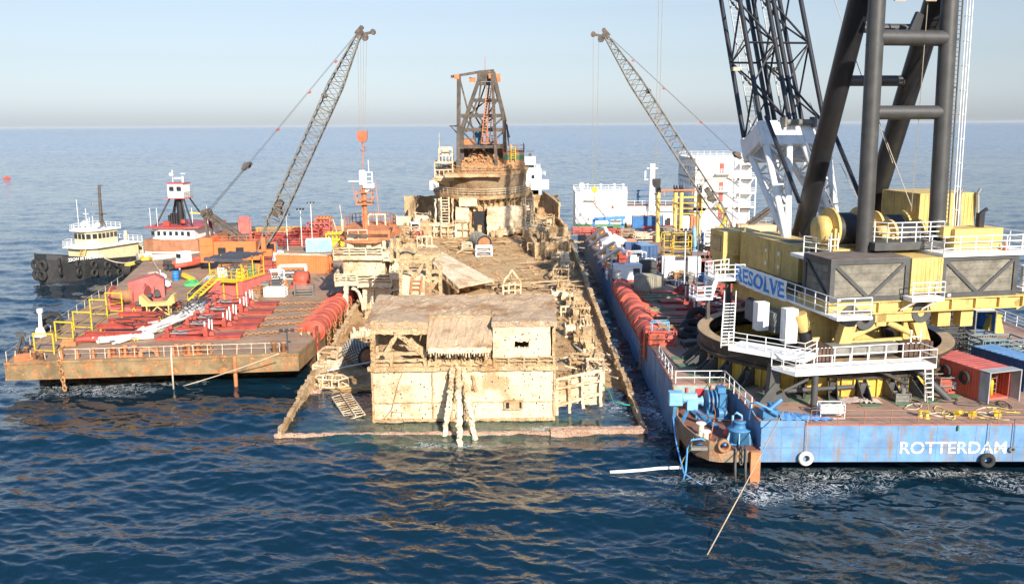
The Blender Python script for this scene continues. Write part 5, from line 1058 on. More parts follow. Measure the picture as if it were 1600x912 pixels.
# yellow saddle cradle
a = lbz(219, 487); b = lbz(262, 494); m_ = MB(); w = (lbz(262, 492) - lbz(224, 492)).length
for y in (0, 1.3):
 for x in (0.5, w): m_.bar((x, y, 0), (x, y, 1.35), 0.16)
 m_.bar((0.5, y, 0), (w / 2 + .2, y, 1.2), 0.12); m_.bar((w, y, 0), (w / 2 + .2, y, 1.2), 0.12)
m_.box((w / 2 + 0.2, 0.65, 1.5), (w + 0.6, 1.6, 0.35)); m_.prism([(-0.3, 0), (0.9, 0), (-0.1, 1.1), (-0.3, 1.1)], 1.6, T(0, 1.45, 1.6, rx=math.pi / 2)); m_.prism([(w - 0.4, 0), (w + 0.8, 0), (w + 0.8, 1.1), (w + 0.5, 1.1)], 1.6, T(0, 1.45, 1.6, rx=math.pi / 2))
c = lbz(224, 494); solo(m_, 'saddle_cradle', mat('faded yellow', (0.78, 0.5, 0.16), 0.6, rust=0.2), 'faded yellow saddle cradle with upturned ends standing behind the red beams', 'cradle', LB, (c.x, c.y, 0), 0.05)
# striped pipe, hose run
a = lbz(142, 531, .3); b = lbz(241, 526, .3); d_ = b - a; L_ = d_.length; t = thing('striped_pipe', 'red and white banded pipe lying in front of the red beams', 'pipe', LB, (a.x, a.y, 0.35), math.atan2(d_.y, d_.x))
m_ = MB(); m_.tube((0, 0, 0), (L_, 0, 0), 0.3, 12); m_.build('pipe', WHITE, t); m_ = MB()
for k in (0.0, 0.5): m_.tube((L_ * k - 0.01, 0, 0), (L_ * k + 0.9, 0, 0), 0.32, 12)
m_.tube((-1.5, 0.3, -0.02), (1.4, 0.5, 0.05), 0.42, 10); m_.build('red_band', RED, t)
r = random.Random(4)
for k in range(14):
 m_ = MB(); t0 = r.uniform(-1, 1)
 P = [lbz(px_ + r.uniform(-10, 10) + t0 * 12, py_ + r.uniform(-3, 3), 0.25) for px_, py_ in ((165, 534), (205, 527), (245, 514), (275, 500), (305, 486), (330, 470))]
 for p in P: p.z = r.uniform(0.12, 0.75)
 solo(m_.path(P, 0.13 if k % 3 else 0.2, 6), 'white_hose', mat('dirty white hose', (0.72, 0.69, 0.62), 0.7), 'dirty white hose in the loose bundle between the beams and the pullers', 'hose', LB, group='white hoses in the bundle')
for k in range(16):
 p = lbz(r.uniform(190, 330), 0, 0) if False else None
 f = r.random(); px = 200 + 135 * f; py = 524 - 52 * f + r.uniform(-6, 6); c = lbz(px, py); a = r.uniform(0.4, 1.1); m_ = MB(); m_.path([(c.x + a * 1.6 * math.cos(t_ / 3.0), c.y + a * math.sin(t_ / 3.0), 0.5 + 0.9 * abs(math.sin(t_ / 6.0 + f * 5))) for t_ in range(17)], 0.05, 5)
 solo(m_, 'black_cable', RUBBER, 'black cable looped over the white hose bundle', 'cable', LB, group='black cables over the hoses')
for i, (px, py, m, lbx) in enumerate(((300, 446, mat('bright green', (0.1, 0.5, 0.15), .7), 'bright green coiled line behind the hose bundle'), (330, 440, BLUEL, 'pale blue coiled line near the yellow stairs'), (312, 455, RUBBER, 'black hose coil left of the yellow stairs'))):
 c = lbz(px, py); m_ = MB()
 for k in range(4): m_.torus(T(0, 0, 0.1 + 0.14 * k, rx=0.1 * k), 1.2 - 0.12 * k, 0.09, 22, 6)
 solo(m_, 'coiled_line', m, lbx, 'coil', LB, (c.x, c.y, 0))
m_ = MB(); m_.box((0, 0, 0.4), (2.6, 0.7, 0.5)); c = lbz(293, 437); solo(m_, 'yellow_case', YELB, 'small yellow slab leaning among the lines by the barge left edge', 'case', LB, (c.x, c.y, 0.1), -0.6, ry=0.25)
# net heap
m_ = MB(); 
for k in range(90): a = r.uniform(0, 6.3); q = r.random(); m_.torus(T(2.6 * q * math.cos(a), 1.6 * q * math.sin(a), 0.25 + 0.6 * (1 - q), rx=r.uniform(-1, 1), ry=r.uniform(-1, 1)), r.uniform(0.2, 0.55), 0.05, 10, 4)
c = lbz(322, 462); solo(m_, 'net_heap', mat('grey green net', (0.12, 0.16, 0.14), .9), 'dark grey-green heap of netting left of the pink container', 'net', LB, (c.x, c.y, 0))
# big pinkish red winch, red power pack, tanks at the left edge
c = lbz(198, 486); winch(1.5, REDP, RUSTY, 'big faded red double winch at the left edge of the left barge', LB, (c.x, c.y + 1.8, 0), -0.1)
c = lbz(210, 470); m_ = MB(); m_.prism([(-2.4, 0), (2.4, 0), (2.4, 2.6), (1.2, 3.3), (-2.4, 2.4)], 2.6, T(0, 1.3, 0, rx=math.pi / 2)); m_.box((0, -1.36, 1.0), (1.6, 0.06, 1.2)); solo(m_, 'winch_cover', REDP, 'pinkish red sloping cover behind the big winch', 'cover', LB, (c.x + 1, c.y + 3.0, 0), 0.2)
def skid_unit(frame, loc, rz, label, m, name='power_pack', w=3.0, d_=1.8, h=1.7, tank=WHITE, cage=None, cat='machine', group=None):
 t = thing(name, label, cat, frame, loc, rz, group); a = MB(); a.box((0, 0, 0.12), (w, d_, 0.2)); a.box((-w * 0.18, 0, h * 0.5), (w * 0.55, d_ * 0.75, h * 0.72)); a.box((-w * 0.18, 0, h * 0.9), (w * 0.45, d_ * 0.6, 0.12)); a.build('housing', m, t)
 b = MB(); b.tube((w * 0.3, -d_ * 0.35, h * 0.5), (w * 0.3, d_ * 0.35, h * 0.5), h * 0.26, 12); b.tube((w * 0.18, 0, h * 0.6), (w * 0.18, 0, h * 1.1), 0.07, 6); b.build('motor', tank, t)
 g = MB(); 
 for k in range(5): g.box((-w * 0.18, -d_ * 0.385, h * (0.3 + 0.11 * k)), (w * 0.42, 0.03, 0.05))
 g.build('grille', GREYD, t)
 if cage: frame_box(w, d_, h * 1.12, 0.09, 1).build('cage', cage, t)
 return t
for px, py, m, tk, cg, lab in ((252, 452, RED, WHITE, None, 'red engine unit with white motor right of the big faded winch'), (236, 468, REDP, GREYD, None, 'low pink engine unit between the winch and the saddle cradle'), (246, 440, CREAMR, WHITE, None, 'cream tank unit beside the blue barrel at the left edge')):
 c = lbz(px, py); skid_unit(LB, (c.x, c.y, 0), R.uniform(-.5, .5), lab, m, tank=tk, cage=cg)
def barrel(m, label, frame, loc, s=1.0, group=None):
 b = MB(); b.lathe([(0, 0), (0.29, 0), (0.3, 0.03), (0.29, 0.06), (0.29, 0.3), (0.305, 0.31), (0.29, 0.33), (0.29, 0.58), (0.305, 0.6), (0.29, 0.62), (0.29, 0.86), (0.3, 0.88), (0.29, 0.9), (0.27, 0.88), (0, 0.87)], 16, Matrix.Scale(s, 4)); return solo(b, 'barrel', m, label, 'barrel', frame, loc, 0, group)
c = lbz(275, 438); barrel(mat('drum blue', (0.03, 0.2, 0.55), .5), 'bright blue barrel standing alone near the left barge edge', LB, (c.x, c.y, 0), 1.7)
c = lbz(231, 463); barrel(mat('drum blue', (0.03, 0.2, 0.55), .5), 'blue drum partly hidden behind the pink engine unit', LB, (c.x, c.y, 0), 1.5)
c = lbz(470, 449); barrel(RED, 'x', LB, (c.x + 5.2, c.y + 1.5, 0), 1.3)['label'] = 'small red drum right of the round red tank'
# pink container with yellow stair tower and canopy
a = lbz(338, 468); b = lbz(367, 471); b2 = lbz(413, 447)
c = (lbz(338, 466) + b2) / 2; pk = container(6.0, 8.2, 2.6, 'faded pink-red container under the yellow stair tower with dark canopy', REDP, LB, (lbz(352, 468).x + 1.2, lbz(352, 468).y + 4.2, 0), rad(-20), roofm=RUSTY, doors='none')
t = thing('canopy_tower', 'yellow railed platform with stair and dark sagging canopy on the pink container', 'platform', LB, (lbz(352, 468).x + 1.2, lbz(352, 468).y + 3.6, 2.62), rad(-20))
m_ = MB(); m_.box((0, 0, 0.1), (5.2, 6.4, 0.2)); m_.build('floor', YELB, t); m_ = MB()
for x in (-2.5, 2.5):
 for y in (-3.1, 0, 3.1): m_.tube((x, y, 0.1), (x, y, 3.2), 0.08, 6)
rail_mb([(-2.5, -3.1, 0.2), (2.5, -3.1, 0.2), (2.5, 3.1, 0.2), (-2.5, 3.1, 0.2), (-2.5, -3.1, 0.2)], 1.1, 2, 1.7, 0.05, m_); m_.build('railing', YELB, t)
def cloth(w, l, sagz, n=12, z0=3.2):
 m2 = MB(); pts = [(-w / 2 + w * i / n, -l / 2 + l * j / n, z0 - sagz * (1 - (2 * i / n - 1) ** 2) * (1 - (2 * j / n - 1) ** 2) + 0.06 * math.sin(i * 2.3 + j * 1.7)) for j in range(n + 1) for i in range(n + 1)]
 m2.add(pts, [(j * (n + 1) + i, j * (n + 1) + i + 1, (j + 1) * (n + 1) + i + 1, (j + 1) * (n + 1) + i) for j in range(n) for i in range(n)], True); return m2
m_ = cloth(6.2, 7.0, 0.35); k0 = len(m_.v); m_.add([(-3.1, -3.5, 3.2), (3.1, -3.5, 3.2), (3.1, -3.55, 2.7), (-3.1, -3.55, 2.75)], [(0, 3, 2, 1)]); m_.build('canopy', TARP, t)
m_ = MB(); s0 = Vector((-1.6, -3.2, 0.2)); s1 = Vector((-3.9, -6.0, -2.5))
for y in (-0.5, 0.5): m_.bar(s0 + Vector((y, 0, 0)), s1 + Vector((y, 0, 0)), 0.1, 0.25); m_.bar(s0 + Vector((y, 0, 1.0)), s1 + Vector((y, 0, 1.0)), 0.06); m_.bar(s1 + Vector((y, 0, 0)), s1 + Vector((y, 0, 1)), 0.06)
for k in range(9): p = s0.lerp(s1, k / 9); m_.box(p, (1.0, 0.28, 0.05))
for x in (0.1, 2.2): m_.bar((x, -4.0, -2.6), (x, -4.0, 1.2), 0.14)
m_.box((1.1, -3.9, 0.05), (2.4, 1.3, 0.1)); m_.build('stair', YELB, t)
for k, (x, y, m) in enumerate(((-1.5, -1.5, WHITE), (0.2, -0.6, WHITE), (1.6, -1.8, YELB), (1.5, 1.4, GREENP), (-1.2, 1.2, WHITE), (0.6, -2.2, GREYW))):
 solo(frame_box(0.9, 0.8, 1.3, 0.12, 1, panels=1), 'control_cabinet', m, f'small control cabinet under the dark canopy of the left barge platform', 'cabinet', t.matrix_basis, (x, y, 0.22), 0.2 * k, 'cabinets under the left canopy')
# orange long container, blue one behind, white box, frames etc
def cont_px(pa, pb, dep, h, label, m, frame, **kw):
 """long side facing the camera from photo point pa to pb at the deck"""
 a = onz(*pa, 0, frame); b = onz(*pb, 0, frame); d_ = b - a; w = d_.length; an = math.atan2(d_.y, d_.x); c = (a + b) / 2 + Vector((-math.sin(an), math.cos(an), 0)) * dep / 2
 return container(w, dep, h, label, m, frame, (c.x, c.y, kw.pop('z', 0)), an, **kw)
cont_px((432, 425), (512, 427), 2.6, 2.9, 'long bright orange container standing alone in mid-deck of the left barge', ORC, LB, doors='none', roofm=CREAMR)
cont_px((478, 394), (518, 393), 2.5, 2.4, 'pale blue open-topped container beyond the long orange one', BLUEL, LB, doors='none', roofm=WHITE)
cont_px((418, 419), (434, 419), 4, 2.6, 'white box container behind the red pump, left of the long orange one', WHITE, LB)
def truss_rack(frame, loc, rz, w, d_, h, m, name, label, cat='frame'):
 t = thing(name, label, cat, frame, loc, rz); frame_box(w, d_, h, 0.16, 1).build('frame', m, t); q = MB()
 for k in range(5): x = -w * 0.38 + w * 0.76 * k / 4; q.tube((x, -d_ * 0.3, h * 0.35), (x, d_ * 0.3, h * 0.5), w * 0.075, 8); q.box((x, 0, h * 0.2), (w * 0.1, d_ * 0.5, 0.3))
 q.build('valve_block', GREYW, t); return t
c = lbz(458, 434); truss_rack(LB, (c.x, c.y, 0), 0, 4.2, 2.0, 2.0, WHITE, 'valve_rack', 'white rack full of valves in front of the orange container')
c = lbz(433, 444); truss_rack(LB, (c.x, c.y, 0), .3, 2.0, 1.8, 2.2, WHITE, 'pump_rack', 'upright white rack with dark interior left of the valve rack')
c = lbz(423, 424); skid_unit(LB, (c.x, c.y, 0), .2, 'red pump skid between the canopy tower and the orange container', RED, tank=RED, cage=RED, h=2.2)
c = lbz(471, 450); m_ = MB(); m_.lathe([(0, -1.0), (1.2, -1.0), (1.25, 0), (1.2, 1.0), (0, 1.0)], 22, T(0, 0, 1.2, ry=math.pi / 2), True); m_.box((0, 0, 0.2), (3.0, 2.6, 0.4)); m_.box((0, 0, 0.7), (2.0, 2.4, 0.8)); solo(m_, 'round_tank', REDF, 'round-topped bright red tank in mid-deck of the left barge', 'tank', LB, (c.x, c.y + 1, 0), -0.15)
c = lbz(476, 461); solo(frame_box(2.6, 1.6, 1.4, 0.14, 3), 'wire_basket', GREYW, 'grey wire basket just in front of the round red tank', 'basket', LB, (c.x, c.y, 0.02))
for i, (px, py, w, h, m, lab) in enumerate(((401, 462, 1.6, 1.4, RUSTY, 'rusty cube crate right of the pink container'), (412, 457, 1.8, 1.7, GREYW, 'grey crate second from the pink container'), (431, 462, 3.0, 1.2, WHITE, 'white bundled crate with black lid in mid-deck'), (428, 450, 2.0, 1.4, GREYD, 'black-topped crate behind the white bundled crate'), (395, 469, 1.2, 1.0, WOOD, 'small wooden crate by the innermost puller'))):
 c = lbz(px, py); m_ = frame_box(w, 1.4, h, 0.1, 2); m_.box((0, 0, h * 0.45), (w * 0.9, 1.25, h * 0.85)); solo(m_, 'deck_crate', m, lab, 'crate', LB, (c.x, c.y, 0.02), R.uniform(-.4, .4))
def lamp_post(frame, loc, h, label, name='light_post', m=WHITER):
 t = thing(name, label, 'lamp', frame, loc); a = MB(); a.tube((0, 0, 0), (0, 0, h), 0.08, 6); a.bar((-0.8, 0, h), (0.8, 0, h), 0.1); a.build('post', m, t); b = MB()
 for x in (-0.6, 0, 0.6): b.box((x, -0.12, h + 0.1), (0.4, 0.2, 0.3), rx=0.4)
 b.build('lamp_head', GREYD, t); return t
for i, (px, py, ht, lab) in enumerate(((450, 392, 7, 'slim light post behind the orange container'), (472, 385, 7.5, 'slim light post beside the pale blue container'), (488, 376, 8, 'farthest slim light post near the wreck tower'))): c = lbz(px, py); lamp_post(LB, (c.x, c.y, 0), ht, lab)
x, y, _ = P2(441, 548); t = lamp_post(LB, (x + 0.6, y, 0), 2.2, 'short twin floodlight on the near right corner of the left barge', m=GREYD)
# far deck clutter on the left barge
for i, (px, py, w, d_, h, m, lab) in enumerate(((430, 372, 10, 3, 1.0, RED, 'long red slab load at the far end of the left barge'), (480, 369, 6, 4, 1.6, RED, 'red frame load right of the long slab'), (500, 366, 5, 3, 2.6, REDP, 'tall faded red load nearest the wreck'), (506, 357, 3.5, 3, 2.6, ORC, 'small orange box at the far end of the left barge'), (455, 382, 7, 5, 0.9, RED, 'low red load behind the crane tracks'), (524, 384, 3.4, 2.6, 2.6, YELB, 'yellow timber-like crate squeezed beside the wreck tower'))):
 c = lbz(px, py); m_ = frame_box(w, d_, h, 0.25, 1); m_.box((0, 0, h * 0.35), (w * 0.96, d_ * 0.9, h * 0.6)); 
 for k in range(4): m_.box((-w * 0.35 + w * 0.23 * k, 0, h * 0.9), (w * 0.1, d_ * 0.6, h * 0.5))
 solo(m_, 'stacked_load', m, lab, 'load', LB, (c.x, c.y, 0), R.uniform(-.2, .2))
c = lbz(350, 388); winch(2.3, REDP, GREYD, 'large pinkish winch beyond the orange crane', LB, (c.x, c.y + 10, 0), 0.2)
m_ = MB(); a = lbz(357, 372); b = lbz(470, 368); 
rail_mb([(a.x, a.y, 0), (b.x, b.y, 0)], 2.0, 2, 3.0, 0.08, m_); solo(m_, 'far_rail', YELB, 'thin yellow railing along the far end of the left barge', 'railing', LB)
# ropes and chains over the near edge
mb = MB(); a = LB @ Vector(P2(436, 552, 0.9)); b = onz(285, 603, 0.0); mb.path(sag(a, b, 0.15), 0.05, 6); tag(mb.build('mooring_rope', ROPE), 'pale mooring rope slanting from the barge corner into the sea', 'rope')
mb = MB(); p = LB @ Vector((lbz(265, 560).x, 0, 0)); mb.path([p + Vector((0, 0.2, 1.0)), p + Vector((0.1, -0.25, 0)), p + Vector((0.1, -0.3, -3.6))], 0.1, 6); tag(mb.build('hanging_rope', ROPE), 'thick pale rope hanging straight down the near hull into the water', 'rope')
mb = MB(); p = LB @ Vector((lbz(362, 560).x, 0, 0)); mb.tube(p + Vector((0, -0.15, -0.1)), p + Vector((0, -0.15, -3.8)), 0.22, 8); tag(mb.build('rust_pile', ORUST), 'rusty vertical pipe against the near hull of the left barge', 'pipe')
p = lbz(98, 560); mb = chain_mb([(p.x - 0.3, 0.8, 0.3), (p.x, -0.2, 0.05), (p.x + 0.3, -0.25, -3.0)], 0.55, 0.09); solo(mb, 'anchor_chain', CHAINM, 'heavy rusty chain hanging over the near edge of the left barge', 'chain', LB)
p = lbz(30, 557); m_ = MB(); m_.bar((-0.3, 0, 0), (0.5, 0, 2.4), 0.25); m_.bar((0.7, 0.4, 0), (0.5, 0, 2.4), 0.2); m_.box((0.4, 0, 2.4), (0.9, 0.3, 0.4)); solo(m_, 'roller_stand', GREYD, 'dark leaning roller frame at the left corner of the barge', 'frame', LB, (p.x, p.y, 0))
m_ = MB(); m_.box((0, 0, 0.3), (2.0, 1.0, 0.5), rx=0.3); p = lbz(40, 563); solo(m_, 'rust_wedge', ORUST, 'tilted rusty wedge lying by the left corner of the barge', 'wedge', LB, (p.x, p.y, 0), 0.3)
p = lbz(78, 527); m_ = MB(); m_.tube((0, 0, 0), (0.2, 0, 3.4), 0.28, 8, 0.15); m_.box((0.2, 0, 3.2), (0.5, 0.5, 0.5)); m_.tube((0, 0, 0.2), (0, 0, 1.2), 0.7, 10, 0.4); solo(m_, 'mooring_buoy', TENT, 'white cone-shaped buoy standing at the left edge near the gates', 'buoy', LB, (p.x - 1, p.y, 0))
for i, (px, py) in enumerate(((103, 508), (97, 519))): p = lbz(px, py); m_ = MB(); tyre_mb(1.0, 0.36, m_, T(0, 0, 0, rx=1.3)); solo(m_, 'tyre_fender', RUBBER, ('black tyre leaning at the left edge behind the second gate', 'black tyre leaning at the left edge behind the nearest gate')[i], 'tyre', LB, (p.x - 1.6, p.y, 0.4))
# ---------------- orange crawler crane of the left barge
def crawler_crane(frame, loc, rz, bodym, label, boomdir, L_, w=2.2, name='crawler_crane', gantry=True, headm=DARKST):
 """local: x along the boom (outwards); boomdir (x,z) unit"""
 t = thing(name, label, 'crane', frame, loc, rz)
 for s in (-1, 1):
  m_ = MB(); m_.prism([(-4.2, 0.3), (-3.7, 0), (3.7, 0), (4.2, 0.3), (4.2, 0.9), (3.8, 1.25), (-3.8, 1.25), (-4.2, 0.9)], 1.0, T(0, s * 2.6 + 0.5, 0, rx=math.pi / 2)); 
  for k in range(20): m_.box((-3.9 + 0.41 * k, s * 2.6, 1.27), (0.26, 1.04, 0.06))
  m_.build('track', RUSTY, t)
 m_ = MB(); m_.box((0, 0, 0.8), (4, 4.4, 0.7)); m_.lathe([(0, 1.2), (1.7, 1.2), (1.7, 1.7), (0, 1.7)], 24); m_.build('carbody', DARKST, t)
 m_ = MB(); m_.box((-1.2, 0, 2.1), (9.0, 3.6, 0.6)); m_.box((-1.4, 0, 3.6), (7.0, 3.4, 2.7)); m_.box((3.6, -1.2, 2.9), (2.2, 1.0, 1.2)); b = m_.build('body', bodym, t)
 d_ = MB(); 
 for x in (-3.6, -0.6): d_.box((x, -1.72, 3.2), (1.3, 0.06, 1.5))
 d_.build('door_shade', BLACKP, b)  # flat black panels painted as shaded openings on the closed body
 m_ = MB()
 for y in (-1.5, 0, 1.5):
  for z in (2.2, 3.6, 5.0): m_.box((-6.0, y, z), (2.2, 1.46, 1.36))
 m_.build('counterweight', bodym, t)
 MB().box((3.4, -1.4, 4.4), (0.7, 1.0, 2.4)).build('control_post', bodym, t); cb = MB().box((3.9, 1.4, 3.3), (2.0, 1.3, 2.2)).build('cab', bodym, t); m_ = MB(); m_.box((4.92, 1.4, 3.6), (0.04, 1.1, 1.3)); m_.box((3.9, 0.73, 3.6), (1.5, 0.04, 1.2)); m_.build('window', GLASS, cb)
 m_ = rail_mb([(-4.8, -1.75, 4.95), (2.0, -1.75, 4.95)], 0.9, 2, 1.5, 0.04); m_.build('railing', bodym, t)
 bd = Vector((boomdir[0], 0, boomdir[1])).normalized(); f0 = Vector((2.2, 0, 2.4)); tip = f0 + bd * L_
 fr = 0.16; a = f0 + bd * L_ * fr; c = f0 + bd * L_ * 0.78
 m_ = MB(); lattice_mb(f0, a, (0, 1, 0), w * 0.9, w, 0.5, w, 6, 0.13, 0.07, m_); lattice_mb(a, c, (0, 1, 0), w, w, w, w, 22, 0.12, 0.06, m_, False); lattice_mb(c, tip, (0, 1, 0), w, 0.9, w, 0.7, 9, 0.12, 0.06, m_)
 m_.build('boom', GREYW, t)
 m_ = MB(); n_ = Vector((-bd.z, 0, bd.x)); q = f0 + bd * L_ * 0.2
 for k in range(2): m_.box(q + bd * (1.2 * k) + n_ * 0.3, (1.6, w * 0.8, 0.9), ry=-math.atan2(bd.z, bd.x)); 
 m_.tube(q + Vector((0, -w * 0.5, 0)), q + Vector((0, w * 0.5, 0)), 0.6, 12); q = f0 + bd * L_ * 0.72; m_.tube(q + Vector((0, -0.8, 0)) + n_, q + Vector((0, 0.8, 0)) + n_, 0.45, 10); m_.build('boom_fitting', DARKST, t)
 m_ = MB(); 
 for k, (ox, oz, rr_) in enumerate(((0.2, 0.3, 0.7), (1.0, -0.3, 0.6), (0.6, 1.2, 0.3), (2.4, 0.5, 0.45))):
  p = tip + Vector((ox, 0, oz)); m_.tube(p - Vector((0, 0.45, 0)), p + Vector((0, 0.45, 0)), rr_, 16)
 m_.bar(tip, tip + Vector((2.5, 0, 0.5)), 0.4); m_.bar(tip + Vector((-0.5, 0, 0.2)), tip + Vector((0.6, 0, 1.4)), 0.5); m_.build('boom_head', headm, t)
 if gantry:
  m_ = MB(); g = Vector((-6.2, 0, 9.6))
  for y in (-1.3, 1.3): m_.bar((g.x, y, g.z), (-5.6, y, 3.0), 0.42); m_.bar((g.x, y, g.z), (1.6, y, 3.6), 0.6); 
  m_.bar((g.x, -1.6, g.z), (g.x, 1.6, g.z), 0.6); m_.tube((g.x, -1.3, g.z + 0.1), (g.x, -0.6, g.z + 0.1), 0.7, 12); m_.tube((g.x, 0.6, g.z + 0.1), (g.x, 1.3, g.z + 0.1), 0.7, 12); m_.bar((-2.4, -1.3, 6.5), (-2.4, 1.3, 6.5), 0.3); m_.build('gantry', DARKST, t)
  m_ = MB(); fb = g.lerp(tip, 0.27)
  for y in (-1.0, 1.0):
   for e in (-0.2, 0.0, 0.2): m_.tube(g + Vector((0, y + e, 0)), fb + Vector((0, y * 0.7 + e, 0)), 0.02, 4)
   m_.tube(fb + Vector((0, y * 0.7, 0)), tip + Vector((-0.2, y * 0.4, 0.3)), 0.03, 5)
  m_.build('pendant', WIRE, t); m_ = MB(); m_.box(fb, (1.6, 2.4, 0.5), ry=-0.7)
  for y in (-0.7, 0.7): m_.tube(fb + Vector((0, y - 0.25, 0.1)), fb + Vector((0, y + 0.25, 0.1)), 0.55, 12)
  m_.build('floating_block', DARKST, t)
  m_ = MB()
  for f in (0.5, 0.72, 0.9): 
   for y in (-0.6, 0.6): q = g.lerp(tip, f * 0.95); m_.box(q + Vector((0, y * (1.2 - f * 0.6), 0)), (0.5, 0.14, 0.2), ry=-0.7)
  m_.build('pendant_link', RED, t)
 return t, tip
c = lbz(386, 420); cw = LB @ Vector((c.x, c.y, 0)); tipw = ony(560, 55, cw.y + 1.0); foot_w = cw + Vector((2.2, 0, 2.4)); dv = tipw - foot_w
rzc = math.atan2(dv.y, dv.x); L_ = dv.length
crn, tip = crawler_crane(Matrix.Translation(cw), (0, 0, 0), rzc + 0.0, ORANGE, 'orange crawler crane with tall dark lattice boom and gantry on the left barge', ((dv.xy.length), dv.z), L_, 2.3)
tw = crn.matrix_basis @ tip; sp = onz(0, 0, 0)
def hook_set(topw, botw, label, n=3, blockm=mat('hook block red', (0.5, 0.13, 0.06), .6, rust=.3), sl=None, name='hook_block', s=1.0, spread=0.5):
 t = thing(name, label, 'hook', I4, botw); a = Vector(topw) - Vector(botw); m_ = MB()
 for k in range(n): x = spread * (k - (n - 1) / 2); m_.tube((x * 0.6, 0, 0.6 * s), (a.x + x, a.y, a.z), 0.035, 4)
 m_.build('hoist_wire', WIREL, t); m_ = MB(); m_.prism([(-0.8 * s, 0.7 * s), (-0.75 * s, -0.5 * s), (-0.35 * s, -1.0 * s), (0.35 * s, -1.0 * s), (0.75 * s, -0.5 * s), (0.8 * s, 0.7 * s)], 0.7 * s, T(0, 0.35 * s, 0, rx=math.pi / 2)); m_.tube((0, -0.45 * s, 0), (0, 0.45 * s, 0), 0.4 * s, 12); m_.build('block', blockm, t)
 m_ = MB(); m_.path([(0, 0, -0.9 * s), (0, 0, -1.5 * s), (0.32 * s, 0, -1.8 * s), (0.3 * s, 0, -2.2 * s), (-0.05, 0, -2.4 * s), (-0.35 * s, 0, -2.15 * s)], 0.13 * s, 7); m_.build('hook', blockm, t)
 if sl: m_ = MB(); m_.tube((0, 0, -2.2 * s), tuple(Vector(sl) - Vector(botw)), 0.09, 6); m_.build('sling', ORUST, t)
 return t
hb = ony(566, 212, tw.y); hook_set(tw + Vector((0.6, 0, -0.6)), hb, 'rusty red hook block on long wires above the wreck tower mast', 4, sl=ony(567, 268, tw.y), s=1.1)
# ================================================================ right barge
rb = thing('crane_barge', 'wide blue-hulled crane barge right of the wreck with white name letters on its end', 'barge', RB)
XL, XR, YE = -5.0, 38.5, 147.0; BZ = -2.0; BY = 11.2
def rz_(px, py, h=0.0): return onz(px, py, h, RB)
# hull: walls as thick slabs so the corner bay can be hollow
top = [(0.0, 0.0), (XR, 0.0), (XR, YE), (XL, YE), (XL, BY), (0.0, BY)]
n = len(top); mb = MB(); pts = [(x, y, -0.015) for x, y in top] + [(x, y, -2.95) for x, y in top] + [(x, y + (9 if y < 1 else 0), -3.3) for x, y in top] + [(x, y + (10 if y < 1 else 0), -8) for x, y in top]
fs = [tuple(range(n))]
for k in range(3): fs += [(i + n * k, i + n * (k + 1), (i + 1) % n + n * (k + 1), (i + 1) % n + n * k) for i in range(n)]
nv = mb.add(pts, fs); mb.build('hull', HULLB, rb)
mb = MB(); mb.add([(x + (0.06 if x == XL else (-.06 if x == XR else .03)), y + (0.05 if y < 1 else 0), 0.0) for x, y in top], [tuple(range(n))]); mb.build('deck', DECKR, rb)
bay = [(-0.02, -0.02), (-0.02, BY - 0.02), (-5.02, BY - 0.02), (-5.35, 6.5), (-5.2, 3.8), (-4.7, 1.6), (-3.9, 0.3), (-3.2, -0.02)]
mb = MB(); n2 = len(bay); mb.prism(bay[::-1], 0.95, z0=BZ - 0.95); mb.prism([(x * 0.96, y + (5 if y < 4 else 0)) for x, y in bay][::-1], 4.5, z0=BZ - 5.3); mb.build('corner_hull', HULLR, rb)
mb = MB(); mb.add([(x * 0.985 - 0.03, y * 0.99 + 0.03, BZ + 0.004) for x, y in bay], [tuple(range(n2))[::-1]]); mb.build('bay_deck', mat('bay red deck', (0.23, 0.10, 0.07), 0.75, rust=0.3), rb)
mb = MB(); mb.box((-2.5, BY - 0.03, -1.0), (5.0, 0.06, 2.0)); mb.build('bay_end_wall', mat('grey green wall', (0.27, 0.36, 0.33), 0.6, rust=0.15, streak=0.7), rb)
mb = MB(); P = bay[3:8]
for (a, b), (c_, d_) in zip(P, P[1:]): mb.bar((a, b, BZ + 0.35), (c_, d_, BZ + 0.35), 0.12, 0.7)
mb.bar((-5.02, BY, -0.7), (-5.3, 6.8, BZ + 0.4), 0.12, 1.6); mb.build('bay_bulwark', HULLR, rb)
mb = MB(); mb.box((19.2, 0.06, 0.06), (38.6, 0.12, 0.14)); mb.box((XL + 0.04, (YE + BY) / 2, 0.06), (0.12, YE - BY, 0.14)); mb.bar((0.05, 0.1, 0.06), (0.05, BY, 0.06), 0.12, 0.14); mb.bar((XL, BY, 0.06), (0, BY, 0.06), 0.12, 0.14); mb.build('deck_edge', mat('red edge', (0.33, 0.13, 0.10), .7, rust=.3), rb)
mb = MB(); mb.box((1.6, -0.03, 0.18), (3.4, 0.1, 0.5)); mb.box((19.2, -0.02, -1.75), (38.6, 0.07, 0.07)); mb.build('transom_trim', HULLB, rb); mb = MB()
for k in range(13): mb.box((3.0 * k + 1.6, -0.006, -1.45), (0.05, 0.03, 2.9))
for z in (-0.75, -2.3): mb.box((19.2, -0.005, z), (38.5, 0.026, 0.04))
tag(mb.build('weld_seam', HULLB, rb), kind='stuff')
mb = MB()
for k in range(46): mb.box((XL - 0.005, BY + 1.5 + 2.95 * k, -1.6), (0.03, 0.06, 3.1))
tag(mb.build('side_seam', HULLB, rb), kind='stuff')
mb = MB(); mb.box((-0.45, -0.25, -4.0), (0.75, 0.4, 4.0)); mb.build('rust_skeg', ORUST, rb)
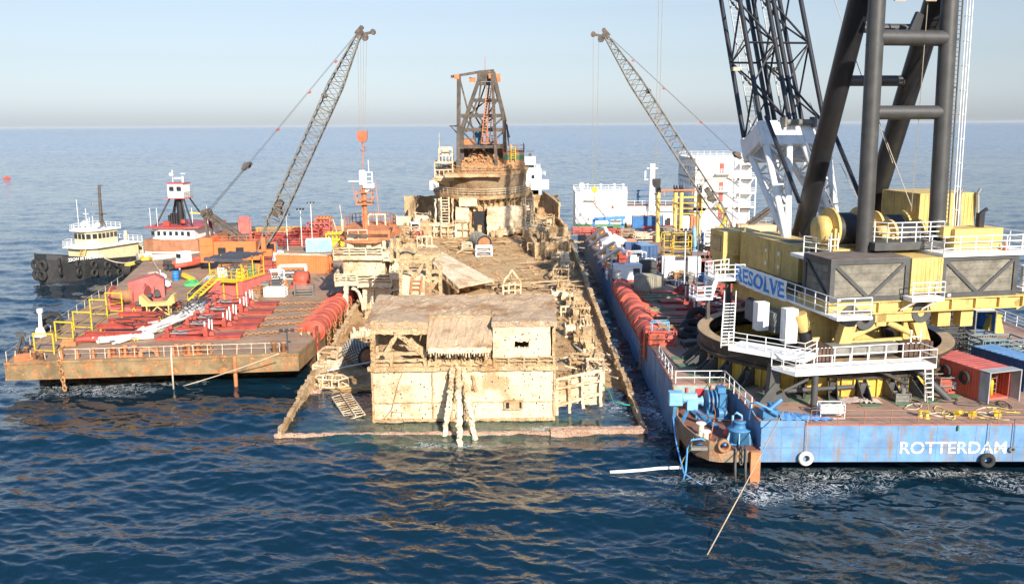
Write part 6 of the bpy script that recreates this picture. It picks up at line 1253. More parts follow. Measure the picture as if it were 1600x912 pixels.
text_obj('ROTTERDAM', 1.36, mat('hull lettering', (0.80, 0.79, 0.74), .6, dirt=.35, var=.12, rust=.16, streak=.6, rustcol=(.4, .28, .16)), rb, T(14.9, -0.03, -1.85) @ Matrix.Rotation(math.pi / 2, 4, 'X'), 'lettering', 0.006, 0.012, 1.04)
text_obj('2', 0.6, mat('hull lettering', (0.85, 0.85, 0.82), .6), rb, T(3.9, -0.03, -2.45) @ Matrix.Rotation(math.pi / 2, 4, 'X'), 'number', 0.006)
# railing along the transom and right edge
mb = rail_mb([(3.9, 0.3, 0), (22.5, 0.3, 0), (37.8, 0.3, 0)], 1.15, 2, 2.1, 0.035); mb.build('railing', mat('rust red rail', (0.33, .15, .1), .7, rust=.3), rb)
mb = rail_mb([(XR - 0.3, 1, 0), (XR - 0.3, 60, 0)], 1.2, 3, 2.6, 0.05); mb.build('railing', WHITER, rb)
mb = rail_mb([(-4.7, BY + 0.3, 0), (-3.0, BY + 0.3, 0), (-0.3, BY + 0.3, 0), (-0.1, 7, 0), (0.1, 3.5, 0)], 1.2, 2, 1.5, 0.045); rail_mb([(-4.75, BY + 2, 0), (-4.75, 21, 0)], 1.15, 2, 2.2, 0.045, mb); mb.build('railing', WHITER, rb)
# far bulwark hull band seen beyond
mb = MB(); mb.box((10, YE - 1.0, 0.7), (14, 1.0, 1.4)); mb.build('end_house', WHITE, rb)
for px, py in ((1240, 648), (1330, 640)): pass
# writing-free fittings in the corner bay
BF = RB @ T(0, 0, BZ)
def bz(px, py, h=0.0): return onz(px, py, h, BF)
def windlass(loc, rz, s, label):
 t = thing('windlass', label, 'winch', BF, loc, rz); m_ = MB(); m_.box((0, 0, 0.15 * s), (2.6 * s, 1.5 * s, 0.3 * s)); m_.box((0.75 * s, 0, 1.0 * s), (0.55 * s, 1.5 * s, 1.7 * s)); m_.box((0.75 * s, 0.1, 2.0 * s), (0.6 * s, 0.8 * s, 0.5 * s)); m_.box((-0.35 * s, 0, 0.6 * s), (0.15 * s, 1.2 * s, 0.9 * s)); m_.build('gear_case', BLUEP, t)
 m_ = MB(); 
 for x in (-0.3, 0.0, 0.3): m_.lathe([(0, -0.05 * s), (0.85 * s, -0.05 * s), (0.85 * s, 0.05 * s), (0, 0.05 * s)], 22, T(x * s, 0, 1.15 * s, ry=math.pi / 2), False)
 m_.tube((-0.3 * s, 0, 1.15 * s), (0.3 * s, 0, 1.15 * s), 0.5 * s, 16); m_.build('gypsy_wheel', BLUEP, t)
 m_ = MB(); m_.lathe([(0, -0.5 * s), (0.42 * s, -0.5 * s), (0.42 * s, -0.42 * s), (0.28 * s, -0.3 * s), (0.28 * s, 0.3 * s), (0.42 * s, 0.45 * s), (0, 0.45 * s)], 18, T(-1.1 * s, 0, 1.15 * s, ry=math.pi / 2)); m_.build('warping_end', mat('pale machine blue', (0.2, .42, .6), .5, rust=.15), t)
 m_ = MB(); m_.tube((0.9 * s, -1.0 * s, 0.5 * s), (0.3 * s, -1.0 * s, 0.5 * s), 0.42 * s, 16); m_.box((0.6 * s, -1.0 * s, 0.15 * s), (0.8 * s, 0.8 * s, 0.25 * s)); m_.build('motor', BLUEP, t); return t
c = bz(1112, 652); windlass((c.x, c.y + 0.6, 0), 0.05, 1.15, 'blue anchor windlass against the end wall of the corner bay')
c = bz(1156, 692); t = thing('capstan', 'blue round capstan with fins on the corner bay floor', 'capstan', BF, (c.x, c.y + 0.3, 0)); m_ = MB(); m_.lathe([(0, 0), (0.95, 0), (0.85, 1.0), (0.95, 1.05), (0.95, 1.15), (0.5, 1.2), (0.42, 1.6), (0.5, 1.65), (0.5, 1.75), (0, 1.75)], 24); m_.build('body', BLUEP, t); m_ = MB()
for k in range(6): a = k * math.pi / 3 + 0.3; m_.prism([(0.8, 0), (1.25, 0), (0.85, 1.0)], 0.08, T(rz=a) @ T(0, 0.04, 0, rx=math.pi / 2))
m_.path([(-0.5, 0.3, 1.1), (-0.5, 0.3, 2.1), (-0.2, 0.3, 2.35), (0.2, 0.3, 2.1), (0.3, 0.3, 1.7)], 0.1, 6); m_.build('fin', mat('pale machine blue', (0.2, .42, .6), .5), t)
c = bz(1078, 660); t = thing('mooring_winch', 'pale blue cylinder winch on a slanting arm at the outer side of the bay', 'winch', BF, (c.x - 0.4, c.y, 0)); m_ = MB(); m_.box((-0.9, 0, 2.2), (1.1, 0.9, 1.1)); m_.tube((-0.3, 0, 2.2), (0.9, 0, 2.2), 0.42, 14); m_.box((0.5, -0.1, 1.7), (0.9, 0.7, 0.9)); m_.build('drum', mat('pale machine blue', (0.2, .42, .6), .5, rust=.2), t); m_ = MB(); m_.bar((0.3, 0, 1.4), (2.4, -1.6, 0.1), 0.35); m_.bar((0.3, 0, 1.4), (-0.6, -1.0, 0.0), 0.22); m_.bar((-0.9, 0, 1.7), (-1.0, 0, 0), 0.3); m_.build('arm', BLUEP, t)
for px, py, lab in ((1095, 680, 'rope reel with white flange, the rear of two in the corner bay'), (1102, 693, 'rope reel with white flange, the front of two in the corner bay')):
 c = bz(px, py); reel(0.42, 1.0, WHITE, ROPE, 'rope_reel', lab, BF, (c.x, c.y, 0.05), 0, 'rope reels in the corner bay', upright=True)
c = bz(1138, 684); m_ = MB(); m_.lathe([(0, 0), (0.3, 0.06), (0.42, 0.4), (0.3, 0.74), (0, 0.8)], 16); solo(m_, 'round_buoy', mat('buoy red', (0.6, .08, .06), .5), 'small round red buoy between capstan and windlass', 'buoy', BF, (c.x, c.y, 0))
c = bz(1130, 704); m_ = MB(); m_.lathe([(0.34, -0.35), (0.48, -0.4), (0.48, 0.4), (0.34, 0.35), (0.3, 0), (0.34, -0.35)], 20, T(0, 0, 0.48, rx=math.pi / 2)); solo(m_, 'pipe_fairlead', RUSTY, 'short thick rusty pipe piece at the front lip of the bay', 'pipe', BF, (c.x, c.y, 0))
m_ = MB(); c = bz(1092, 702); m_.box((0, 0, 0.12), (1.3, 0.4, 0.24)); solo(m_, 'grey_block', GREYW, 'low grey block below the front rope reel', 'block', BF, (c.x, c.y, 0))
m_ = MB(); m_.box((0, -0.04, 0.5), (0.75, 0.12, 0.75)); m_.box((0, -0.11, 0.5), (0.2, 0.03, 0.2)); c = ony(1094, 612, BY - 0.1, RB); o = m_.build('fire_box', mat('fire red', (0.65, .05, .06), .5), rb, M=T(c.x, BY - 0.08, -1.2)); m_ = MB(); m_.tube((0, 0, 0), (0, 0, 1.8), 0.12, 8); m_.build('standpipe', REDP, rb, M=T(c.x - 1.2, BY - 0.2, -2.0))
m_ = MB(); ladder_mb((0, 0, 0), (0, 0, 2.0), 0.6, (1, 0, 0), 0.33, 0.07, m_); m_.build('bay_ladder', RUSTY, rb, M=T(-0.5, BY - 0.2, -2.0)); m_ = MB(); ladder_mb((0, 0, 0), (0, 0, 2.0), 0.6, (1, 0, 0), 0.33, 0.07, m_); m_.build('bay_ladder', RUSTY, rb, M=T(-1.3, BY - 0.2, -2.0))
r = random.Random(8)
m_ = MB(); P = [(c0.x + r.uniform(-.5, .5), c0.y + r.uniform(-.4, .4), 0.1) for k in range(24) for c0 in (bz(1128, 690),)]; m_.path(P, 0.07, 6); solo(m_, 'rope_tangle', ROPE, 'tangle of pale rope on the bay floor beside the round buoy', 'rope', BF)
m_ = MB(); P = [(c0.x + 1.6 * math.sin(k * 1.7), c0.y + 0.25 * math.cos(k * 2.3), 0.14) for k in range(12) for c0 in (bz(1118, 696),)]; m_.path(P, 0.07, 6); solo(m_, 'blue_rope', BROPE, 'blue rope heaped on the bay floor by the capstan', 'rope', BF)
m_ = MB(); a = bz(1118, 697); m_.path([(a.x, a.y, 0.1), (a.x - 1.2, a.y - 0.3, 0.75), (a.x - 2.0, a.y - 0.6, 0.75), (a.x - 2.4, a.y - 0.9, 0.2), (a.x - 2.5, a.y - 1.1, -1.6), (a.x - 2.7, a.y - 1.1, -2.4)], 0.08, 6); solo(m_, 'blue_rope', BROPE, 'blue rope running over the rounded barge corner into the sea', 'rope', BF)
m_ = MB(); m_.path([(-5.5, 7.5, 0.6), (-5.7, 6.5, 0.4), (-5.8, 4.0, -1.0), (-5.6, 1.5, -2.5), (-4.6, -0.6, -2.6)], 0.07, 6); solo(m_, 'blue_rope', BROPE, 'blue rope drooping along the outer side of the rounded corner', 'rope', BF)
m_ = MB(); a = bz(1085, 690); q = BF.inverted() @ onz(1062, 730, 0.15); m_.path([(a.x, a.y, 0.5), (a.x - 0.5, a.y - 0.8, -0.4), (q.x + .3, q.y, q.z + 0.8), tuple(q)], 0.06, 6); solo(m_, 'yellow_rope', mat('yellow rope', (0.6, .5, .15), .8), 'yellow rope tied from the bay to the floating white hose', 'rope', BF)
for k, x in enumerate((-1.95, -1.15)): m_ = MB(); m_.path([(x, 0.3, 0.25), (x, -0.12, 0.1), (x, -0.16, -1.2), (x + 0.05, -0.2, -2.6)], 0.1, 6); solo(m_, 'dark_hawser', WIRE, ('dark hawser hanging over the bay lip, the one nearer the reels', 'dark hawser hanging over the bay lip, the one nearer the hull corner')[k], 'hawser', BF)
m_ = chain_mb([(-1.5, 0.3, 0.2), (-1.5, -0.15, 0.1), (-1.5, -0.2, -1.0)], 0.3, 0.05); solo(m_, 'black_chain', WIRE, 'short black chain over the bay lip between the hawsers', 'chain', BF)
m_ = MB(); a = bz(1082, 640, 1.2); b = bz(1160, 655, 2.0); m_.path(sag(a, b, 0.35), 0.045, 5); solo(m_, 'orange_line', mat('orange line', (0.45, .16, .06), .8), 'orange line sagging across the corner bay', 'rope', BF)
m_ = MB(); m_.path([bz(1104, 592, 2.2), bz(1118, 645, 1.4), bz(1110, 685, 0.1)], 0.04, 5); solo(m_, 'orange_line', mat('orange line', (0.45, .16, .06), .8), 'orange line dropping from the deck rail to the bay floor', 'rope', BF)
# blue roller bracket and net on the transom corner
m_ = MB(); m_.box((0, 0, 0.35), (1.3, 0.9, 0.7)); m_.tube((-0.3, -0.5, 0.7), (0.9, -0.3, 1.5), 0.2, 10); m_.box((0.2, 0, 0.9), (0.4, 0.5, 0.6)); m_.tube((-0.9, 0.3, 0), (-1.7, 0.9, 1.6), 0.06, 6); c = rz_(1200, 652); solo(m_, 'roller_bracket', BLUEP, 'blue roller bracket standing on the hull corner above the bay', 'bracket', RB, (c.x, c.y, 0.02), 0.2)
m_ = MB(); m_.path([rz_(1170, 655, 0), rz_(1173, 630, 1.4), rz_(1182, 628, 1.6), rz_(1205, 640, 1.0), rz_(1215, 650, 0.3)], 0.08, 6); solo(m_, 'blue_rope', BROPE, 'blue rope arching over the bay edge to the roller bracket', 'rope', RB)
mb = MB(); N_ = 40; pts = []
for i in range(N_ + 1):
 f = i / N_; c = rz_(1215 + 85 * f, 650 + 5 * f); w = 0.9 * (1 - f) ** 0.7 + 0.25
 for j in range(7): g = j / 6 - 0.5; pts.append((c.x, c.y + g * w * 2 + 0.2 * math.sin(i * .9), 0.06 + (0.35 * (1 - f) + 0.12) * abs(math.sin(i * 1.3 + j * 2.1)) * (1 - abs(2 * g))))
mb.add(pts, [(i * 7 + j, (i + 1) * 7 + j, (i + 1) * 7 + j + 1, i * 7 + j + 1) for i in range(N_) for j in range(6)], True); solo(mb, 'blue_net', mat('blue netting', (0.12, .32, .66), .9, var=.4, bump=.6, scale=3), 'blue netting spread along the transom edge', 'net', RB)
# tyres on the transom
c = ony(1259, 716, -0.3, RB); hung_tyre('hull_fender', 'white-painted tyre hanging on the blue transom left of the letters', mat('white tyre', (.62, .6, .52), .8, dirt=.6), RB, (c.x, -0.3, c.z), 0.42, 0.17, -c.z + 0.9, 'tyres on the transom', ropem=WIREL)
c = ony(1543, 719, -0.3, RB); hung_tyre('hull_fender', 'black tyre hanging over the last letters of the name', RUBBER, RB, (c.x, -0.3, c.z), 0.42, 0.19, -c.z + 0.3, 'tyres on the transom', ropem=WIREL)
c = ony(1582, 702, -0.2, RB); hung_tyre('hull_fender', 'small grey ring hanging right of the name letters', GREYW, RB, (c.x, -0.2, c.z), 0.17, 0.07, -c.z + 0.6, 'tyres on the transom')
# stern line and floating hose
mb = MB(); a = RB @ Vector((1.4, -0.6, 1.3)); b = onz(1102, 872, -0.2); mb.path([a, a.lerp(b, .5) - Vector((0, 0, .15)), b], 0.045, 6); tag(mb.build('stern_line', mat('tan line', (.42, .33, .22), .8)), 'tan line slanting from the barge corner down into the foreground sea', 'rope')
mb = MB(); P = [onz(px, py, 0.12) for px, py in ((953, 737), (975, 736), (1002, 734), (1030, 731), (1058, 730), (1064, 730))]; mb.path(P, 0.13, 8); tag(mb.build('floating_hose', TENT), 'white hose floating on the water off the rounded barge corner', 'hose')

# ================================================================ main crane on the right barge (frame CR)
cr = thing('ring_crane', 'giant yellow ring crane with black tubular frame and twin lattice boom', 'crane', CR)
def cb(mb, name, m, parent=None): return mb.build(name, m, parent or cr)
def cy(px, py, v): return ony(px, py, v, CR)
RCX, RCY = -2.3, -1.6
mb = MB(); mb.lathe([(10.4, 0.0), (11.3, 0.0), (11.3, 1.7), (10.4, 1.7)], 72, T(RCX, RCY, 0), False); 
for k in range(72): a = 2 * math.pi * k / 72; mb.box((RCX + 11.35 * math.cos(a), RCY + 11.35 * math.sin(a), 0.85), (0.3, 0.12, 1.7), rz=a)
cb(mb, 'ring_base', YELD)
mb = MB(); mb.lathe([(10.6, 1.7), (11.8, 1.7), (11.8, 1.95), (11.5, 2.0), (11.5, 2.95), (11.8, 3.0), (11.8, 3.2), (10.6, 3.2)], 96, T(RCX, RCY, 0), False); cb(mb, 'ring_rail', mat('ring rail', (0.05, .04, .032), .6, rust=.3, rustcol=(.2, .11, .05)))
mb = MB(); mb.lathe([(10.65, 3.2), (11.75, 3.2), (11.75, 3.24), (10.65, 3.24)], 96, T(RCX, RCY, 0), False); cb(mb, 'rail_top', mat('worn rail top', (.42, .30, .17), .5, rust=.3, rustcol=(.3, .15, .07)))
for k in range(30):
 a = 2 * math.pi * (k + 0.5) / 30
 if 0.3 < a < 2.8: continue
 mb = MB(); M = T(RCX, RCY, 0, rz=a)
 for y in (-0.35, 0.35): mb.prism([(11.3, 0), (13.2, 0), (13.2, 0.3), (11.6, 1.6), (11.3, 1.6)], 0.08, M @ T(0, y, 0, rx=math.pi / 2))
 mb.box((12.0, 0, 0.12), (2.2, 0.8, 0.2), M); mb.box((11.7, 0, 0.9), (0.5, 0.5, 0.9), M); cb(mb, 'buttress', GREYD)
mb = MB()
for k in range(30):
 a = 2 * math.pi * (k + 0.5) / 30
 if 0.3 < a < 2.8: continue
 mb.box((12.4, 0, 0.02), (3.6, 1.6, 0.05), T(RCX, RCY, 0, rz=a))
cb(mb, 'green_pad', mat('faded green pad', (.13, .19, .11), .85, dirt=.5))
mb = MB(); mb.lathe([(0, 0.4), (9.8, 0.4), (9.8, 0.45), (0, 0.45)], 48, T(RCX, RCY, 0), False); cb(mb, 'ring_floor', mat('oily floor', (.09, .085, .07), .6, rust=.3, var=.5))
for i in range(9):
 mb = MB(); a = rad(150 + 12 * i); q = 7.2 + (i % 3); mb.box((0, 0, 0.35), (3.4, 0.5 + 0.3 * (i % 2), 0.5)); cb(mb, 'floor_timber', WOOD if i % 2 else GREYW).matrix_basis = T(RCX + q * .9 * math.cos(a), RCY + q * .9 * math.sin(a), 0.5, rz=a + 0.9)
# bogies, grey beam, yellow trestle under the rear
mb = MB()
for a, b in (((1256, 553), (1292, 531)), ((1398, 549), (1447, 528))):
 p = cy(*a, -11.8); q = cy(*b, -11.8); mb.box(((p.x + q.x) / 2, -11.8, 3.9), (q.x - p.x, 2.0, 1.3))
 for k in range(6): mb.box((p.x + (q.x - p.x) * (k + .5) / 6, -12.85, 3.9), (0.2, 0.12, 1.3))
cb(mb, 'bogie', mat('brown bogie', (.09, .055, .04), .7, rust=.3))
p = cy(1290, 550, -12.2); q = cy(1398, 548, -12.2); mb = MB(); mb.box(((p.x + q.x) / 2, -12.0, 4.1), (q.x - p.x, 1.2, 0.9)); cb(mb, 'link_beam', GREYW)
Zb = 8.1; V0 = -12.0
f = lambda px, py, v=-11.5: cy(px, py, v)
mb = MB()
def leg(a, b, w=1.3, d_=0.9, v=-11.5): mb.bar(f(*a, v), f(*b, v), w, d_, up=(0, 1, 0))
leg((1313, 545), (1327, 500), 1.1); leg((1441, 536), (1431, 500), 1.1); cb(mb, 'trestle_leg', YEL)
mb = MB(); mb.tube(f(1325, 537), f(1437, 529), 0.3, 10); mb.tube(f(1325, 528), f(1376, 504), 0.28, 10); mb.tube(f(1386, 503), f(1436, 526), 0.28, 10); mb.box(f(1374, 490), (0.9, 0.8, 2.0)); cb(mb, 'trestle_brace', YEL)
mb = MB(); p = f(1385, 493); q = f(1432, 488); mb.box(((p.x + q.x) / 2 - 0.6, -11.5, p.z), (q.x - p.x + 2.4, 0.8, 0.9)); cb(mb, 'trestle_head', YEL)
mb = MB(); p = f(1294, 483, V0); q = f(1597, 470, V0); mb.box(((p.x + q.x) / 2, V0 + 0.4, Zb - 0.5), (q.x - p.x, 0.5, 1.0)); mb.box(((p.x + q.x) / 2, V0 + 0.35, Zb - 0.02), (q.x - p.x + 0.2, 1.0, 0.1)); mb.box(((p.x + q.x) / 2, V0 + 0.35, Zb - 1.02), (q.x - p.x - 0.6, 1.0, 0.1))
for k in range(9): x = p.x + (q.x - p.x) * k / 8; mb.prism([(0, 0), (1.0, 0), (0, -0.95)], 0.08, T(x, V0 + 0.1, Zb - 0.06, rx=math.pi / 2)); mb.box((x, V0 + 0.1, Zb - 0.5), (0.1, 0.5, 0.95))
XA, XB = p.x, q.x
mb.box(((p.x + q.x) / 2, V0 + 5.0, Zb - 0.5), (q.x - p.x, 0.5, 1.0))
for k in range(5): mb.box((p.x + 0.3 + (q.x - p.x - 0.6) * k / 4, V0 + 2.7, Zb - 0.5), (0.3, 4.6, 0.9))
cb(mb, 'main_girder', YEL)
mb = MB(); mb.box((XB + 0.2, V0 + 0.5, Zb - 0.6), (1.6, 0.7, 0.8), ry=-0.5); cb(mb, 'girder_bracket', YEL)
# hanging drums and brackets under the girder
mb = MB()
for px, py in ((1328, 494), (1439, 488), (1352, 499)): c = f(px, py, -11.9); mb.lathe([(0.35, -0.3), (0.9, -0.3), (0.9, 0.3), (0.35, 0.3), (0.35, -0.3)], 20, T(c.x, -11.7, c.z, rx=math.pi / 2), False); 
cb(mb, 'bearing_drum', GREYD)
mb = MB()
for px in (1505, 1470): c = f(px, 490, -11.0); mb.box((c.x, -11.0, c.z), (1.2, 1.0, 2.0))
cb(mb, 'girder_post', YEL)
# yellow house core of the slewing body
mb = MB(); p = f(1262, 545, -9.0); q = f(1440, 545, -9.0); mb.box(((p.x + q.x) / 2, -4.5, (3.8 + Zb - 1) / 2), (q.x - p.x, 9.0, Zb - 1 - 3.8))
for k in range(6): mb.box((p.x + (q.x - p.x) * k / 5, -9.08, (3.8 + Zb - 1) / 2), (0.25, 0.2, Zb - 4.8))
cb(mb, 'slewing_body', YEL)
mb = MB(); mb.box((0.5, 2.5, 6.3), (15.5, 8, 1.2)); mb.box((0.5, 9, 5.2), (11, 8, 2.2)); cb(mb, 'forward_body', YEL)
mb = MB(); mb.box((1.2, -2.0, Zb - 0.25), (14, 18, 0.45)); cb(mb, 'upper_deck', GREYD)
mb = MB(); c = cy(1248, 500, -9); 
for a, b, rr_, m_ in (((1249, 490), (1257, 515), .6, 0),): mb.tube(f(*a, -9.8), f(*b, -9.8), 0.62, 14)
cb(mb, 'support_tube', YEL)
mb = MB(); mb.tube(f(1257, 515, -9.8), f(1262, 545, -9.8), 0.55, 14); mb.tube(f(1385, 500, -9.6), f(1392, 540, -9.6), 0.5, 12); mb.tube(f(1240, 500, -9), f(1262, 542, -9), 0.2, 8); cb(mb, 'black_support', BLACKP)
# weathered counterweight boxes
def cw_box(x0, x1, z0, z1, v0, dep):
 o = MB(); w = x1 - x0; cx_ = (x0 + x1) / 2; o.box((cx_, v0 + dep / 2, (z0 + z1) / 2), (w - 0.3, dep - 0.3, z1 - z0 - 0.1))
 for k in range(1, 6): o.box((cx_, v0 + 0.13, z0 + (z1 - z0) * k / 6), (w - 0.4, 0.06, 0.05)); o.box((x0 + 0.13, v0 + dep / 2, z0 + (z1 - z0) * k / 6), (0.06, dep - 0.4, 0.05))
 b_ = cb(o, 'counterweight_box', mat('weathered board steel', (0.205, .185, .145), .8, rust=.05, var=.4, scale=1.6, rustcol=(.2, .15, .09), dirt=.6, bump=.4)); e = MB(); s = 0.42
 for x in (x0 + s / 2, x1 - s / 2):
  for v in (v0 + s / 2, v0 + dep - s / 2): e.box((x, v, (z0 + z1) / 2), (s, s, z1 - z0))
 for z in (z0 + s / 2, z1 - s / 2):
  for v in (v0 + s / 2, v0 + dep - s / 2): e.box((cx_, v, z), (w - 2 * s, s * 0.96, s))
  for x in (x0 + s / 2, x1 - s / 2): e.box((x, v0 + dep / 2, z), (s * 0.96, dep - 2 * s, s))
 e.bar((x0 + s, v0 + 0.1, z1 - s), (cx_, v0 + 0.1, z0 + s * 0.6), 0.18, 0.3, up=(0, 0, 1)); e.bar((x1 - s, v0 + 0.1, z1 - s), (cx_, v0 + 0.1, z0 + s * 0.6), 0.18, 0.3); e.bar((x0 + 0.1, v0 + s, z0 + s), (x0 + 0.1, v0 + dep - s, z1 - s), 0.3, 0.18)
 cb(e, 'box_frame', GREYD, b_); l = MB(); l.box((cx_, v0 + dep / 2, z1 + 0.03), (w - 0.1, dep - 0.1, 0.06)); cb(l, 'lid', mat('brown grey lid', (.15, .12, .10), .85, var=.3, rust=.2), b_); g = MB(); g.box((x0 + 0.9, v0 - 0.02, z0 + 0.22), (0.3, 0.03, 0.25)); cb(g, 'white_plate', WHITE, b_); return b_
cw_box(-7.7, -0.35, Zb + 0.05, 11.75, V0, 4.6); cw_box(2.65, 10.1, Zb + 0.05, 11.75, V0, 4.6)
def cr_cont(x0, x1, v0, v1, z0, z1, name, m, label=None):
 o = MB(); o.corr((x0, v1), (x0, v0), z1 - z0, 0.06, 0.38, z0); o.corr((x0, v0), (x1, v0), z1 - z0, 0.06, 0.38, z0); o.corr((x1, v0), (x1, v1), z1 - z0, 0.06, 0.38, z0); o.corr((x1, v1), (x0, v1), z1 - z0, 0.06, 0.38, z0); o.box(((x0 + x1) / 2, (v0 + v1) / 2, z1 + 0.02), (x1 - x0 + 0.1, v1 - v0 + 0.1, 0.08)); o.box(((x0 + x1) / 2, (v0 + v1) / 2, z0), (x1 - x0 + 0.14, v1 - v0 + 0.14, 0.12))
 for x in (x0, x1):
  for v in (v0, v1): o.box((x, v, (z0 + z1) / 2), (0.2, 0.2, z1 - z0))
 return cb(o, name, m)
cr_cont(-0.25, 2.5, V0 - 0.1, V0 + 3.8, 8.7, 11.65, 'yellow_container', YEL)
mh = cr_cont(-5.5, -1.9, -2.5, 9.9, 8.2, 11.5, 'machinery_house', YEL)
d_ = MB()
for v in (1.3, 4.0): d_.box((-5.57, v, 9.5), (0.08, 0.95, 2.3))
cb(d_, 'house_door', YEL, mh)
d_ = MB(); 
for v, z in ((0.0, 0), ): pass
for v in (1.3, 4.0):
 for z in (9.1, 10.4): d_.box((-5.63, v, z), (0.04, 0.3, 0.35))
cb(d_, 'white_plate', WHITE, mh)
d_ = MB(); d_.box((-3.6, 1.6, 11.58), (2.6, 2.2, 0.06)); cb(d_, 'roof_mat', mat('brown grey lid', (.15, .12, .10), .85), mh)
d_ = MB()
for x in (-4.6, -2.7): d_.tube((x, -2.75, 10.6), (x, -2.75, 11.7), 0.16, 10); d_.tube((x, -2.75, 10.65), (x, -2.5, 10.5), 0.14, 8)
cb(d_, 'exhaust', SILVER, mh)
# operator cab block beyond the house
p = cy(1127, 405, 12); q = cy(1185, 360, 12)
mb = MB(); mb.box(((p.x + q.x) / 2, 13.4, (p.z + q.z) / 2), (q.x - p.x, 3.6, q.z - p.z)); c_ = cb(mb, 'operator_cab', YEL)
mb = MB(); 
for k in (0.25, 0.7): mb.box((p.x - 0.02, 12.2 + 2.4 * k, q.z - 1.4), (0.06, 1.1, 1.7))
mb.box((q.x - 0.5, 11.57, q.z - 1.3), (0.9, 0.06, 1.2)); cb(mb, 'window', GLASS, c_)
mb = MB(); mb.box((p.x + 2.4, 11.2, p.z + 0.6), (2.6, 0.9, 0.12)); rail_mb([(p.x + 1.3, 10.8, p.z + .6), (p.x + 3.6, 10.8, p.z + .6)], 1.0, 2, 1.0, 0.04, mb); mb.bar((p.x + 1.9, 11.5, p.z), (p.x + 1.9, 11.5, q.z + 0.8), 0.06); mb.bar((p.x + 2.4, 11.5, p.z), (p.x + 2.4, 11.5, q.z + 0.8), 0.06); cb(mb, 'cab_balcony', YEL, c_)
mb = MB(); mb.box(((p.x + q.x) / 2, 13.0, p.z - 1.3), (q.x - p.x, 3.2, 2.6)); cb(mb, 'cab_base', YEL, c_)
# banner walkway along the left side
UB = -8.0
def cx2(px, py): return onx(px, py, UB, CR)
a, b, c_, e = cx2(1150, 412), cx2(1150, 443), cx2(1230, 468), cx2(1232, 437)
zt_ = (a.z + e.z) / 2; zb_ = (b.z + c_.z) / 2; va, vb = (a.y + b.y) / 2, (c_.y + e.y) / 2
mb = MB(); n = 44; pts = []
for i in range(n + 1):
 for j in range(7):
  v = va + (vb - va) * i / n; z = zb_ + (zt_ - zb_) * j / 6 - 0.12 * math.sin(math.pi * i / n) * (1 - j / 6); pts.append((UB - 0.12 + 0.07 * math.sin(i * 0.9 + j * 0.8) * (1 - 0.3 * j / 6), v, z))
mb.add(pts, [(i * 7 + j, (i + 1) * 7 + j, (i + 1) * 7 + j + 1, i * 7 + j + 1) for i in range(n) for j in range(6)], True)
k0 = len(mb.v); ban = thing('banner', 'white cloth banner with blue letters RESOLVE tied to the crane walkway', 'banner', CR); mb.build('cloth', TENT, ban)
to = text_obj('RESOLVE', 1.0, mat('banner blue', (0.03, .24, .62), .7, var=.1, dirt=0), ban, Matrix.Identity(4), 'lettering', 0.0, 0.025)
me = to.data; xs = [v.co.x for v in me.vertices]; ys = [v.co.y for v in me.vertices]; x0, x1, y0, y1 = min(xs), max(xs), min(ys), max(ys)
import bmesh
bm = bmesh.new(); bm.from_mesh(me); bmesh.ops.triangulate(bm, faces=bm.faces[:]); 
for _ in range(3): bmesh.ops.subdivide_edges(bm, edges=[e_ for e_ in bm.edges if e_.calc_length() > 0.14], cuts=1)
for v in bm.verts:
 fx_ = 0.03 + 0.93 * (v.co.x - x0) / (x1 - x0); fz_ = 0.13 + 0.74 * (v.co.y - y0) / (y1 - y0); i = fx_ * n; j = fz_ * 6
 v.co = Vector((UB - 0.12 + 0.07 * math.sin(i * 0.9 + j * 0.8) * (1 - 0.3 * j / 6) - 0.03, va + (vb - va) * fx_, zb_ + (zt_ - zb_) * fz_ - 0.12 * math.sin(math.pi * fx_) * (1 - fz_)))
bm.to_mesh(me); bm.free(); me.update()
WK = zb_ + 0.25; vend = cx2(1296, 480).y
mb = MB(); mb.box((UB + 0.6, (va + vend) / 2, WK - 0.1), (1.2, va - vend, 0.2)); mb.box((UB + 1.6, vend - 0.6, WK - 0.1), (3.2, 1.4, 0.25)); wk = cb(mb, 'side_walkway', WHITER)
mb = rail_mb([(UB, va, WK), (UB, vend - 1.2, WK), (UB + 3.1, vend - 1.2, WK)], 1.6, 3, 1.7, 0.05); cb(mb, 'railing', WHITER, wk)
mb = MB()
for v in (va - 1, (va + vb) / 2, vb, vend + 1): mb.bar((UB + 0.3, v, WK - 0.2), (UB + 3.4, v, WK - 1.6), 0.25); 
mb.bar((UB + 1.0, va, WK - 0.3), (UB + 1.0, vend, WK - 0.3), 0.3); cb(mb, 'walkway_bracket', GREYD, wk)
# lower walkway with stair tower
WL2 = 4.3
p = onz(1138, 540, WL2, CR); q = onz(1257, 560, WL2, CR)
mb = MB(); dd = Vector((q.x - p.x, q.y - p.y, 0)); dn = dd.normalized(); nn_ = Vector((-dn.y, dn.x, 0))
pts = [p, q, q + nn_ * 2.4, p + nn_ * 2.4]; mb.prism([(v.x, v.y) for v in pts], 0.4, z0=WL2 - 0.4); lw = cb(mb, 'lower_walkway', WHITER)
mb = rail_mb([(p.x, p.y, WL2), (q.x, q.y, WL2), (pts[2].x, pts[2].y, WL2)], 1.25, 3, 1.7, 0.045); cb(mb, 'railing', WHITER, lw)
mb = MB()
for k, (px, py, hh) in enumerate(((1191, 508, 2.6), (1235, 528, 3.0))): c = onz(px, py + 8, WL2, CR); mb.box((c.x, c.y + .4, WL2 + hh / 2), (1.1, 1.0, hh))
cb(mb, 'white_locker', WHITE, lw)
mb = MB(); 
for k in range(6): c = onz(1180 + k * 7.5, 503 + k * 4.2, WL2 - .2, CR); mb.box((c.x + .3, c.y + 1.6, WL2 + 0.7), (0.8, 1.1, 1.9))
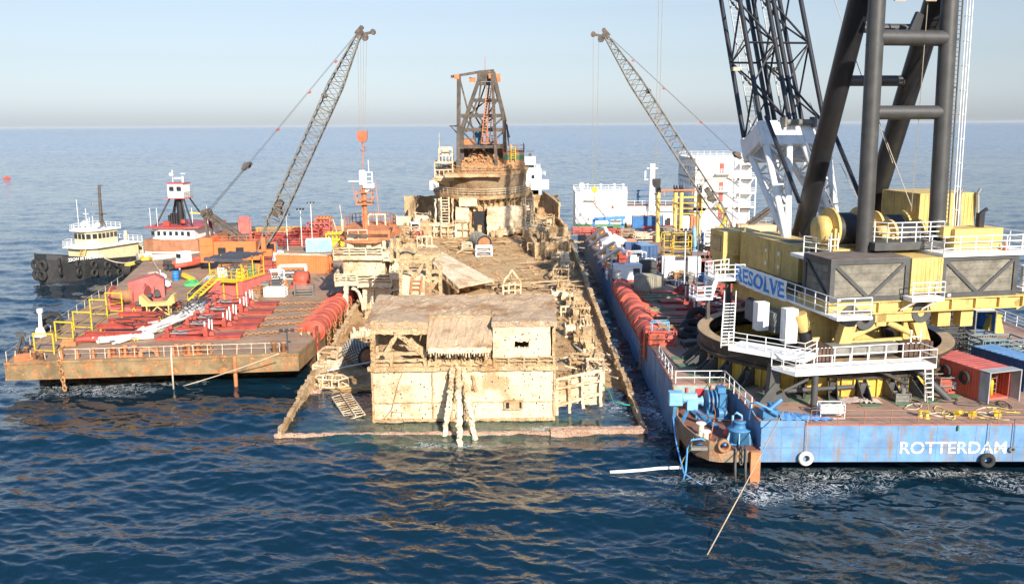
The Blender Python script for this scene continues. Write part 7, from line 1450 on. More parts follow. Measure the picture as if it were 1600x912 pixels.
cb(mb, 'battery_rack', mat('grey rack', (.16, .17, .17), .6), lw)
def stair(a, b, w, nm, par, steps=12, side=(1, 0, 0), m=WHITER):
 o = MB(); a = Vector(a); b = Vector(b); s = Vector(side) * w / 2
 for k in (-1, 1): o.bar(a + s * k, b + s * k, 0.08, 0.28); o.bar(a + s * k + Vector((0, 0, 1)), b + s * k + Vector((0, 0, 1)), 0.06); o.bar(a + s * k + Vector((0, 0, .5)), b + s * k + Vector((0, 0, .5)), 0.04)
 for k in range(steps): c = a.lerp(b, (k + .5) / steps); o.box(c, (w if abs(side[0]) > .5 else 0.28, 0.28 if abs(side[0]) > .5 else w, 0.05))
 for k in range(5): c = a.lerp(b, k / 4); [o.bar(c + s * g, c + s * g + Vector((0, 0, 1)), 0.05) for g in (-1, 1)]
 return cb(o, nm, m, par)
p1 = onz(1166, 545, WL2, CR); ptop = cy(1146, 432, p1.y + 5.0); stair((p1.x - 1.2, p1.y + 1.2, WL2), (ptop.x, p1.y + 5.5, WK), 1.1, 'stair_flight', lw, 14)
# upper landing and outer flight on two dark posts
LZ = WK + 0.3; c1 = onz(1132, 432, LZ, CR)
mb = MB(); mb.box((c1.x, c1.y, LZ - 0.12), (3.2, 2.6, 0.25)); lt = cb(mb, 'stair_landing', WHITER)
mb = rail_mb([(c1.x - 1.6, c1.y + 1.3, LZ), (c1.x - 1.6, c1.y - 1.3, LZ), (c1.x + 1.6, c1.y - 1.3, LZ)], 1.4, 3, 1.0, 0.05); rail_mb([(c1.x - 1.6, c1.y + 1.3, LZ), (c1.x + 1.0, c1.y + 1.3, LZ + .2)], 1.4, 3, 1.0, 0.05, mb); cb(mb, 'railing', WHITER, lt)
c2 = cy(1107, 463, c1.y - 0.5); stair((c2.x, c1.y - 0.4, c2.z), (c1.x - 1.2, c1.y - 0.2, LZ), 1.7, 'outer_flight', lt, 12, side=(0, 1, 0))
mb = MB(); mb.box((c2.x - 0.8, c1.y - 0.4, c2.z - 0.1), (1.8, 2.0, 0.2)); rail_mb([(c2.x - 1.6, c1.y + .6, c2.z), (c2.x - 1.6, c1.y - 1.4, c2.z), (c2.x, c1.y - 1.4, c2.z)], 1.2, 3, 1.0, 0.05, mb); cb(mb, 'stair_landing', WHITER)
mb = MB(); mb.bar((c1.x + 0.4, c1.y, LZ), (c1.x + 0.5, c1.y, 3.2), 0.42); mb.bar((c2.x, c1.y - 0.3, c2.z), (c2.x + 0.1, c1.y - 0.3, 3.2), 0.34); mb.bar((c1.x + 4.6, c1.y - 1, WK - .3), (c1.x + 4.6, c1.y - 1, WL2), 0.5); mb.bar((c1.x + 4.8, c1.y - .6, WK - 0.5), (c1.x + 2.2, c1.y + 0.4, WL2), 0.4); mb.bar((c1.x + .5, c1.y, LZ - .6), (c1.x + 3.4, c1.y, LZ - 2.2 + 1.6), 0.25); cb(mb, 'stair_post', GREYD)
# front white walkway at the near side of the ring with its posts
VW = -15.2; p = cy(1243, 585, VW); q = cy(1463, 576, VW); p0 = cy(1232, 560, -12.6); zw = (p.z + q.z) / 2 + 0.25
mb = MB(); mb.prism([(p.x, VW), (q.x, VW), (q.x, VW + 2.4), (p.x - 0.9, VW + 2.4)], 0.3, z0=zw - 0.3); fw = cb(mb, 'front_walkway', WHITER)
mb = rail_mb([(p.x - 0.9, VW + 2.4, zw), (p.x, VW + .05, zw), (q.x, VW + .05, zw), (q.x, VW + 2.4, zw)], 1.3, 2, 1.65, 0.045); rail_mb([(p.x, VW + 2.35, zw), (q.x, VW + 2.35, zw)], 1.3, 2, 1.65, 0.045, mb); cb(mb, 'railing', WHITER, fw)
mb = MB(); X0 = cy(1271, 640, VW + .6).x; mb.tube((X0, VW + .6, 0), (X0, VW + .6, zw - .4), 0.28, 10); mb.bar((p.x - .6, VW + 2.8, 0), (p.x - 0.4, VW + 2.8, zw), 0.9, 0.7); mb.bar((q.x - 1.3, VW + 2.8, 0), (q.x - 1.3, VW + 2.8, zw), 0.9, 0.8); mb.tube((q.x - 1.0, VW + 1.6, zw - .5), (q.x + 1.6, VW + .2, 0.0), 0.3, 10); mb.tube((q.x - 4.6, VW + 1.0, zw - .5), (q.x - 1.6, VW + 1.8, 1.2), 0.16, 8); mb.tube((p.x + 2.6, VW + 1.0, zw - .5), (p.x - 0.2, VW + 1.4, 1.3), 0.14, 8); mb.tube((p.x + .6, VW + 2.6, 0.9), (q.x - 1.4, VW + 2.6, 0.9), 0.2, 8)
for x in (p.x - .5, q.x - 1.3):
 for s in (-1, 1): mb.prism([(0, 0), (1.5 * s, 0), (0, 1.8)][::s], 0.1, T(x, VW + 2.4, 0, rx=math.pi / 2))
cb(mb, 'walkway_post', GREYD, fw)
mb = MB(); ladder_mb((q.x - .3, VW + .2, -0.0), (q.x - 0.6, VW + .2, zw), 0.7, (1, 0, 0), 0.4, 0.06, mb); ladder_mb((q.x - 0.3, VW + 2.6, zw), (q.x - 0.3, VW + 2.6, zw + 2.4), 0.9, (1, 0, 0), 0.5, 0.07, mb); cb(mb, 'ladder', WHITER, fw)
# A-frame: columns, rear struts, cross tubes
tl = Vector((-2.65, -8.0, 37.0)); tr = Vector((4.15, -8.0, 37.0)); bl = Vector((-2.25, -8.0, Zb)); br = Vector((4.9, -8.0, Zb))
def atz(a, b, z): f_ = (z - a.z) / (b.z - a.z); return a.lerp(b, f_)
for a, b in ((bl, tl), (br, tr)):
 mb = MB(); mb.tube(a, b, 0.72, 28); cb(mb, 'column', TUBEP); 
 for z in (14.5, 22, 29.5): c = atz(a, b, z); mb = MB(); mb.tube(c - Vector((0, 0, .05)), c + Vector((0, 0, .05)), 0.735, 28); cb(mb, 'weld_band', GREYD)
for py in (59.5, 176): c = cy(1420, py, -8.0); mb = MB(); a = atz(bl, tl, c.z); b = atz(br, tr, c.z); mb.tube(a + Vector((.3, 0, 0)), b - Vector((.3, 0, 0)), 0.66 if py < 100 else 0.6, 22); cb(mb, 'cross_tube', TUBEP)
fl = cy(1253, 362, 8.0); fr_ = cy(1348, 372, 8.0); sl = tl + Vector((-0.35, 0.6, 0)); sr = tr + Vector((0.15, 0.6, 0)); 
for a, b in ((fl, sl), (fr_, sr)): mb = MB(); mb.tube(a, b, 1.0, 26); mb.box(a + Vector((0, 0, -1)), (1.6, 1.8, 2.4)); cb(mb, 'back_strut', BLACKP)
c = cy(1375, 128, 0.5); za = c.z; mb = MB(); mb.tube(atz(fl, sl, za), atz(fr_, sr, za), 0.5, 18); za = cy(1400, 42, -5.5).z; mb.tube(atz(fl, sl, za), atz(fr_, sr, za), 0.42, 18); cb(mb, 'strut_tie', TUBEP)
mb = MB(); mb.box((0.75, -7.6, 37.2), (9.4, 2.2, 1.6)); 
for x in (tl.x, tr.x): mb.prism([(-0.9, 0), (0.9, 0), (0.5, 3.4), (-0.5, 3.4)], 0.25, T(x + 0.3, -8.6, 33.8, rx=math.pi / 2))
mb.prism([(-0.7, 0), (0.4, 0), (0.7, 1.6), (0.1, 1.9)], 0.4, T(2.3, -6.0, cy(1435, 45, -6).z - 0.5, rx=math.pi / 2)); cb(mb, 'frame_head', BLACKP)
for px in (1405, 1453): c = cy(px, 2, -8.8); mb = MB(); mb.box((c.x, -8.8, c.z + .2), (1.0, 0.5, 0.3), rx=0.4); mb.bar((c.x, -8.8, c.z + .3), (c.x, -8.2, 36.8), 0.1); cb(mb, 'flood_lamp', LAMPM)
# caged ladder on the right column
la = cy(1484, 360, -8.0); lb_ = cy(1513, -10, -8.0); mb = MB(); xa = br.x + 1.05
lad0 = Vector((xa - 0.35, -8, Zb + 3)); lad1 = Vector((atz(br, tr, 36).x + 0.95, -8, 36.2))
ladder_mb(lad0, lad1, 0.6, (1, 0, 0), 0.38, 0.06, mb)
for z in (14, 18, 22, 26, 30, 34): c = atz(br, tr, z); mb.bar(c, c + Vector((1.2, 0, 0)), 0.14)
cb(mb, 'column_ladder', GREYD)
mb = MB(); o1 = Vector((0.75, 0, 0)); o2 = Vector((1.25, 0.3, 0)); 
for o_ in (o1, o1 + Vector((0.28, -.35, 0)), o2): mb.tube(lad0 + o_, lad1 + o_, 0.045, 5)
for k in range(13): c = lad0.lerp(lad1, k / 12); mb.path([c + o1, c + o1 + Vector((0.28, -.35, 0)), c + o2, c + o1 + Vector((0.2, .5, 0)), c + o1], 0.035, 5)
cb(mb, 'ladder_cage', WHITER)
# twin lattice boom: white foot section, black upper lattice
bdir = Vector((0, 0.487, 1)).normalized(); bf = Vector((0.0, 4.6, 11.0)); dep = Vector((0, bdir.z, -bdir.y))   # dep: across the boom, away from the crane rear
def bp(z): return bf + bdir * ((z - 11.0) / bdir.z)
hd = bp(23.0); D = 4.3; WB = 3.3; U = [(-3.65, -0.35), (0.35, 3.65)]
for u0, u1 in U:
 mb = MB(); mid = (u0 + u1) / 2; P0 = hd + Vector((mid, 0, 0)) + dep * D / 2; P1 = bp(62) + Vector((mid, 0, 0)) + dep * D / 2
 lattice_mb(P0, P1, (1, 0, 0), WB, WB, D, D, 9, 0.29, 0.12, mb); cb(mb, 'boom_lattice', BLACKP)
 mb = MB(); foot = bf + Vector((mid * 1.45, 0.2, 0)); 
 tops = [hd + Vector((u, 0, 0)) + dep * k * D for u in (u0, u1) for k in (0, 1)]
 for q in tops: mb.tube(foot, q, 0.34, 12, 0.36)
 for fz in (0.3, 0.48, 0.66, 0.84):
  L4 = [foot.lerp(q, fz) for q in tops]; L5 = [foot.lerp(q, min(1, fz + 0.18)) for q in tops]
  for a, b in ((0, 1), (1, 3), (3, 2), (2, 0)): mb.tube(L4[a], L4[b], 0.11, 6); mb.tube(L4[a], L5[b], 0.13, 6)
 cb(mb, 'boom_foot', WHITE)
 mb = MB(); ladder_mb(hd + Vector((mid - .2, 0, 0)) + dep * D, bp(62) + Vector((mid - .2, 0, 0)) + dep * D, 0.9, (1, 0, 0), 0.6, 0.07, mb); mb.tube(hd + Vector((mid + .4, 0, 0)) + dep * D, bp(62) + Vector((mid + .4, 0, 0)) + dep * D, 0.05, 5); cb(mb, 'boom_ladder', mat('dull galvanised', (.4, .4, .38), .6))
mb = MB(); M = Matrix(((1, 0, 0, 0), (0, dep.y, bdir.y, 0), (0, dep.z, bdir.z, 0), (0, 0, 0, 1)))
for k, (yy, w) in enumerate(((0.0, 8.0), (D, 8.0))): mb.box(hd + dep * yy - bdir * 1.15, (w, 0.6, 2.7), M=None, rx=-math.atan2(bdir.y, bdir.z))
for x in (-3.9, 0, 3.9): mb.bar(hd + Vector((x, 0, 0)) - bdir * 1.0, hd + Vector((x, 0, 0)) + dep * D - bdir * 1.15, 0.35, 2.0)
cb(mb, 'boom_crosshead', WHITE)
mb = MB(); c = hd + dep * -0.7 + Vector((0.3, 0, -0.2)); mb.tube(c - Vector((1.6, 0, 0)), c + Vector((1.6, 0, 0)), 0.32, 14); mb.box(c - Vector((1.7, 0, 0)), (0.25, 1.2, 1.1)); mb.box(c + Vector((1.7, 0, 0)), (0.25, 1.2, 1.1)); cb(mb, 'sheave_axle', GREYW)
for px0, py0, px1, py1 in ((1197, 182, 1249, 316), (1302, 205, 1343, 305)): mb = MB(); a = cy(px0, py0, 9.0); b = cy(px1, py1, 2.0); mb.tube(a, b, 0.22, 10); cb(mb, 'stop_strut', BLACKP)
for px in (1150, 1215): c = cy(px, 108, 15.0); mb = MB(); mb.box(c, (0.8, 0.5, 0.4)); cb(mb, 'boom_lamp', LAMPM)
mb = MB(); P = [(1300, 0, 8), (1340, 110, 2), (1415, 300, -6.5)]
for q in ((((1300, -10), 5), ((1395, 255), 0)), (((1451, -10), -8.5), ((1424, 330), -7.5)), (((1368, 175), -3), ((1425, 325), -6.5)), (((1265, 160), 10), ((1350, 330), 3)), (((1242, 180), 10), ((1305, 330), 3))): mb.tube(cy(*q[0][0], q[0][1]), cy(*q[1][0], q[1][1]), 0.04, 4)
cb(mb, 'hoist_line', WIREL)
# winch platform with big yellow winches
def big_winch(c, rw, lw_, nm='hoist_winch', rz=0.0):
 t = MB(); x, y, z = c
 for s in (-1, 1): t.lathe([(0, -0.12), (rw, -0.12), (rw, 0.12), (0, 0.12)], 26, T(x, y, z, rz=rz) @ T(s * lw_ / 2, 0, rw, ry=math.pi / 2), False); t.box((s * (lw_ / 2 + .25), 0, rw * 0.55), (0.3, rw * 1.7, rw * 1.1), T(x, y, z, rz=rz))
 t.lathe([(0, -0.5), (rw * 0.62, -0.5), (rw * 0.62, 0.35), (rw * .35, 0.5), (0, 0.5)], 20, T(x, y, z, rz=rz) @ T(-lw_ / 2 - 0.7, 0, rw, ry=math.pi / 2)); t.box((0, 0, 0.15), (lw_ + 1.4, rw * 2.1, 0.35), T(x, y, z, rz=rz)); w_ = cb(t, nm, YEL)
 d_ = MB(); d_.lathe([(0, -lw_ / 2)] + [(rw * (0.72 + 0.03 * (k % 2)), -lw_ / 2 + lw_ * k / 20) for k in range(21)] + [(0, lw_ / 2)], 24, T(x, y, z, rz=rz) @ T(0, 0, rw, ry=math.pi / 2)); cb(d_, 'rope_drum', mat('greased rope', (.045, .042, .04), .5), w_); return w_
PZ = 11.6
mb = MB(); p = cy(1292, 378, -5.5); mb.box((0.9, -5.4, PZ - 0.15), (11, 5.6, 0.3)); pl = cb(mb, 'winch_platform', GREYD)
for px, py, v, rr_, l_ in ((1318, 366, -5.2, 1.95, 2.9), (1388, 344, -2.5, 1.6, 2.8), (1410, 368, -6.4, 1.4, 2.8), (1440, 344, -1.0, 1.6, 2.8)): c = cy(px, py, v); big_winch((c.x, v, PZ), rr_, l_)
mb = MB(); c = cy(1330, 385, -6.0)
for k in range(4):
 for z in (PZ - 0.9, PZ - 2.0): mb.box((c.x - 1.2 + 0.8 * k, -7.2, z), (0.7, 1.0, 0.95))
cb(mb, 'black_block', BLACKP)
VP = -9.6; p = cy(1366, 380, VP); q = cy(1474, 376, VP); zz = (cy(1420, 378, VP)).z
mb = MB(); mb.box(((p.x + q.x) / 2 + .1, VP + 1.5, zz - 0.35), (q.x - p.x, 3.0, 0.7)); for_ = cb(mb, 'rear_platform', GREYD)
mb = rail_mb([(p.x, VP + 2, zz), (p.x + 1.2, VP, zz), (q.x, VP, zz), (q.x, VP + 2, zz)], 1.7, 4, 1.5, 0.05); cb(mb, 'railing', WHITER, for_)
mb = rail_mb([(cy(1256, 382, -4).x, -4, PZ - .3), (cy(1290, 385, -6).x, -6.5, PZ - .3)], 1.5, 3, 1.2, 0.05); mb.box((cy(1275, 385, -5).x, -5, PZ - .5), (3.4, 3.0, 0.3)); ladder_mb((cy(1302, 400, -7).x, -7, 10.5), (cy(1305, 360, -7).x, -7, 13.4), 0.7, (1, 0, 0), 0.5, 0.07, mb); cb(mb, 'railing', WHITER, pl)
# right: yellow container with pipes, engine box on the white end platform
p = cy(1410, 352, 0.0); q = cy(1535, 300, 0.0); w_ = cr_cont(6.4, 12.2, -3.0, 3.0, cy(1470, 358, -3).z - 2.2, cy(1470, 303, -3).z, 'yellow_container', YEL)
mb = MB()
for px in (1499, 1528): a = cy(px, 357, -3.4); b = cy(px, 303, -3.4); mb.tube(a, b, 0.17, 10); mb.tube(b, b + Vector((0.2, -0.1, 0.5)), 0.19, 10)
cb(mb, 'exhaust', SILVER, w_)
VE = -12.2; p = cy(1474, 402, VE); q = cy(1620, 390, VE); zz = 11.95
mb = MB(); mb.box(((p.x + q.x) / 2, VE + 2.6, zz - 0.1), (q.x - p.x, 5.2, 0.3)); ep = cb(mb, 'end_platform', WHITER)
mb = rail_mb([(p.x, VE + 5, zz), (p.x, VE, zz), (q.x, VE, zz), (q.x, VE + 5, zz)], 1.5, 3, 1.5, 0.05); cb(mb, 'railing', WHITER, ep)
a = cy(1490, 392, -10.6); b = cy(1568, 356, -10.6); mb = MB(); mb.box(((a.x + b.x) / 2, -9.4, zz + (b.z - zz) / 2), (b.x - a.x, 2.4, b.z - zz)); mb.box(((a.x + b.x) / 2, -10.65, zz + 1.0), (b.x - a.x - .3, 0.1, 0.1)); mb.box((a.x - .3, -9.6, zz + 1.6), (0.9, 1.0, 1.0)); eb = cb(mb, 'engine_housing', YEL)
mb = MB(); mb.box((b.x - 1.6, -9.6, b.z + .6), (0.5, 0.5, 1.3)); mb.bar((b.x - 1.6, -9.6, b.z + 1.2), (b.x - 1.0, -9.6, b.z + 1.6), 0.25); cb(mb, 'exhaust_stack', BLACKP, eb)
mb = MB(); mb.lathe([(0, 0), (.25, 0), (.06, .7), (0, .7)], 12, T(q.x - 2.3, VE + 1, zz + .05)); mb.box((q.x - 2.3, VE + 1, zz + .05), (.55, .55, .05)); cb(mb, 'traffic_cone', ORC, ep)
mb = MB(); a = cy(1416, 466, V0 - .5); b = cy(1466, 460, V0 - .5); mb.box(((a.x + b.x) / 2, V0 - .7, 8.35), (b.x - a.x, 1.3, 0.35)); rail_mb([(a.x, V0 - 1.3, 8.5), (b.x, V0 - 1.3, 8.5), (b.x, V0 - .1, 8.5)], 1.3, 3, 1.4, 0.05, mb); mb.bar((a.x + .5, V0 - 1.2, 8.2), (a.x - 0.2, V0 - .2, 7.3), 0.14); mb.bar((b.x - .5, V0 - 1.2, 8.2), (b.x - 1.2, V0 - .2, 7.3), 0.14); cb(mb, 'small_balcony', WHITER)
mb = MB(); a = cy(1590, 450, V0 + 1); mb.box((a.x + .6, V0 + 1, a.z), (1.6, 1.6, 0.3)); rail_mb([(a.x + .1, V0 + .2, a.z), (a.x + 1.4, V0 + .2, a.z)], 1.5, 3, 1, 0.05, mb); mb.tube((a.x + .8, V0 + 1, a.z + .2), (a.x + .8, V0 + 1, a.z + 2.0), 0.5, 14); cb(mb, 'side_balcony', WHITER)
# ================================================================ cargo and gear on the right barge
GR2 = 'edge rollers of the right barge'; ORD2 = ['nearest', 'second', 'third', 'fourth', 'fifth', 'sixth']
ya = rz_(997, 528).y; yb = rz_(946, 452).y; nf = 5; first = None
for i in range(nf):
 y = ya + (yb - ya) * (i + 0.5) / nf + (1.2 if i > 2 else 0); lab = f'red-orange edge roller on the right barge, {ORD2[i]} along from the camera'
 if first is None: first = fender_roller(RB, (XL + 0.7, y, 0.05), math.pi, lab, REDF, GR2, (yb - ya) * 0.86 / nf, 1.3)
 else: dup(first, lab, RB, (XL + 0.7, y, 0.05), math.pi)
mb = MB(); mb.box((0, 0, 0.1), (0.3, 1.7, 3.2)); mb.box((0.9, 0.6, 0.9), (2.2, 0.14, 0.9), ry=0.35); mb.box((0.5, -0.6, 0.7), (1.2, 0.2, 1.4)); solo(mb, 'corner_guard', REDF, 'flat red guard plate before the nearest roller on the right barge', 'guard', RB, (XL - 0.1, ya - 0.6, -0.6))
mb = chain_mb([(XL - 0.35, ya + 0.6, 0.3), (XL - 0.4, ya + 0.6, -3.4)], 0.5, 0.07); solo(mb, 'hanging_chain', CHAINM, 'rusty chain hanging beside the red guard of the right barge', 'chain', RB)
proto = None
for i, (px, py, cy_) in enumerate(((1112, 506, 498), (1104, 494, 489), (1096, 483, 481), (1089, 473, 470), (1072, 459, 460))):
 c = rz_(px, py); lab = f'dark red chain puller with white pins on the right barge, {ORD2[i]} from the camera'
 if proto is None: proto = chain_puller(RB, (c.x, c.y, 0), math.pi, lab, RED, 'chain pullers on the right barge')
 else: dup(proto, lab, RB, (c.x, c.y, 0), math.pi)
 y1 = ya + (yb - ya) * (i + 0.5) / nf; mb = chain_mb([(XL + 2.0, y1, 0.3), ((XL + c.x) / 2, (y1 + c.y) / 2, 0.12), (c.x - 4.4, c.y, 0.15)], 0.5, 0.065); solo(mb, 'pull_chain', CHAINM, f'rusty chain on the right barge deck, {ORD2[i]} from the camera, leading to the edge rollers', 'chain', RB, group='pull chains on the right barge')
for i, (px, py) in enumerate(((1138, 498), (1132, 487), (1126, 476), (1118, 465), (1108, 452))):
 c = rz_(px, py); m_ = MB(); m_.box((0, -0.4, 0.5), (5, 0.35, 0.3)); m_.box((0, 0.4, 0.5), (5, 0.35, 0.3)); 
 for k in range(4): m_.box((-2 + 1.3 * k, 0, 0.25), (0.3, 1.2, 0.4)); m_.tube((-2 + 1.3 * k, 0, 0.6), (-1.2 + 1.3 * k, 0, 0.6), 0.18, 8)
 solo(m_, 'ram_frame', RED, f'red ram frame behind the pullers toward the big crane, {ORD2[i]} from the camera', 'frame', RB, (c.x + 1, c.y, 0), 0, 'ram frames behind the pullers')
for i, (px, py, L_) in enumerate(((1023, 463, 6), (1027, 467, 6.5), (1022, 472, 7), (1045, 499, 4.5), (1052, 503, 5), (1056, 507, 6), (1062, 512, 5), (1030, 486, 4))):
 c = rz_(px, py); m_ = MB(); m_.box((0, 0, 0.02), (L_, 0.36, 0.05)); m_.box((0, 0, 0.3), (L_, 0.36, 0.05)); m_.box((0, 0, 0.16), (L_, 0.05, 0.26)); solo(m_, 'steel_beam', OLIVE, 'olive steel beam lying loose on the right barge deck between rollers and pullers', 'beam', RB, (c.x, c.y, 0.03), R.uniform(-.04, .04), 'olive beams on the right barge')
c = rz_(1035, 540); t = skid_unit(RB, (c.x, c.y + .8, 0), 0.0, 'bright red engine set in a red cage near the right barge corner rail', REDF, w=2.9, d_=1.8, h=1.4, tank=REDP, cage=REDF); m_ = frame_box(1.8, 1.0, 1.0, 0.09, 0, None, (0, 1.2, 1.2)); m_.build('blue_frame', mat('pale machine blue', (0.2, .42, .6), .5), t)
for i, (px, py, rx_) in enumerate(((1078, 527, 0.1), (1083, 519, 0.25), (1091, 511, 1.2))): c = rz_(px, py); m_ = MB(); tyre_mb(1.05, 0.42, m_, T(0, 0, 0, rx=rx_)); solo(m_, 'tyre_fender', RUBBER, ('big black tyre lying flat left of the crane ring, nearest of three', 'big black tyre lying flat left of the crane ring, middle of three', 'black tyre leaning at the back of the three left of the crane ring')[i], 'tyre', RB, (c.x, c.y, 0.45 + 0.25 * i))
c = rz_(1083, 540); m_ = MB(); m_.box((0, 0, 0.35), (2.6, 1.1, 0.5), rz=0.3); m_.box((0.6, 0.9, 0.3), (2.2, 0.5, 0.4), rz=-0.2); solo(m_, 'black_mat', GREYD, 'black rubber slabs below the tyres beside the ring', 'mat', RB, (c.x, c.y, 0))
for i in range(4): c = rz_(1078 + 4 * i, 560); m_ = MB(); m_.tube((0, -7, 0.07), (0.2 * i, 8, 0.07), 0.06, 6); solo(m_, 'deck_pipe', WIREL, 'thin pipe running along the deck beside the crane ring', 'pipe', RB, (c.x, c.y, 0), 0, 'deck pipes beside the ring')
cont_px((990, 452), (1033, 454), 2.4, 2.0, 'long low sand-grey container with dented sides facing the roller row', mat('sand grey container', (.36, .33, .25), .8, dirt=.6), RB, doors='none')
c = rz_(981, 440); t = thing('generator', 'white canopied generator beside the low sand-grey container', 'generator', RB, (c.x, c.y + 1, 0), 0.05); m_ = MB(); m_.box((0, 0, 1.35), (4.0, 2.2, 2.1)); m_.box((0, 0, 2.45), (4.2, 2.4, 0.12)); m_.build('canopy', WHITE, t); m_ = MB(); m_.box((0, 0, 0.15), (4.1, 2.2, 0.3)); m_.build('base', RED, t); m_ = MB(); m_.box((1.2, -1.12, 1.5), (1.0, 0.05, 1.0)); m_.box((-0.8, 0.4, 2.55), (0.9, 0.1, 0.1)); m_.build('grille', GREYD, t)
cont_px((967, 415), (988, 415), 3.6, 2.2, 'bright red small container behind the white generator', RED, RB, doors='none', roofm=REDP)
c = rz_(994, 421); skid_unit(RB, (c.x, c.y, 0), .2, 'white and black engine unit between the red and blue containers', WHITE, h=2.6, w=2.6, tank=GREYD, cage=WHITER)
c = rz_(1020, 432); skid_unit(RB, (c.x, c.y, 0), 0, 'large black engine unit with red top in front of the navy container', GREYD, h=2.8, w=4.6, d_=2.4, tank=RED, cage=GREYD)
cont_px((1001, 409), (1027, 408), 6.0, 2.7, 'navy blue container with grey-blue roof and doors facing the camera', BLUEC, RB, roofm=mat('grey blue roof', (.16, .25, .36), .6), doors='near')
cont_px((977, 404), (997, 404), 5.0, 2.9, 'navy blue container with washed-out orange roof left of its neighbour', BLUEC, RB, roofm=mat('washed orange roof', (.55, .27, .16), .8), doors='near')
# white frame tent
c = rz_(961, 402); t = thing('frame_tent', 'white pyramid-roofed tent at the left edge of the right barge', 'tent', RB, (c.x, c.y + 1.5, 0)); m_ = MB(); m_.add([(-2.4, -2.2, 2.7), (2.4, -2.2, 2.7), (2.4, 2.2, 2.7), (-2.4, 2.2, 2.7), (0, 0, 4.0), (-2.4, -2.2, 2.4), (2.4, -2.2, 2.4), (2.4, 2.2, 2.4), (-2.4, 2.2, 2.4)], [(0, 1, 4), (1, 2, 4), (2, 3, 4), (3, 0, 4), (0, 5, 6, 1), (1, 6, 7, 2), (2, 7, 8, 3), (3, 8, 5, 0)]); m_.build('canvas', TENT, t); m_ = MB()
for x in (-2.3, 2.3):
 for y in (-2.1, 2.1): m_.tube((x, y, 0), (x, y, 2.7), 0.05, 5)
m_.build('pole', WHITER, t)
# white swan-neck arms along the left edge
for i, (px, py) in enumerate(((940, 408), (926, 392), (950, 420), (919, 383))):
 c = rz_(px, py); t = thing('swan_neck', ('white swan-neck arm over the left edge just below the tent', 'white swan-neck arm over the left edge, third from the camera', 'white swan-neck arm nearest the camera on the barge edge', 'white swan-neck arm farthest from the camera on the barge edge')[i], 'arm', RB, (XL + 1.2, c.y, 0), rad(-70), 'swan-neck arms'); m_ = MB()
 m_.path([(-5.0, 0, 0.3), (-3.4, 0, 0.9), (0, 0, 2.6), (2.6, 0, 3.6), (3.6, 0, 3.7), (4.4, 0, 3.0)], 0.32, 8); m_.bar((0, 0, 0), (0.2, 0, 2.6), 0.4); m_.bar((-3.4, 0, 0), (-3.4, 0, .9), 0.4); m_.build('arm', WHITER, t); m_ = MB(); m_.path([(-4.4, 0.5, 0.3), (-1.4, 0.5, 1.5), (1.4, 0.5, 2.7)], 0.14, 6); m_.build('yellow_cylinder', YELB, t)
c = rz_(961, 443); solo(frame_box(1.3, 1.8, 1.7, 0.05, 3), 'cage_trolley', GREYW, 'small wire cage trolley at the left edge rail of the right barge', 'trolley', RB, (c.x, c.y, 0.1))
for i, (px, py, w, h, m, lab) in enumerate(((1044, 435, 1.9, 3.2, WHITE, 'tall white cabinet with grey door under the yellow cage'), (1085, 434, 1.9, 3.0, WHITE, 'tall white cabinet beside the red open container'), (1063, 432, 2.4, 2.6, GREYD, 'dark machine rack between the two tall white cabinets'))):
 c = rz_(px, py); t = thing('cabinet', lab, 'cabinet', RB, (c.x, c.y + .6, 0)); m_ = MB(); m_.box((0, 0, h / 2 + .1), (w, 1.1, h)); m_.box((0, 0, h + .13), (w + .1, 1.2, .08)); m_.build('body', m, t); m_ = MB(); m_.box((0, -0.57, h / 2 + .1), (w * .8, .04, h * .85)); m_.box((w * .3, -.6, h / 2), (.08, .06, .3)); m_.build('door', mat('pale grey door', (.55, .55, .52), .6), t)
# yellow cage platform with black netting
for i, (px0, px1, py, zb2, lab) in enumerate(((1052, 1080, 412, 2.6, 'yellow cage platform with sagging black net roof'), (1037, 1050, 410, 2.6, 'narrower yellow cage frame just left of the netted platform'))):
 a = rz_(px0, py, 0); b = rz_(px1, py, 0); w = b.x - a.x; t = thing('cage_platform', lab, 'platform', RB, ((a.x + b.x) / 2, a.y + 1.5, 0)); m_ = frame_box(w, 3.0, 3.4, 0.12, 2, None, (0, 0, zb2 - 1.2)); 
 for x in (-w / 2, w / 2): m_.bar((x, -1.5, 0), (x, -1.5, zb2), 0.12); m_.bar((x, 1.5, 0), (x, 1.5, zb2), 0.12)
 m_.build('cage', YELB, t); m_ = MB(); m_.box((0, 0, zb2 - 1.15), (w - .2, 2.8, 0.08)); m_.build('floor', GREYD, t)
 if i == 0: m_ = cloth(w + .4, 3.4, 0.7, 10, 4.9); m_.build('net_roof', TARP, t)
cont_px((1089, 433), (1106, 434), 5.5, 2.6, 'rust-red open container with dark inside and net-covered roof', REDP, RB, openend=True, roofm=RUSTY)
c = rz_(1097, 418); m_ = MB(); r = random.Random(3)
for k in range(60): a = r.uniform(0, 6.3); q = r.random(); m_.torus(T(1.8 * q * math.cos(a), 1.6 * q * math.sin(a), 0.2 + .5 * (1 - q), rx=r.uniform(-1, 1), ry=r.uniform(-1, 1)), r.uniform(.2, .5), .05, 10, 4)
solo(m_, 'net_heap', RUBBER, 'black netting heaped on the roof of the rust-red container', 'net', RB, (c.x, c.y + .6, 2.7))
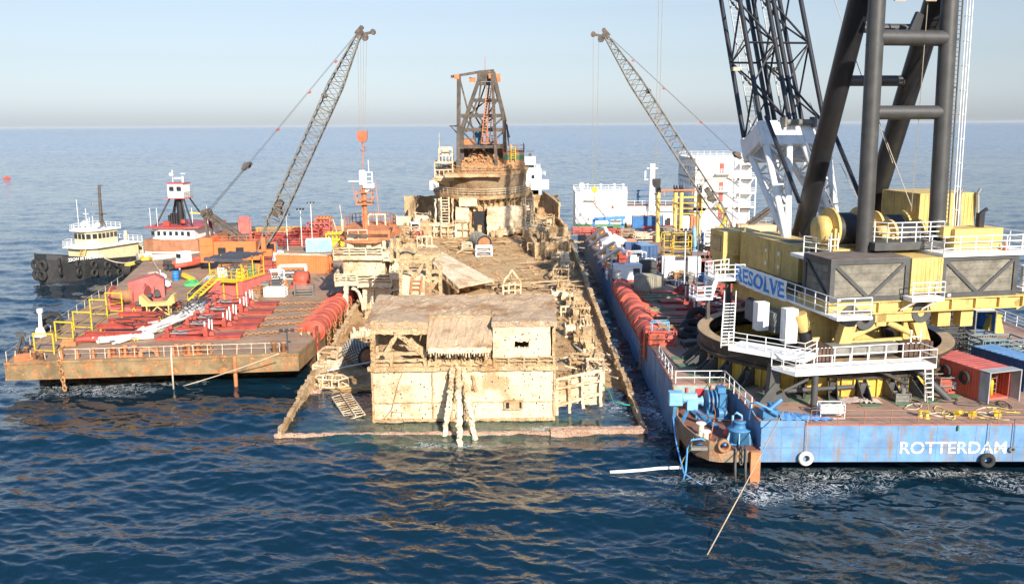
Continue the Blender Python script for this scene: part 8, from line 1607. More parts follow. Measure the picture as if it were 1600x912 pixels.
# tall yellow piles with black caps and the orange pipe between
for i, (px, pb, pt) in enumerate(((1027, 378, 300), (1054, 369, 300), (1063, 368, 300), (1090, 389, 300))):
 c = rz_(px, pb); h = ony(px, pt, c.y, RB).z; t = thing('yellow_pile', ('tall yellow post with black crown, leftmost of four on the barge', 'tall yellow post with black crown, left one of the close pair', 'tall yellow post with black crown, right one of the close pair', 'tall yellow post with black crown, nearest the lattice crane')[i], 'post', RB, (c.x, c.y, 0), 0, 'yellow posts'); m_ = MB(); m_.tube((0, 0, 0), (0, 0, h), 0.42, 14); m_.build('post', mat('post yellow', (.70, .50, .16), .6, streak=.2, var=.1), t); m_ = MB(); m_.tube((0, 0, h), (0, 0, h + .8), 0.5, 12); 
 for k in range(5): a = 2 * math.pi * k / 5; m_.prism([(-.16, 0), (.16, 0), (0, .7)], .1, T(.42 * math.cos(a), .42 * math.sin(a), h + .8, rz=a + math.pi / 2, rx=0) @ Matrix.Rotation(math.pi / 2, 4, 'X'))
 m_.build('crown', BLACKP, t)
y_ = rz_(1030, 375).y; a = ony(1030, 298, y_, RB); b = ony(1090, 297, y_, RB); m_ = MB(); m_.tube(a, b, .18, 8); m_.bar(a + Vector((1, 0, 0)), a + Vector((1, 0, -1.0)), .14); m_.bar(b - Vector((1, 0, 0)), b - Vector((1, 0, 1.0)), .14); solo(m_, 'cross_pipe', ORC, 'thin orange pipe slung between the yellow posts', 'pipe', RB)
for px, w, lab in ((1086, .5, 'upright light blue ram at the foot of the nearest yellow post'), (1099, .4, 'shorter dark blue ram right of the light blue ram')):
 c = rz_(px, 392); m_ = MB(); m_.tube((0, 0, 0), (-.3, 0, 4.6 if w > .45 else 3.4), w * .7, 10); m_.box((0, 0, .3), (1, 1, .6)); solo(m_, 'upright_ram', mat('ram light blue', (.22, .42, .65), .5) if w > .45 else BLUEC, lab, 'ram', RB, (c.x, c.y, 0))
# container row near the far end
cont_px((988, 359), (1034, 359), 2.5, 3.0, 'mid blue container with dark doorway in the far row', BLUEM, RB, doors='none', roofm=mat('washed orange roof', (.55, .27, .16), .8))
cont_px((1036, 358), (1052, 358), 2.5, 3.2, 'white cabin with open dark door in the far row', WHITE, RB, doors='near'); cont_px((1063, 358), (1077, 358), 2.5, 2.8, 'white cabin with window panels beside the orange one in the far row', WHITE, RB, doors='near'); cont_px((1079, 358), (1088, 358), 2.5, 2.8, 'small orange container at the right of the far row', ORC, RB)
for px, w in ((1009, 1.0), (1044, .9)): c = rz_(px, 358.5); solo(MB().box((0, 0, 1.3), (w, .06, 2.3)), 'doorway_shade', BLACKP, 'black panel painted as a shaded open doorway in the far %s' % ('blue container' if px < 1020 else 'white cabin'), 'door', RB, (c.x, c.y - .1, 0.1))  # inner shade of each doorway given by a flat black panel
c = rz_(1066, 357); solo(frame_box(6.5, 2.4, 3.6, .2, 2), 'yellow_scaffold', YELD, 'yellow scaffold frame standing on the far white cabins', 'scaffold', RB, (c.x + 1.5, c.y + 1.5, 3.25))
c = rz_(1028, 361); m_ = MB(); m_.tube((-3.5, 0, .9), (3.5, 0, 1.1), .32, 10); m_.box((-3, 0, .3), (.4, .8, .6)); m_.box((3, 0, .3), (.4, .8, .6)); solo(m_, 'red_pipe', RED, 'long red pipe on stands in front of the far container row', 'pipe', RB, (c.x, c.y - 1, 0))
t = thing('blue_gantry', 'bright blue low gantry arch in front of the left white accommodation block', 'gantry', RB, (rz_(951, 361).x, rz_(951, 361).y, 0)); m_ = MB(); m_.bar((-3.3, 0, 0), (-3.3, 0, 2.6), .6); m_.bar((-3.3, 0, 2.6), (3.6, 0, 3.0), .6, .7); m_.bar((.2, 0, 2.6), (.2, 0, 1.2), .4); m_.bar((3.0, 0, 2.8), (3.0, 0, 0), .5); m_.build('arch', mat('gantry blue', (.08, .25, .60), .5), t)
for i, (px, py, w, h, m, lab) in enumerate(((950, 377, 4.5, 2.4, RED, 'tangle of red machinery right of the wreck bow, before the gantry'), (938, 371, 3.5, 1.5, RED, 'low red winch frame at the barge edge by the wreck bow'), (975, 373, 4.0, 2.0, WOOD, 'stack of wooden crates right of the red machinery'), (912, 365, 5, 1.3, REDP, 'faded red skid at the farthest left edge of the right barge'), (1010, 376, 5, 1.6, CREAMR, 'pale pile of crates behind the navy containers'), (1040, 372, 3.5, 2.2, GREYW, 'grey machinery pile between the yellow posts'), (1072, 385, 4.0, 2.6, GREYD, 'dark machinery pile behind the netted platform'), (1116, 392, 4.0, 3.4, WHITE, 'white tank block left of the crane cab'), (1106, 378, 4, 2.6, WHITE, 'white canvas-covered block behind the blue rams'), (1128, 384, 2.6, 3.6, YEL, 'tall yellow engine right of the white tank block'), (1120, 404, 3.0, 1.6, REDP, 'pinkish red chest before the tall yellow engine'), (1118, 414, 6.5, 1.0, CONC, 'low pale sheet-covered load beside the white stairs'))):
 c = rz_(px, py); r = random.Random(i); m_ = frame_box(w, 2.2, h, .14, 2); 
 for k in range(7): m_.box((r.uniform(-w, w) * .38, r.uniform(-.8, .8), h * r.uniform(.1, .9)), (w * r.uniform(.12, .4), r.uniform(.5, 1.2), h * r.uniform(.12, .4)), rz=r.uniform(-.3, .3))
 m_.tube((-w * .4, -.8, h * .6), (w * .4, -.9, h * .5), .22, 8); m_.tube((-w * .2, -1, h * .2), (-w * .2, -1, h * 1.1), .12, 6); solo(m_, 'machinery_pile', m, lab, 'machinery', RB, (c.x, c.y, 0.02), r.uniform(-.2, .2))
for i, (px, py, m, lab) in enumerate(((1004, 430, BLUEM, 'small blue bin before the black engine unit'), (1060, 437, CHAINM, 'rusty pump between the cabinets and the pullers'), (1074, 440, GREYW, 'grey hose box before the pullers'), (1101, 440, BLUEC, 'navy bin beside the white stairs'), (1014, 416, WHITE, 'white sack pile at the navy container doors'), (972, 425, WHITE, 'small white bin left of the generator'))):
 c = rz_(px, py); m_ = frame_box(1.7, 1.3, 1.2, .1, 1); m_.box((0, 0, .5), (1.4, 1.1, .9)); m_.tube((.2, -.3, .9), (.2, -.3, 1.5), .2, 8); solo(m_, 'deck_bin', m, lab, 'bin', RB, (c.x, c.y, 0.02), .2 * i)
r = random.Random(12)
for k in range(14):
 px = r.uniform(1000, 1130); py = r.uniform(428, 446); c = rz_(px, py); m_ = MB(); a0 = r.uniform(0, 6); m_.path([(1.2 * math.cos(a0 + q * .7) * (1 + .3 * math.sin(q)), 1.0 * math.sin(a0 + q * .7), .08 + .05 * (q % 3)) for q in range(11)], .06, 5)
 solo(m_, 'deck_hose', RUBBER if k % 3 else BROPE, 'loose hose curled on the crowded deck before the cabinets', 'hose', RB, (c.x, c.y, 0), 0, 'loose hoses before the cabinets')
for i, (px, py, h) in enumerate(((1069, 445, 8), (1088, 470, 12), (1102, 490, 7))): c = rz_(px, py); lamp_post(RB, (c.x, c.y, 0), h, ('white light post before the tall cabinets', 'tallest white light post among the red pullers', 'short white light post among the nearest pullers')[i])
c = rz_(1097, 468); m_ = MB(); 
# ---- accommodation blocks
def block(frame, x0, x1, y0, y1, h, name, label, bands, extra=None):
 t = thing(name, label, 'accommodation', frame, ((x0 + x1) / 2, (y0 + y1) / 2, 0)); w, l = x1 - x0, y1 - y0; m_ = MB(); m_.box((0, 0, h / 2), (w, l, h)); m_.box((0, 0, h), (w + .2, l + .2, .15)); b = m_.build('wall', WHITE, t)
 for k in range(1, int(w / 2.6)): pass
 m_ = MB()
 for k in range(int(w / 3)): m_.box((-w / 2 + 1.5 + 3 * k, -l / 2 - .03, h / 2), (.05, .06, h))
 m_.build('panel_joint', mat('joint white', (.68, .68, .66), .6), b)
 for z in bands: m_ = MB(); m_.box((0, 0, z), (w + .06, l + .06, .3)); m_.build('rust_band', mat('brown band', (.30, .21, .14), .8), b)
 m_ = rail_mb([(-w / 2, -l / 2, h), (w / 2, -l / 2, h), (w / 2, l / 2, h), (-w / 2, l / 2, h), (-w / 2, -l / 2, h)], 1.0, 2, 1.6, .04); m_.build('roof_railing', WHITER, t); return t, w, l
Y0 = rz_(937, 356).y; a = rz_(899, 356.5); b = rz_(978, 355); hA = ony(937, 300, a.y, RB).z
tA, w, l = block(RB, a.x, b.x, a.y, a.y + 9, hA, 'accommodation_block', 'low white accommodation block with roof railing right behind the wreck bow', [])
m_ = MB(); m_.lathe([(0, 1.4), (.5, 1.25), (.8, .7), (.5, .1), (.3, -.6), (0, -.6)], 16, T(-w / 2 + 1.5, -2, hA + .6)); m_.build('radome', WHITE, tA)
m_ = MB(); 
for x, z, s in ((w * .22, hA * .58, .5), (w * .28, hA * .22, .5), (-w * .25, hA * .25, .35)): m_.box((x, -l / 2 - .05, z), (s, .08, s * 1.4))
m_.build('red_hatch', RED, tA); m_ = MB(); ladder_mb((-1.5, -l / 2 - .3, hA * .75), (2.2, -l / 2 - .3, hA * .2), .8, (0, 1, 0), .4, .08, m_); m_.bar((-4.0, -l / 2 - .3, hA * .76), (-1.5, -l / 2 - .3, hA * .75), .12, .3); m_.bar((2.2, -l / 2 - .3, hA * .2), (4.5, -l / 2 - .3, hA * .2), .12, .3); m_.build('outside_stair', GREYW, tA)
m_ = MB(); m_.box((0, -l / 2 - .1, .5), (w, .1, .9)); m_.build('green_skirt', GREENP, tA)
for x in (-3, 0, 3, 5): m_ = MB(); m_.tube((x, -3, hA), (x, -3, hA + 1.6), .08, 5); m_.box((x, -3, hA + 1.6), (.5, .3, .3)); m_.build('roof_lamp', WHITER, tA)
a = rz_(1084, 354.5); b = rz_(1168, 353); hB = ony(1120, 248, a.y, RB).z
tB, w, l = block(RB, a.x, b.x, a.y, a.y + 22, hB, 'accommodation_block', 'tall four-tier white accommodation block with red doors behind the lattice crane', [hB * .27, hB * .70])
m_ = MB(); 
for z in (hB * .80, hB * .53, hB * .36, hB * .12): m_.box((-.4, -l / 2 - .05, z + .9), (1.0, .1, 2.3))
m_.build('red_door', mat('dull red door', (.38, .09, .07), .6), tB); m_ = MB()
for z in (hB * .78, hB * .53, hB * .30): m_.box((-.2, -l / 2 - .8, z), (3.4, 1.6, .12)); rail_mb([(-1.9, -l / 2 - 1.5, z), (1.5, -l / 2 - 1.5, z)], 1.1, 3, 1.1, .05, m_); m_.bar((1.0, -l / 2 - 1.2, z), (4.6, -l / 2 - 1.2, z - 2.6), .12, .3)
for z in (.3, .5, .72, .92): m_.box((w / 2 - 1.2, -l / 2 - 1.2, hB * z), (3.6, 2.4, .15)); rail_mb([(w / 2 - 3, -l / 2 - 2.3, hB * z), (w / 2 + .6, -l / 2 - 2.3, hB * z)], 1.2, 3, 1.2, .06, m_)
for x in (w / 2 - 3, w / 2 + .5): m_.bar((x, -l / 2 - 2.3, 0), (x, -l / 2 - 2.3, hB + .8), .2)
for z in (.3, .5, .72): m_.bar((w / 2 - 2.6, -l / 2 - 1.8, hB * z), (w / 2, -l / 2 - 1.8, hB * (z + .2)), .2)
m_.build('stair_tower', WHITER, tB)
m_ = MB()
for k in range(6):
 for z in (.12, .4, .62, .85): m_.box((-w / 2 - .04, -l / 2 + 2 + 3.4 * k, hB * z), (.06, .7, .7))
m_.build('window', GLASS, tB)
# low superstructure between, mast
a = rz_(979, 345); b = rz_(1062, 344); y_ = rz_(1020, 354).y + 6
za = ony(1000, 322, y_, RB).z; x0, x1 = ony(979, 330, y_, RB).x, ony(1064, 330, y_, RB).x
t = thing('low_deckhouse', 'long low white deckhouse with brown roof between the two white blocks', 'deckhouse', RB, ((x0 + x1) / 2, y_ + 4, 0)); m_ = MB(); m_.box((0, 0, za / 2), (x1 - x0, 8, za)); m_.build('wall', WHITE, t); m_ = MB(); m_.box((0, 0, za + .08), (x1 - x0 + .2, 8.2, .16)); m_.build('roof', mat('brown roof', (.24, .15, .12), .8), t); m_ = MB(); m_.box((-.5, -4.4, za * .5), (3, .5, 1.6)); rail_mb([(-(x1 - x0) / 2, -4, za), ((x1 - x0) / 2, -4, za)], 1.2, 2, 1.8, .05, m_); m_.build('railing', WHITER, t)
m_ = frame_box(3.4, 2, 3.0, .25, 1, None, (-1.2, 3, za + .15)); m_.build('blue_frame', mat('deep gantry blue', (.05, .12, .26), .6), t)
m_ = MB(); c = ony(1018, 325, y_ - 1, RB); zt2 = ony(1018, 256, y_ - 1, RB).z; lattice_mb((0, 0, 0), (0, 0, zt2), (1, 0, 0), 1.2, .9, 1.2, .9, 12, .12, .07, m_); m_.box((0, 0, zt2 - 1), (2.6, .3, .25)); m_.box((0, 0, zt2 - .2), (1.0, 1.0, .3)); m_.box((-1.6, 0, zt2 - 2.4), (.3, .3, 1.6)); m_.box((-1.4, 0, zt2 - 3.6), (.9, .3, .2)); m_.tube((0, 0, 0), (0, 0, zt2), .42, 8)
t = solo(m_, 'lattice_mast', WHITE, 'slim white mast standing behind the far container row', 'mast', RB, (c.x, c.y, 0))
# ---- second lattice crane on the right barge
c = rz_(1168, 392); cw2 = RB @ Vector((c.x, c.y, 0)); foot2 = cw2; tip2 = ony(948, 58, cw2.y + 2.0)
dv = tip2 - (foot2 + Vector((0, 0, 2.4))); ang = math.atan2(dv.y, dv.x); f2 = foot2 - Vector((math.cos(ang), math.sin(ang), 0)) * -0.0
crn2, tp2 = crawler_crane(Matrix.Translation(cw2), (0, 0, 0), ang, PALEC, 'pale orange crawler crane with long dark lattice boom leaning toward the wreck', (dv.xy.length - 2.2, dv.z), math.hypot(dv.xy.length - 2.2, dv.z), 2.2, gantry=True)
tw2 = crn2.matrix_basis @ tp2
h1 = ony(932, 296, tw2.y); h1.x = tw2.x - 1.9; t = hook_set(Vector((h1.x, tw2.y, tw2.z)), h1, 'small yellow hook block on two wires before the left white block', 2, YELB, sl=ony(932, 330, tw2.y), s=.6, spread=1.0)
q = ony(1028, 180, 140.0); h2 = ony(1023, 285, 140.0); h2.x = q.x; hook_set(Vector((q.x, 140, 78)), h2, 'black hook weight on long thin wires above the yellow posts', 2, BLACKP, s=.8, spread=.7)
m_ = MB(); c = rz_(1122, 372); m_.tube((0, 0, 0), (1.4, 0, 4.6), .5, 10); m_.tube((1.4, 0, 4.6), (-.6, 0, 7), .3, 8); m_.box((0, 0, .5), (2, 1.6, 1)); solo(m_, 'folded_arm', YELB, 'folded yellow hydraulic arm at the foot of the pale crane boom', 'arm', RB, (c.x, c.y, 0))
# ---- right-hand side of the big crane
a = rz_(1528, 627); b = rz_(1576, 621); c = rz_(1482, 601)
w = (b - a).length; an = math.atan2((b - a).y, (b - a).x); L2 = 6.0; cc = (a + b) / 2 + Vector((-math.sin(an), math.cos(an), 0)) * (L2 / 2)
oc = container(w, L2, 2.7, 'orange-red workshop container with open near end and yellow gear inside', mat('workshop orange red', (.55, .10, .05), .6, rust=.06, var=.15), RB, (cc.x, cc.y, 0), an, openend=True, roofm=REDP, frame_m=REDP, name='workshop_container')
m_ = MB(); 
for s in (-1, 1): m_.box((s * w / 2, -L2 / 2 - 1.0, 1.35), (.1, .1, 2.7)); m_.add([(s * w / 2, -L2 / 2 - 1.0, .1), (s * w / 2, -L2 / 2, .1), (s * w / 2, -L2 / 2, 2.6), (s * w / 2, -L2 / 2 - 1.0, 2.6)], [(0, 1, 2, 3)])
m_.box((0, -L2 / 2 - .5, 2.72), (w + .1, 1.1, .06)); m_.build('door', mat('grey zinc', (.34, .36, .37), .5), oc)
FO = oc.matrix_basis
for i, (x, y, z, m, lab) in enumerate(((0.1, -2.2, .1, YELB, 'yellow gas bottles inside the open workshop container'), (-.7, -2.5, .1, GREYD, 'black bin inside the open workshop container'), (.7, -1.6, .1, GREYW, 'grey shelf inside the open workshop container'))):
 m_ = MB(); 
 if i == 0: 
  for k in range(3): m_.lathe([(0, 0), (.16, 0), (.16, 1.2), (.08, 1.4), (0, 1.4)], 10, T(.35 * k - .3, 0, 0))
 elif i == 1: m_.box((0, 0, .3), (.7, .6, .6)); m_.box((0, 0, .63), (.75, .65, .06))
 else: frame_box(.6, 1.2, 2, .05, 3, m_)
 solo(m_, ('gas_bottle_rack', 'black_bin', 'shelf')[i], m, lab, ('bottles', 'bin', 'shelf')[i], FO, (x, y, z))
for i, (y, m) in enumerate(((-1.5, RUBBER), (0.6, RUBBER))): m_ = MB(); tyre_mb(.45, .14, m_, T(ry=math.pi / 2)); solo(m_, 'coiled_hose', m, ('coiled black hose on the orange container wall, nearer one', 'coiled black hose on the orange container wall, farther one')[i], 'hose', FO, (-w / 2 - .16, y, 1.7))
c = rz_(1478, 612); t = skid_unit(RB, (c.x, c.y, 0), .1, 'orange and white compressor in a pipe frame left of the orange container', REDF, h=1.3, w=1.9, d_=1.3, tank=WHITE, cage=GREYW)
c = rz_(1466, 598); solo(frame_box(1.6, 1.4, 1.3, .07, 1), 'pipe_rack', GREYW, 'empty pipe rack behind the orange compressor', 'rack', RB, (c.x, c.y, .02))
a = rz_(1579, 612); cc = (a.x + 1.35, a.y + 3.2); container(2.6, 6, 2.7, 'dark blue container at the right edge beside the orange workshop', BLUEC, RB, (cc[0], cc[1], 0), an, roofm=mat('worn blue roof', (.12, .24, .42), .6))
a = rz_(1516, 523); bc = container(2.5, 5.5, 2.7, 'mid blue container with white roof and dark open end near the far rail', BLUEM, RB, (a.x + 1.3, a.y + 2.8, 0), 0.12, openend=True, roofm=WHITE, frame_m=GREYW)
c = rz_(1551, 518); m_ = MB(); m_.box((0, 0, .9), (1.8, 1.4, 1.8), taper=.6); m_.box((0, 0, 1.9), (1.3, 1.1, .2)); solo(m_, 'tapered_stand', YELD, 'rust-yellow tapered stand right of the mid blue container', 'stand', RB, (c.x, c.y, 0))
for i, (px, py, w_, d2, h, m, lab) in enumerate(((1484, 541, 3.4, 2.4, 1.7, GREYD, 'black slatted crate stack under the crane girder'), (1555, 556, 4.4, 2.4, 1.9, mat('blue grey rack', (.16, .21, .22), .6), 'blue-grey slatted rack behind the orange workshop'), (1586, 566, 3.4, 2.4, 1.5, mat('blue grey rack', (.16, .21, .22), .6), 'lower blue-grey rack at the right edge behind the navy container'), (1466, 520, 4.4, 2.4, 2.3, GREYD, 'heap of dark machinery below the second dark box'), (1480, 505, 2.6, 2.4, 3.4, GREYW, 'grey hydraulic pile left of the mid blue container'), (1530, 540, 2.4, 2.0, 1.4, GREYW, 'wire crates between the black stack and the rack'))):
 c = rz_(px, py); m_ = frame_box(w_, d2, h, .12, 3); r = random.Random(i + 50)
 for k in range(6): m_.box((r.uniform(-w_, w_) * .35, r.uniform(-d2, d2) * .3, h * r.uniform(.2, .7)), (w_ * .25, d2 * .4, h * .3), rz=r.random())
 for k in range(9): m_.box((-w_ / 2 + w_ * (k + .5) / 9, -d2 / 2, h / 2), (.07, .06, h))
 solo(m_, 'slatted_rack', m, lab, 'rack', RB, (c.x, c.y, .02), .1)
c = rz_(1490, 512); m_ = MB(); m_.tube((0, 0, 0), (2.6, .4, 1.4), .13, 8); solo(m_, 'pale_ram', WHITER, 'pale ram leaning on the dark machinery heap', 'ram', RB, (c.x, c.y, 1.6))
c = rz_(1478, 512); m_ = MB(); m_.lathe([(0, 0), (.4, .15), (.4, .5), (0, .7)], 12); solo(m_, 'pink_buoy', mat('pink buoy', (.6, .12, .12), .5), 'pink-red buoy on the dark machinery heap', 'buoy', RB, (c.x, c.y, 2.1))
mb = MB(); ladder_mb((0, 0, .25), (7.5, -2.5, .25), .9, (.3, .95, 0), .5, .07, mb); c = rz_(1500, 540); solo(mb, 'lying_ladder', WHITER, 'white ladder lying on deck beyond the black crate stack', 'ladder', RB, (c.x, c.y, 0))
# near edge small things
for i, (px, py, up) in enumerate(((1438, 651, True), (1448, 653, True), (1497, 650, False), (1519, 653, False), (1558, 652, False))):
 c = rz_(px, py); reel(.26, .5, YELB, mat('yellow line', (.62, .52, .12), .8), 'yellow_reel', ('yellow line reel standing upright, left of the upright pair', 'yellow line reel standing upright, right of the upright pair', 'yellow line reel lying on its side before the orange container, left one', 'yellow line reel lying on its side before the orange container, right one', 'yellow line reel on its side above the name lettering end')[i], RB, (c.x, c.y, .03), .3 * i, 'yellow line reels', upright=up)
c = rz_(1301, 654); t = thing('cooler_unit', 'white boxy cooler unit in a light frame at the transom rail', 'machine', RB, (c.x, c.y + .5, 0)); frame_box(1.9, .9, 1.15, .05, 0).build('frame', WHITER, t); m_ = MB(); m_.box((0, 0, .68), (1.7, .8, .6)); m_.build('housing', WHITE, t); m_ = MB(); [m_.lathe([(0, 0), (.28, 0), (.28, .14), (0, .14)], 14, T(x, 0, .98)) for x in (-.45, .45)]; m_.build('fan', GREYW, t)
c = rz_(1345, 628); mb = MB(); pts = [(-1.6 + 3.2 * i / 16, -.7 + 1.4 * j / 8, .05 + .3 * abs(math.sin(i * 1.4 + j)) * (1 - abs(i - 8) / 9)) for j in range(9) for i in range(17)]; mb.add(pts, [(j * 17 + i, j * 17 + i + 1, (j + 1) * 17 + i + 1, (j + 1) * 17 + i) for j in range(8) for i in range(16)], True); solo(mb, 'canvas_sheet', mat('pinkish canvas', (.62, .48, .42), .9), 'crumpled pinkish white canvas lying under the front walkway', 'canvas', RB, (c.x, c.y, .02))
c = rz_(1408, 628); m_ = frame_box(1.2, .8, .8, .08, 1); m_.box((0, 0, .4), (1.1, .7, .6)); m_.tube((.1, 0, .7), (.1, 0, 1.2), .2, 8); solo(m_, 'pump', GREYW, 'small grey pump with yellow hose at the foot of the black walkway leg', 'pump', RB, (c.x, c.y, .02))
r = random.Random(31)
for k in range(16):
 px = r.uniform(1410, 1600); py = r.uniform(636, 654) if k % 2 else r.uniform(600, 634); c = rz_(px, py); m_ = MB(); a0 = r.uniform(0, 6); m_.path([((.9 + .5 * r.random()) * math.cos(a0 + q * .8), .5 * math.sin(a0 + q * .8 + .3), .05 + .03 * (q % 3)) for q in range(12)], .035, 5)
 solo(m_, 'deck_line', (WIRE, ROPE, RUBBER, mat('yellow line', (.62, .52, .12), .8))[k % 4], ('dark line curled on the near right deck', 'pale line curled on the near right deck', 'black hose curled on the near right deck', 'yellow line curled on the near right deck')[k % 4], 'line', RB, (c.x, c.y, 0), r.uniform(0, 3), ('dark', 'pale', 'black', 'yellow')[k % 4] + ' lines on the near right deck')
m_ = MB(); c = ony(1497, 672, -.1, RB); m_.tube((c.x, -.12, c.z), (c.x, -.12, c.z + .35), .09, 8); m_.tube((c.x, -.12, c.z + .35), (c.x, .1, .1), .02, 4); solo(m_, 'green_bottle_float', GREENP, 'small green float hanging above the first letters of the name', 'float', RB)
_c = cy(1444, 585, VW); m_ = chain_mb([RB.inverted() @ (CR @ _c), rz_(1450, 643, .1)], .2, .03); solo(m_, 'loose_chain', WIREL, 'pale chain dropping from the end of the front white walkway', 'chain', RB)

# ================================================================ people
for M, px, py, z, rzz, lab, suit, hel, pose in ((WR, 712, 371, .25, .3, 'person in white coverall standing before the crusted cabinets', WHITEW, WHITE, 0), (WR, 740, 361, .25, 2.0, 'person in orange workwear by the dark doorway of the round house', HIVIS, WHITE, 2), (WR, 823, 368, .25, 1.0, 'person in white coverall on the right of the round house foot', WHITEW, WHITE, 0),
 (RB, 959, 421, 0, .5, 'person in navy coverall standing left of the red container', NAVYW, WHITE, 0), (RB, 943, 433, 0, 1.5, 'person in navy coverall bending at the barge edge near the arms', NAVYW, REDF, 1), (RB, 948, 438, 0, 2.2, 'person in white coverall beside the bending one at the barge edge', WHITEW, WHITE, 2), (RB, 946, 424, 0, 3.0, 'person in orange workwear under the nearest swan-neck arm', HIVIS, WHITE, 0), (RB, 1073, 448, 0, .2, 'person in navy coverall at the light post before the cabinets', NAVYW, YELB, 0), (RB, 1084, 451, 0, 1.2, 'person in orange workwear walking beside the rear pullers', HIVIS, WHITE, 2),
 (LB, 282, 437, 0, .2, 'person in navy coverall beside the bright blue barrel', NAVYW, WHITE, 0), (LB, 447, 452, 0, 1.0, 'person in orange workwear before the white valve rack', HIVIS, WHITE, 2)):
 c = onz(px, py, z, M); person(M, (c.x, c.y, z), rzz, lab, suit, hel, pose)

# ================================================================ vessels round about
def ship_hull(stn, m, t, name='hull', bulw=.9, bm=None, z0=-.6):
 """stn: (y, half width at deck, half width at water, deck height)"""
 mb = MB(); pts = []
 for y, wd, ww, h in stn: pts += [(-wd, y, h + bulw), (-wd * 1.0, y, h), (-ww, y, z0), (ww, y, z0), (wd * 1.0, y, h), (wd, y, h + bulw)]
 n = len(stn); fs = []
 for i in range(n - 1):
  for j in (0, 1, 2, 3, 4): a = i * 6 + j; fs.append((a, a + 6, a + 7, a + 1))
  fs.append((i * 6 + 1, i * 6 + 4, i * 6 + 10, i * 6 + 7))
 fs += [(0, 1, 2, 3, 4, 5), tuple(range((n - 1) * 6 + 5, (n - 1) * 6 - 1, -1))]
 return mb.add(pts, fs).build(name, m, t)
# black-hulled tug
bw = onz(67, 441, 0); hd_ = Vector((-.42, -.907, 0)); c = bw - hd_ * 15.5; rzT = math.atan2(.42, -.907)
tug = thing('harbour_tug', 'black-hulled tug with cream upper works and rows of tyres moored at far left', 'tugboat', I4, (c.x, c.y, 0), rzT)
ST = [(-15, 4.2, 3.6, 1.9), (-12, 4.8, 4.4, 1.8), (-4, 5.2, 5.0, 1.8), (5, 5.2, 4.9, 2.4), (10, 4.7, 3.9, 3.3), (13.5, 3.2, 2.2, 3.9), (15.5, 1.6, .8, 4.3)]
hl = ship_hull(ST, mat('tug black', (.03, .03, .032), .5, rust=.08, dirt=.5, dirtcol=(.09, .085, .06)), tug)
def shalf(y, k=1):
 for (y0, a0, b0, h0), (y1, a1, b1, h1) in zip(ST, ST[1:]):
  if y0 <= y <= y1: f_ = (y - y0) / (y1 - y0); return a0 + (a1 - a0) * f_, h0 + (h1 - h0) * f_
 return 1, 3
for i in range(10):
 y = 14.0 - i * 2.75; w, h = shalf(y); w2, _ = shalf(y - .6); dirn = math.atan2(shalf(y - .5)[0] - shalf(y + .5)[0], 1.0)
 for row, z in enumerate((h - .45, h - 2.0)): mb = MB(); tyre_mb(.62, .27, mb, T(ry=math.pi / 2)); o = solo(mb, 'tyre_fender', RUBBER, f'black tyre on the tug side, {"upper" if row == 0 else "lower"} row, number {i + 1} from the bow' if False else ('black fender tyre in the upper row on the black tug side' if row == 0 else 'black fender tyre in the lower row on the black tug side'), 'tyre', tug.matrix_basis, (-w - .22, y, max(z, .35)), dirn, 'upper row tyres' if row == 0 else 'lower row tyres')
for i, (x, z) in enumerate(((-1.0, 3.2), (0.9, 3.2), (-.6, 1.4), (.8, 1.4))): mb = MB(); tyre_mb(.75, .34, mb, T(rx=math.pi / 2)); solo(mb, 'tyre_fender', RUBBER, 'black tyre hung across the blunt bow of the black tug', 'tyre', tug.matrix_basis, (x, 15.9, z), 0, 'bow tyres')
text_obj('ZION M FALGOUT', .8, WHITE, tug, T(-4.95, 9.9, 3.95, rz=math.atan2(-6.5, -1.5)) @ Matrix.Rotation(math.pi / 2, 4, 'X'), 'lettering', .01, .02)
def prism_xy(poly, z0, h, nm, m, par): return MB().prism(poly, h, z0=z0).build(nm, m, par)
oct_ = lambda w, y0, y1, c: [(-w, y0), (w, y0), (w, y1 - c), (w * .55, y1), (-w * .55, y1), (-w, y1 - c)]
h1 = prism_xy(oct_(3.6, -3.5, 8.0, 2.0), 2.2, 3.1, 'deckhouse', CREAM, tug); prism_xy(oct_(4.3, -4, 8.9, 2.2), 5.3, .14, 'upper_deck', WHITER, tug)
wh = prism_xy(oct_(2.7, .5, 6.8, 1.8), 5.44, 2.9, 'wheelhouse', CREAM, tug); prism_xy(oct_(3.2, 0, 7.5, 2.0), 8.34, .3, 'wheelhouse_roof', WHITE, tug)
mb = MB(); P = oct_(2.74, .5, 6.84, 1.8)
for a, b in zip(P, P[1:] + P[:1]):
 L_ = math.dist(a, b); n_ = max(1, int(L_ / .9)); an_ = math.atan2(b[1] - a[1], b[0] - a[0])
 for k in range(n_): f_ = (k + .5) / n_; mb.box((a[0] + (b[0] - a[0]) * f_, a[1] + (b[1] - a[1]) * f_, 7.35), (L_ / n_ * .74, .06, .95), rz=an_)
mb.build('window', GLASS, wh)
mb = rail_mb([(x, y, 5.44) for x, y in oct_(4.25, -4, 8.8, 2.2)], 1.1, 3, 1.3, .05); rail_mb([(x, y, 8.6) for x, y in oct_(3.1, 0, 7.4, 2.0)], .9, 2, 1.2, .045, mb); mb.build('railing', WHITER, tug)
mb = MB(); mb.tube((0, 1.8, 8.6), (0, 1.4, 16.6), .26, 8); mb.bar((-.4, 1.6, 9), (-.2, 1.4, 16.4), .12); mb.box((-.4, 1.4, 16.6), (1.2, .2, .15)); mb.box((0, 1.6, 11.2), (2.4, .8, .12)); mb.bar((-1.7, 2, 8.6), (0, 1.6, 11), .12); mb.build('mast', DARKST, tug)
mb = MB()
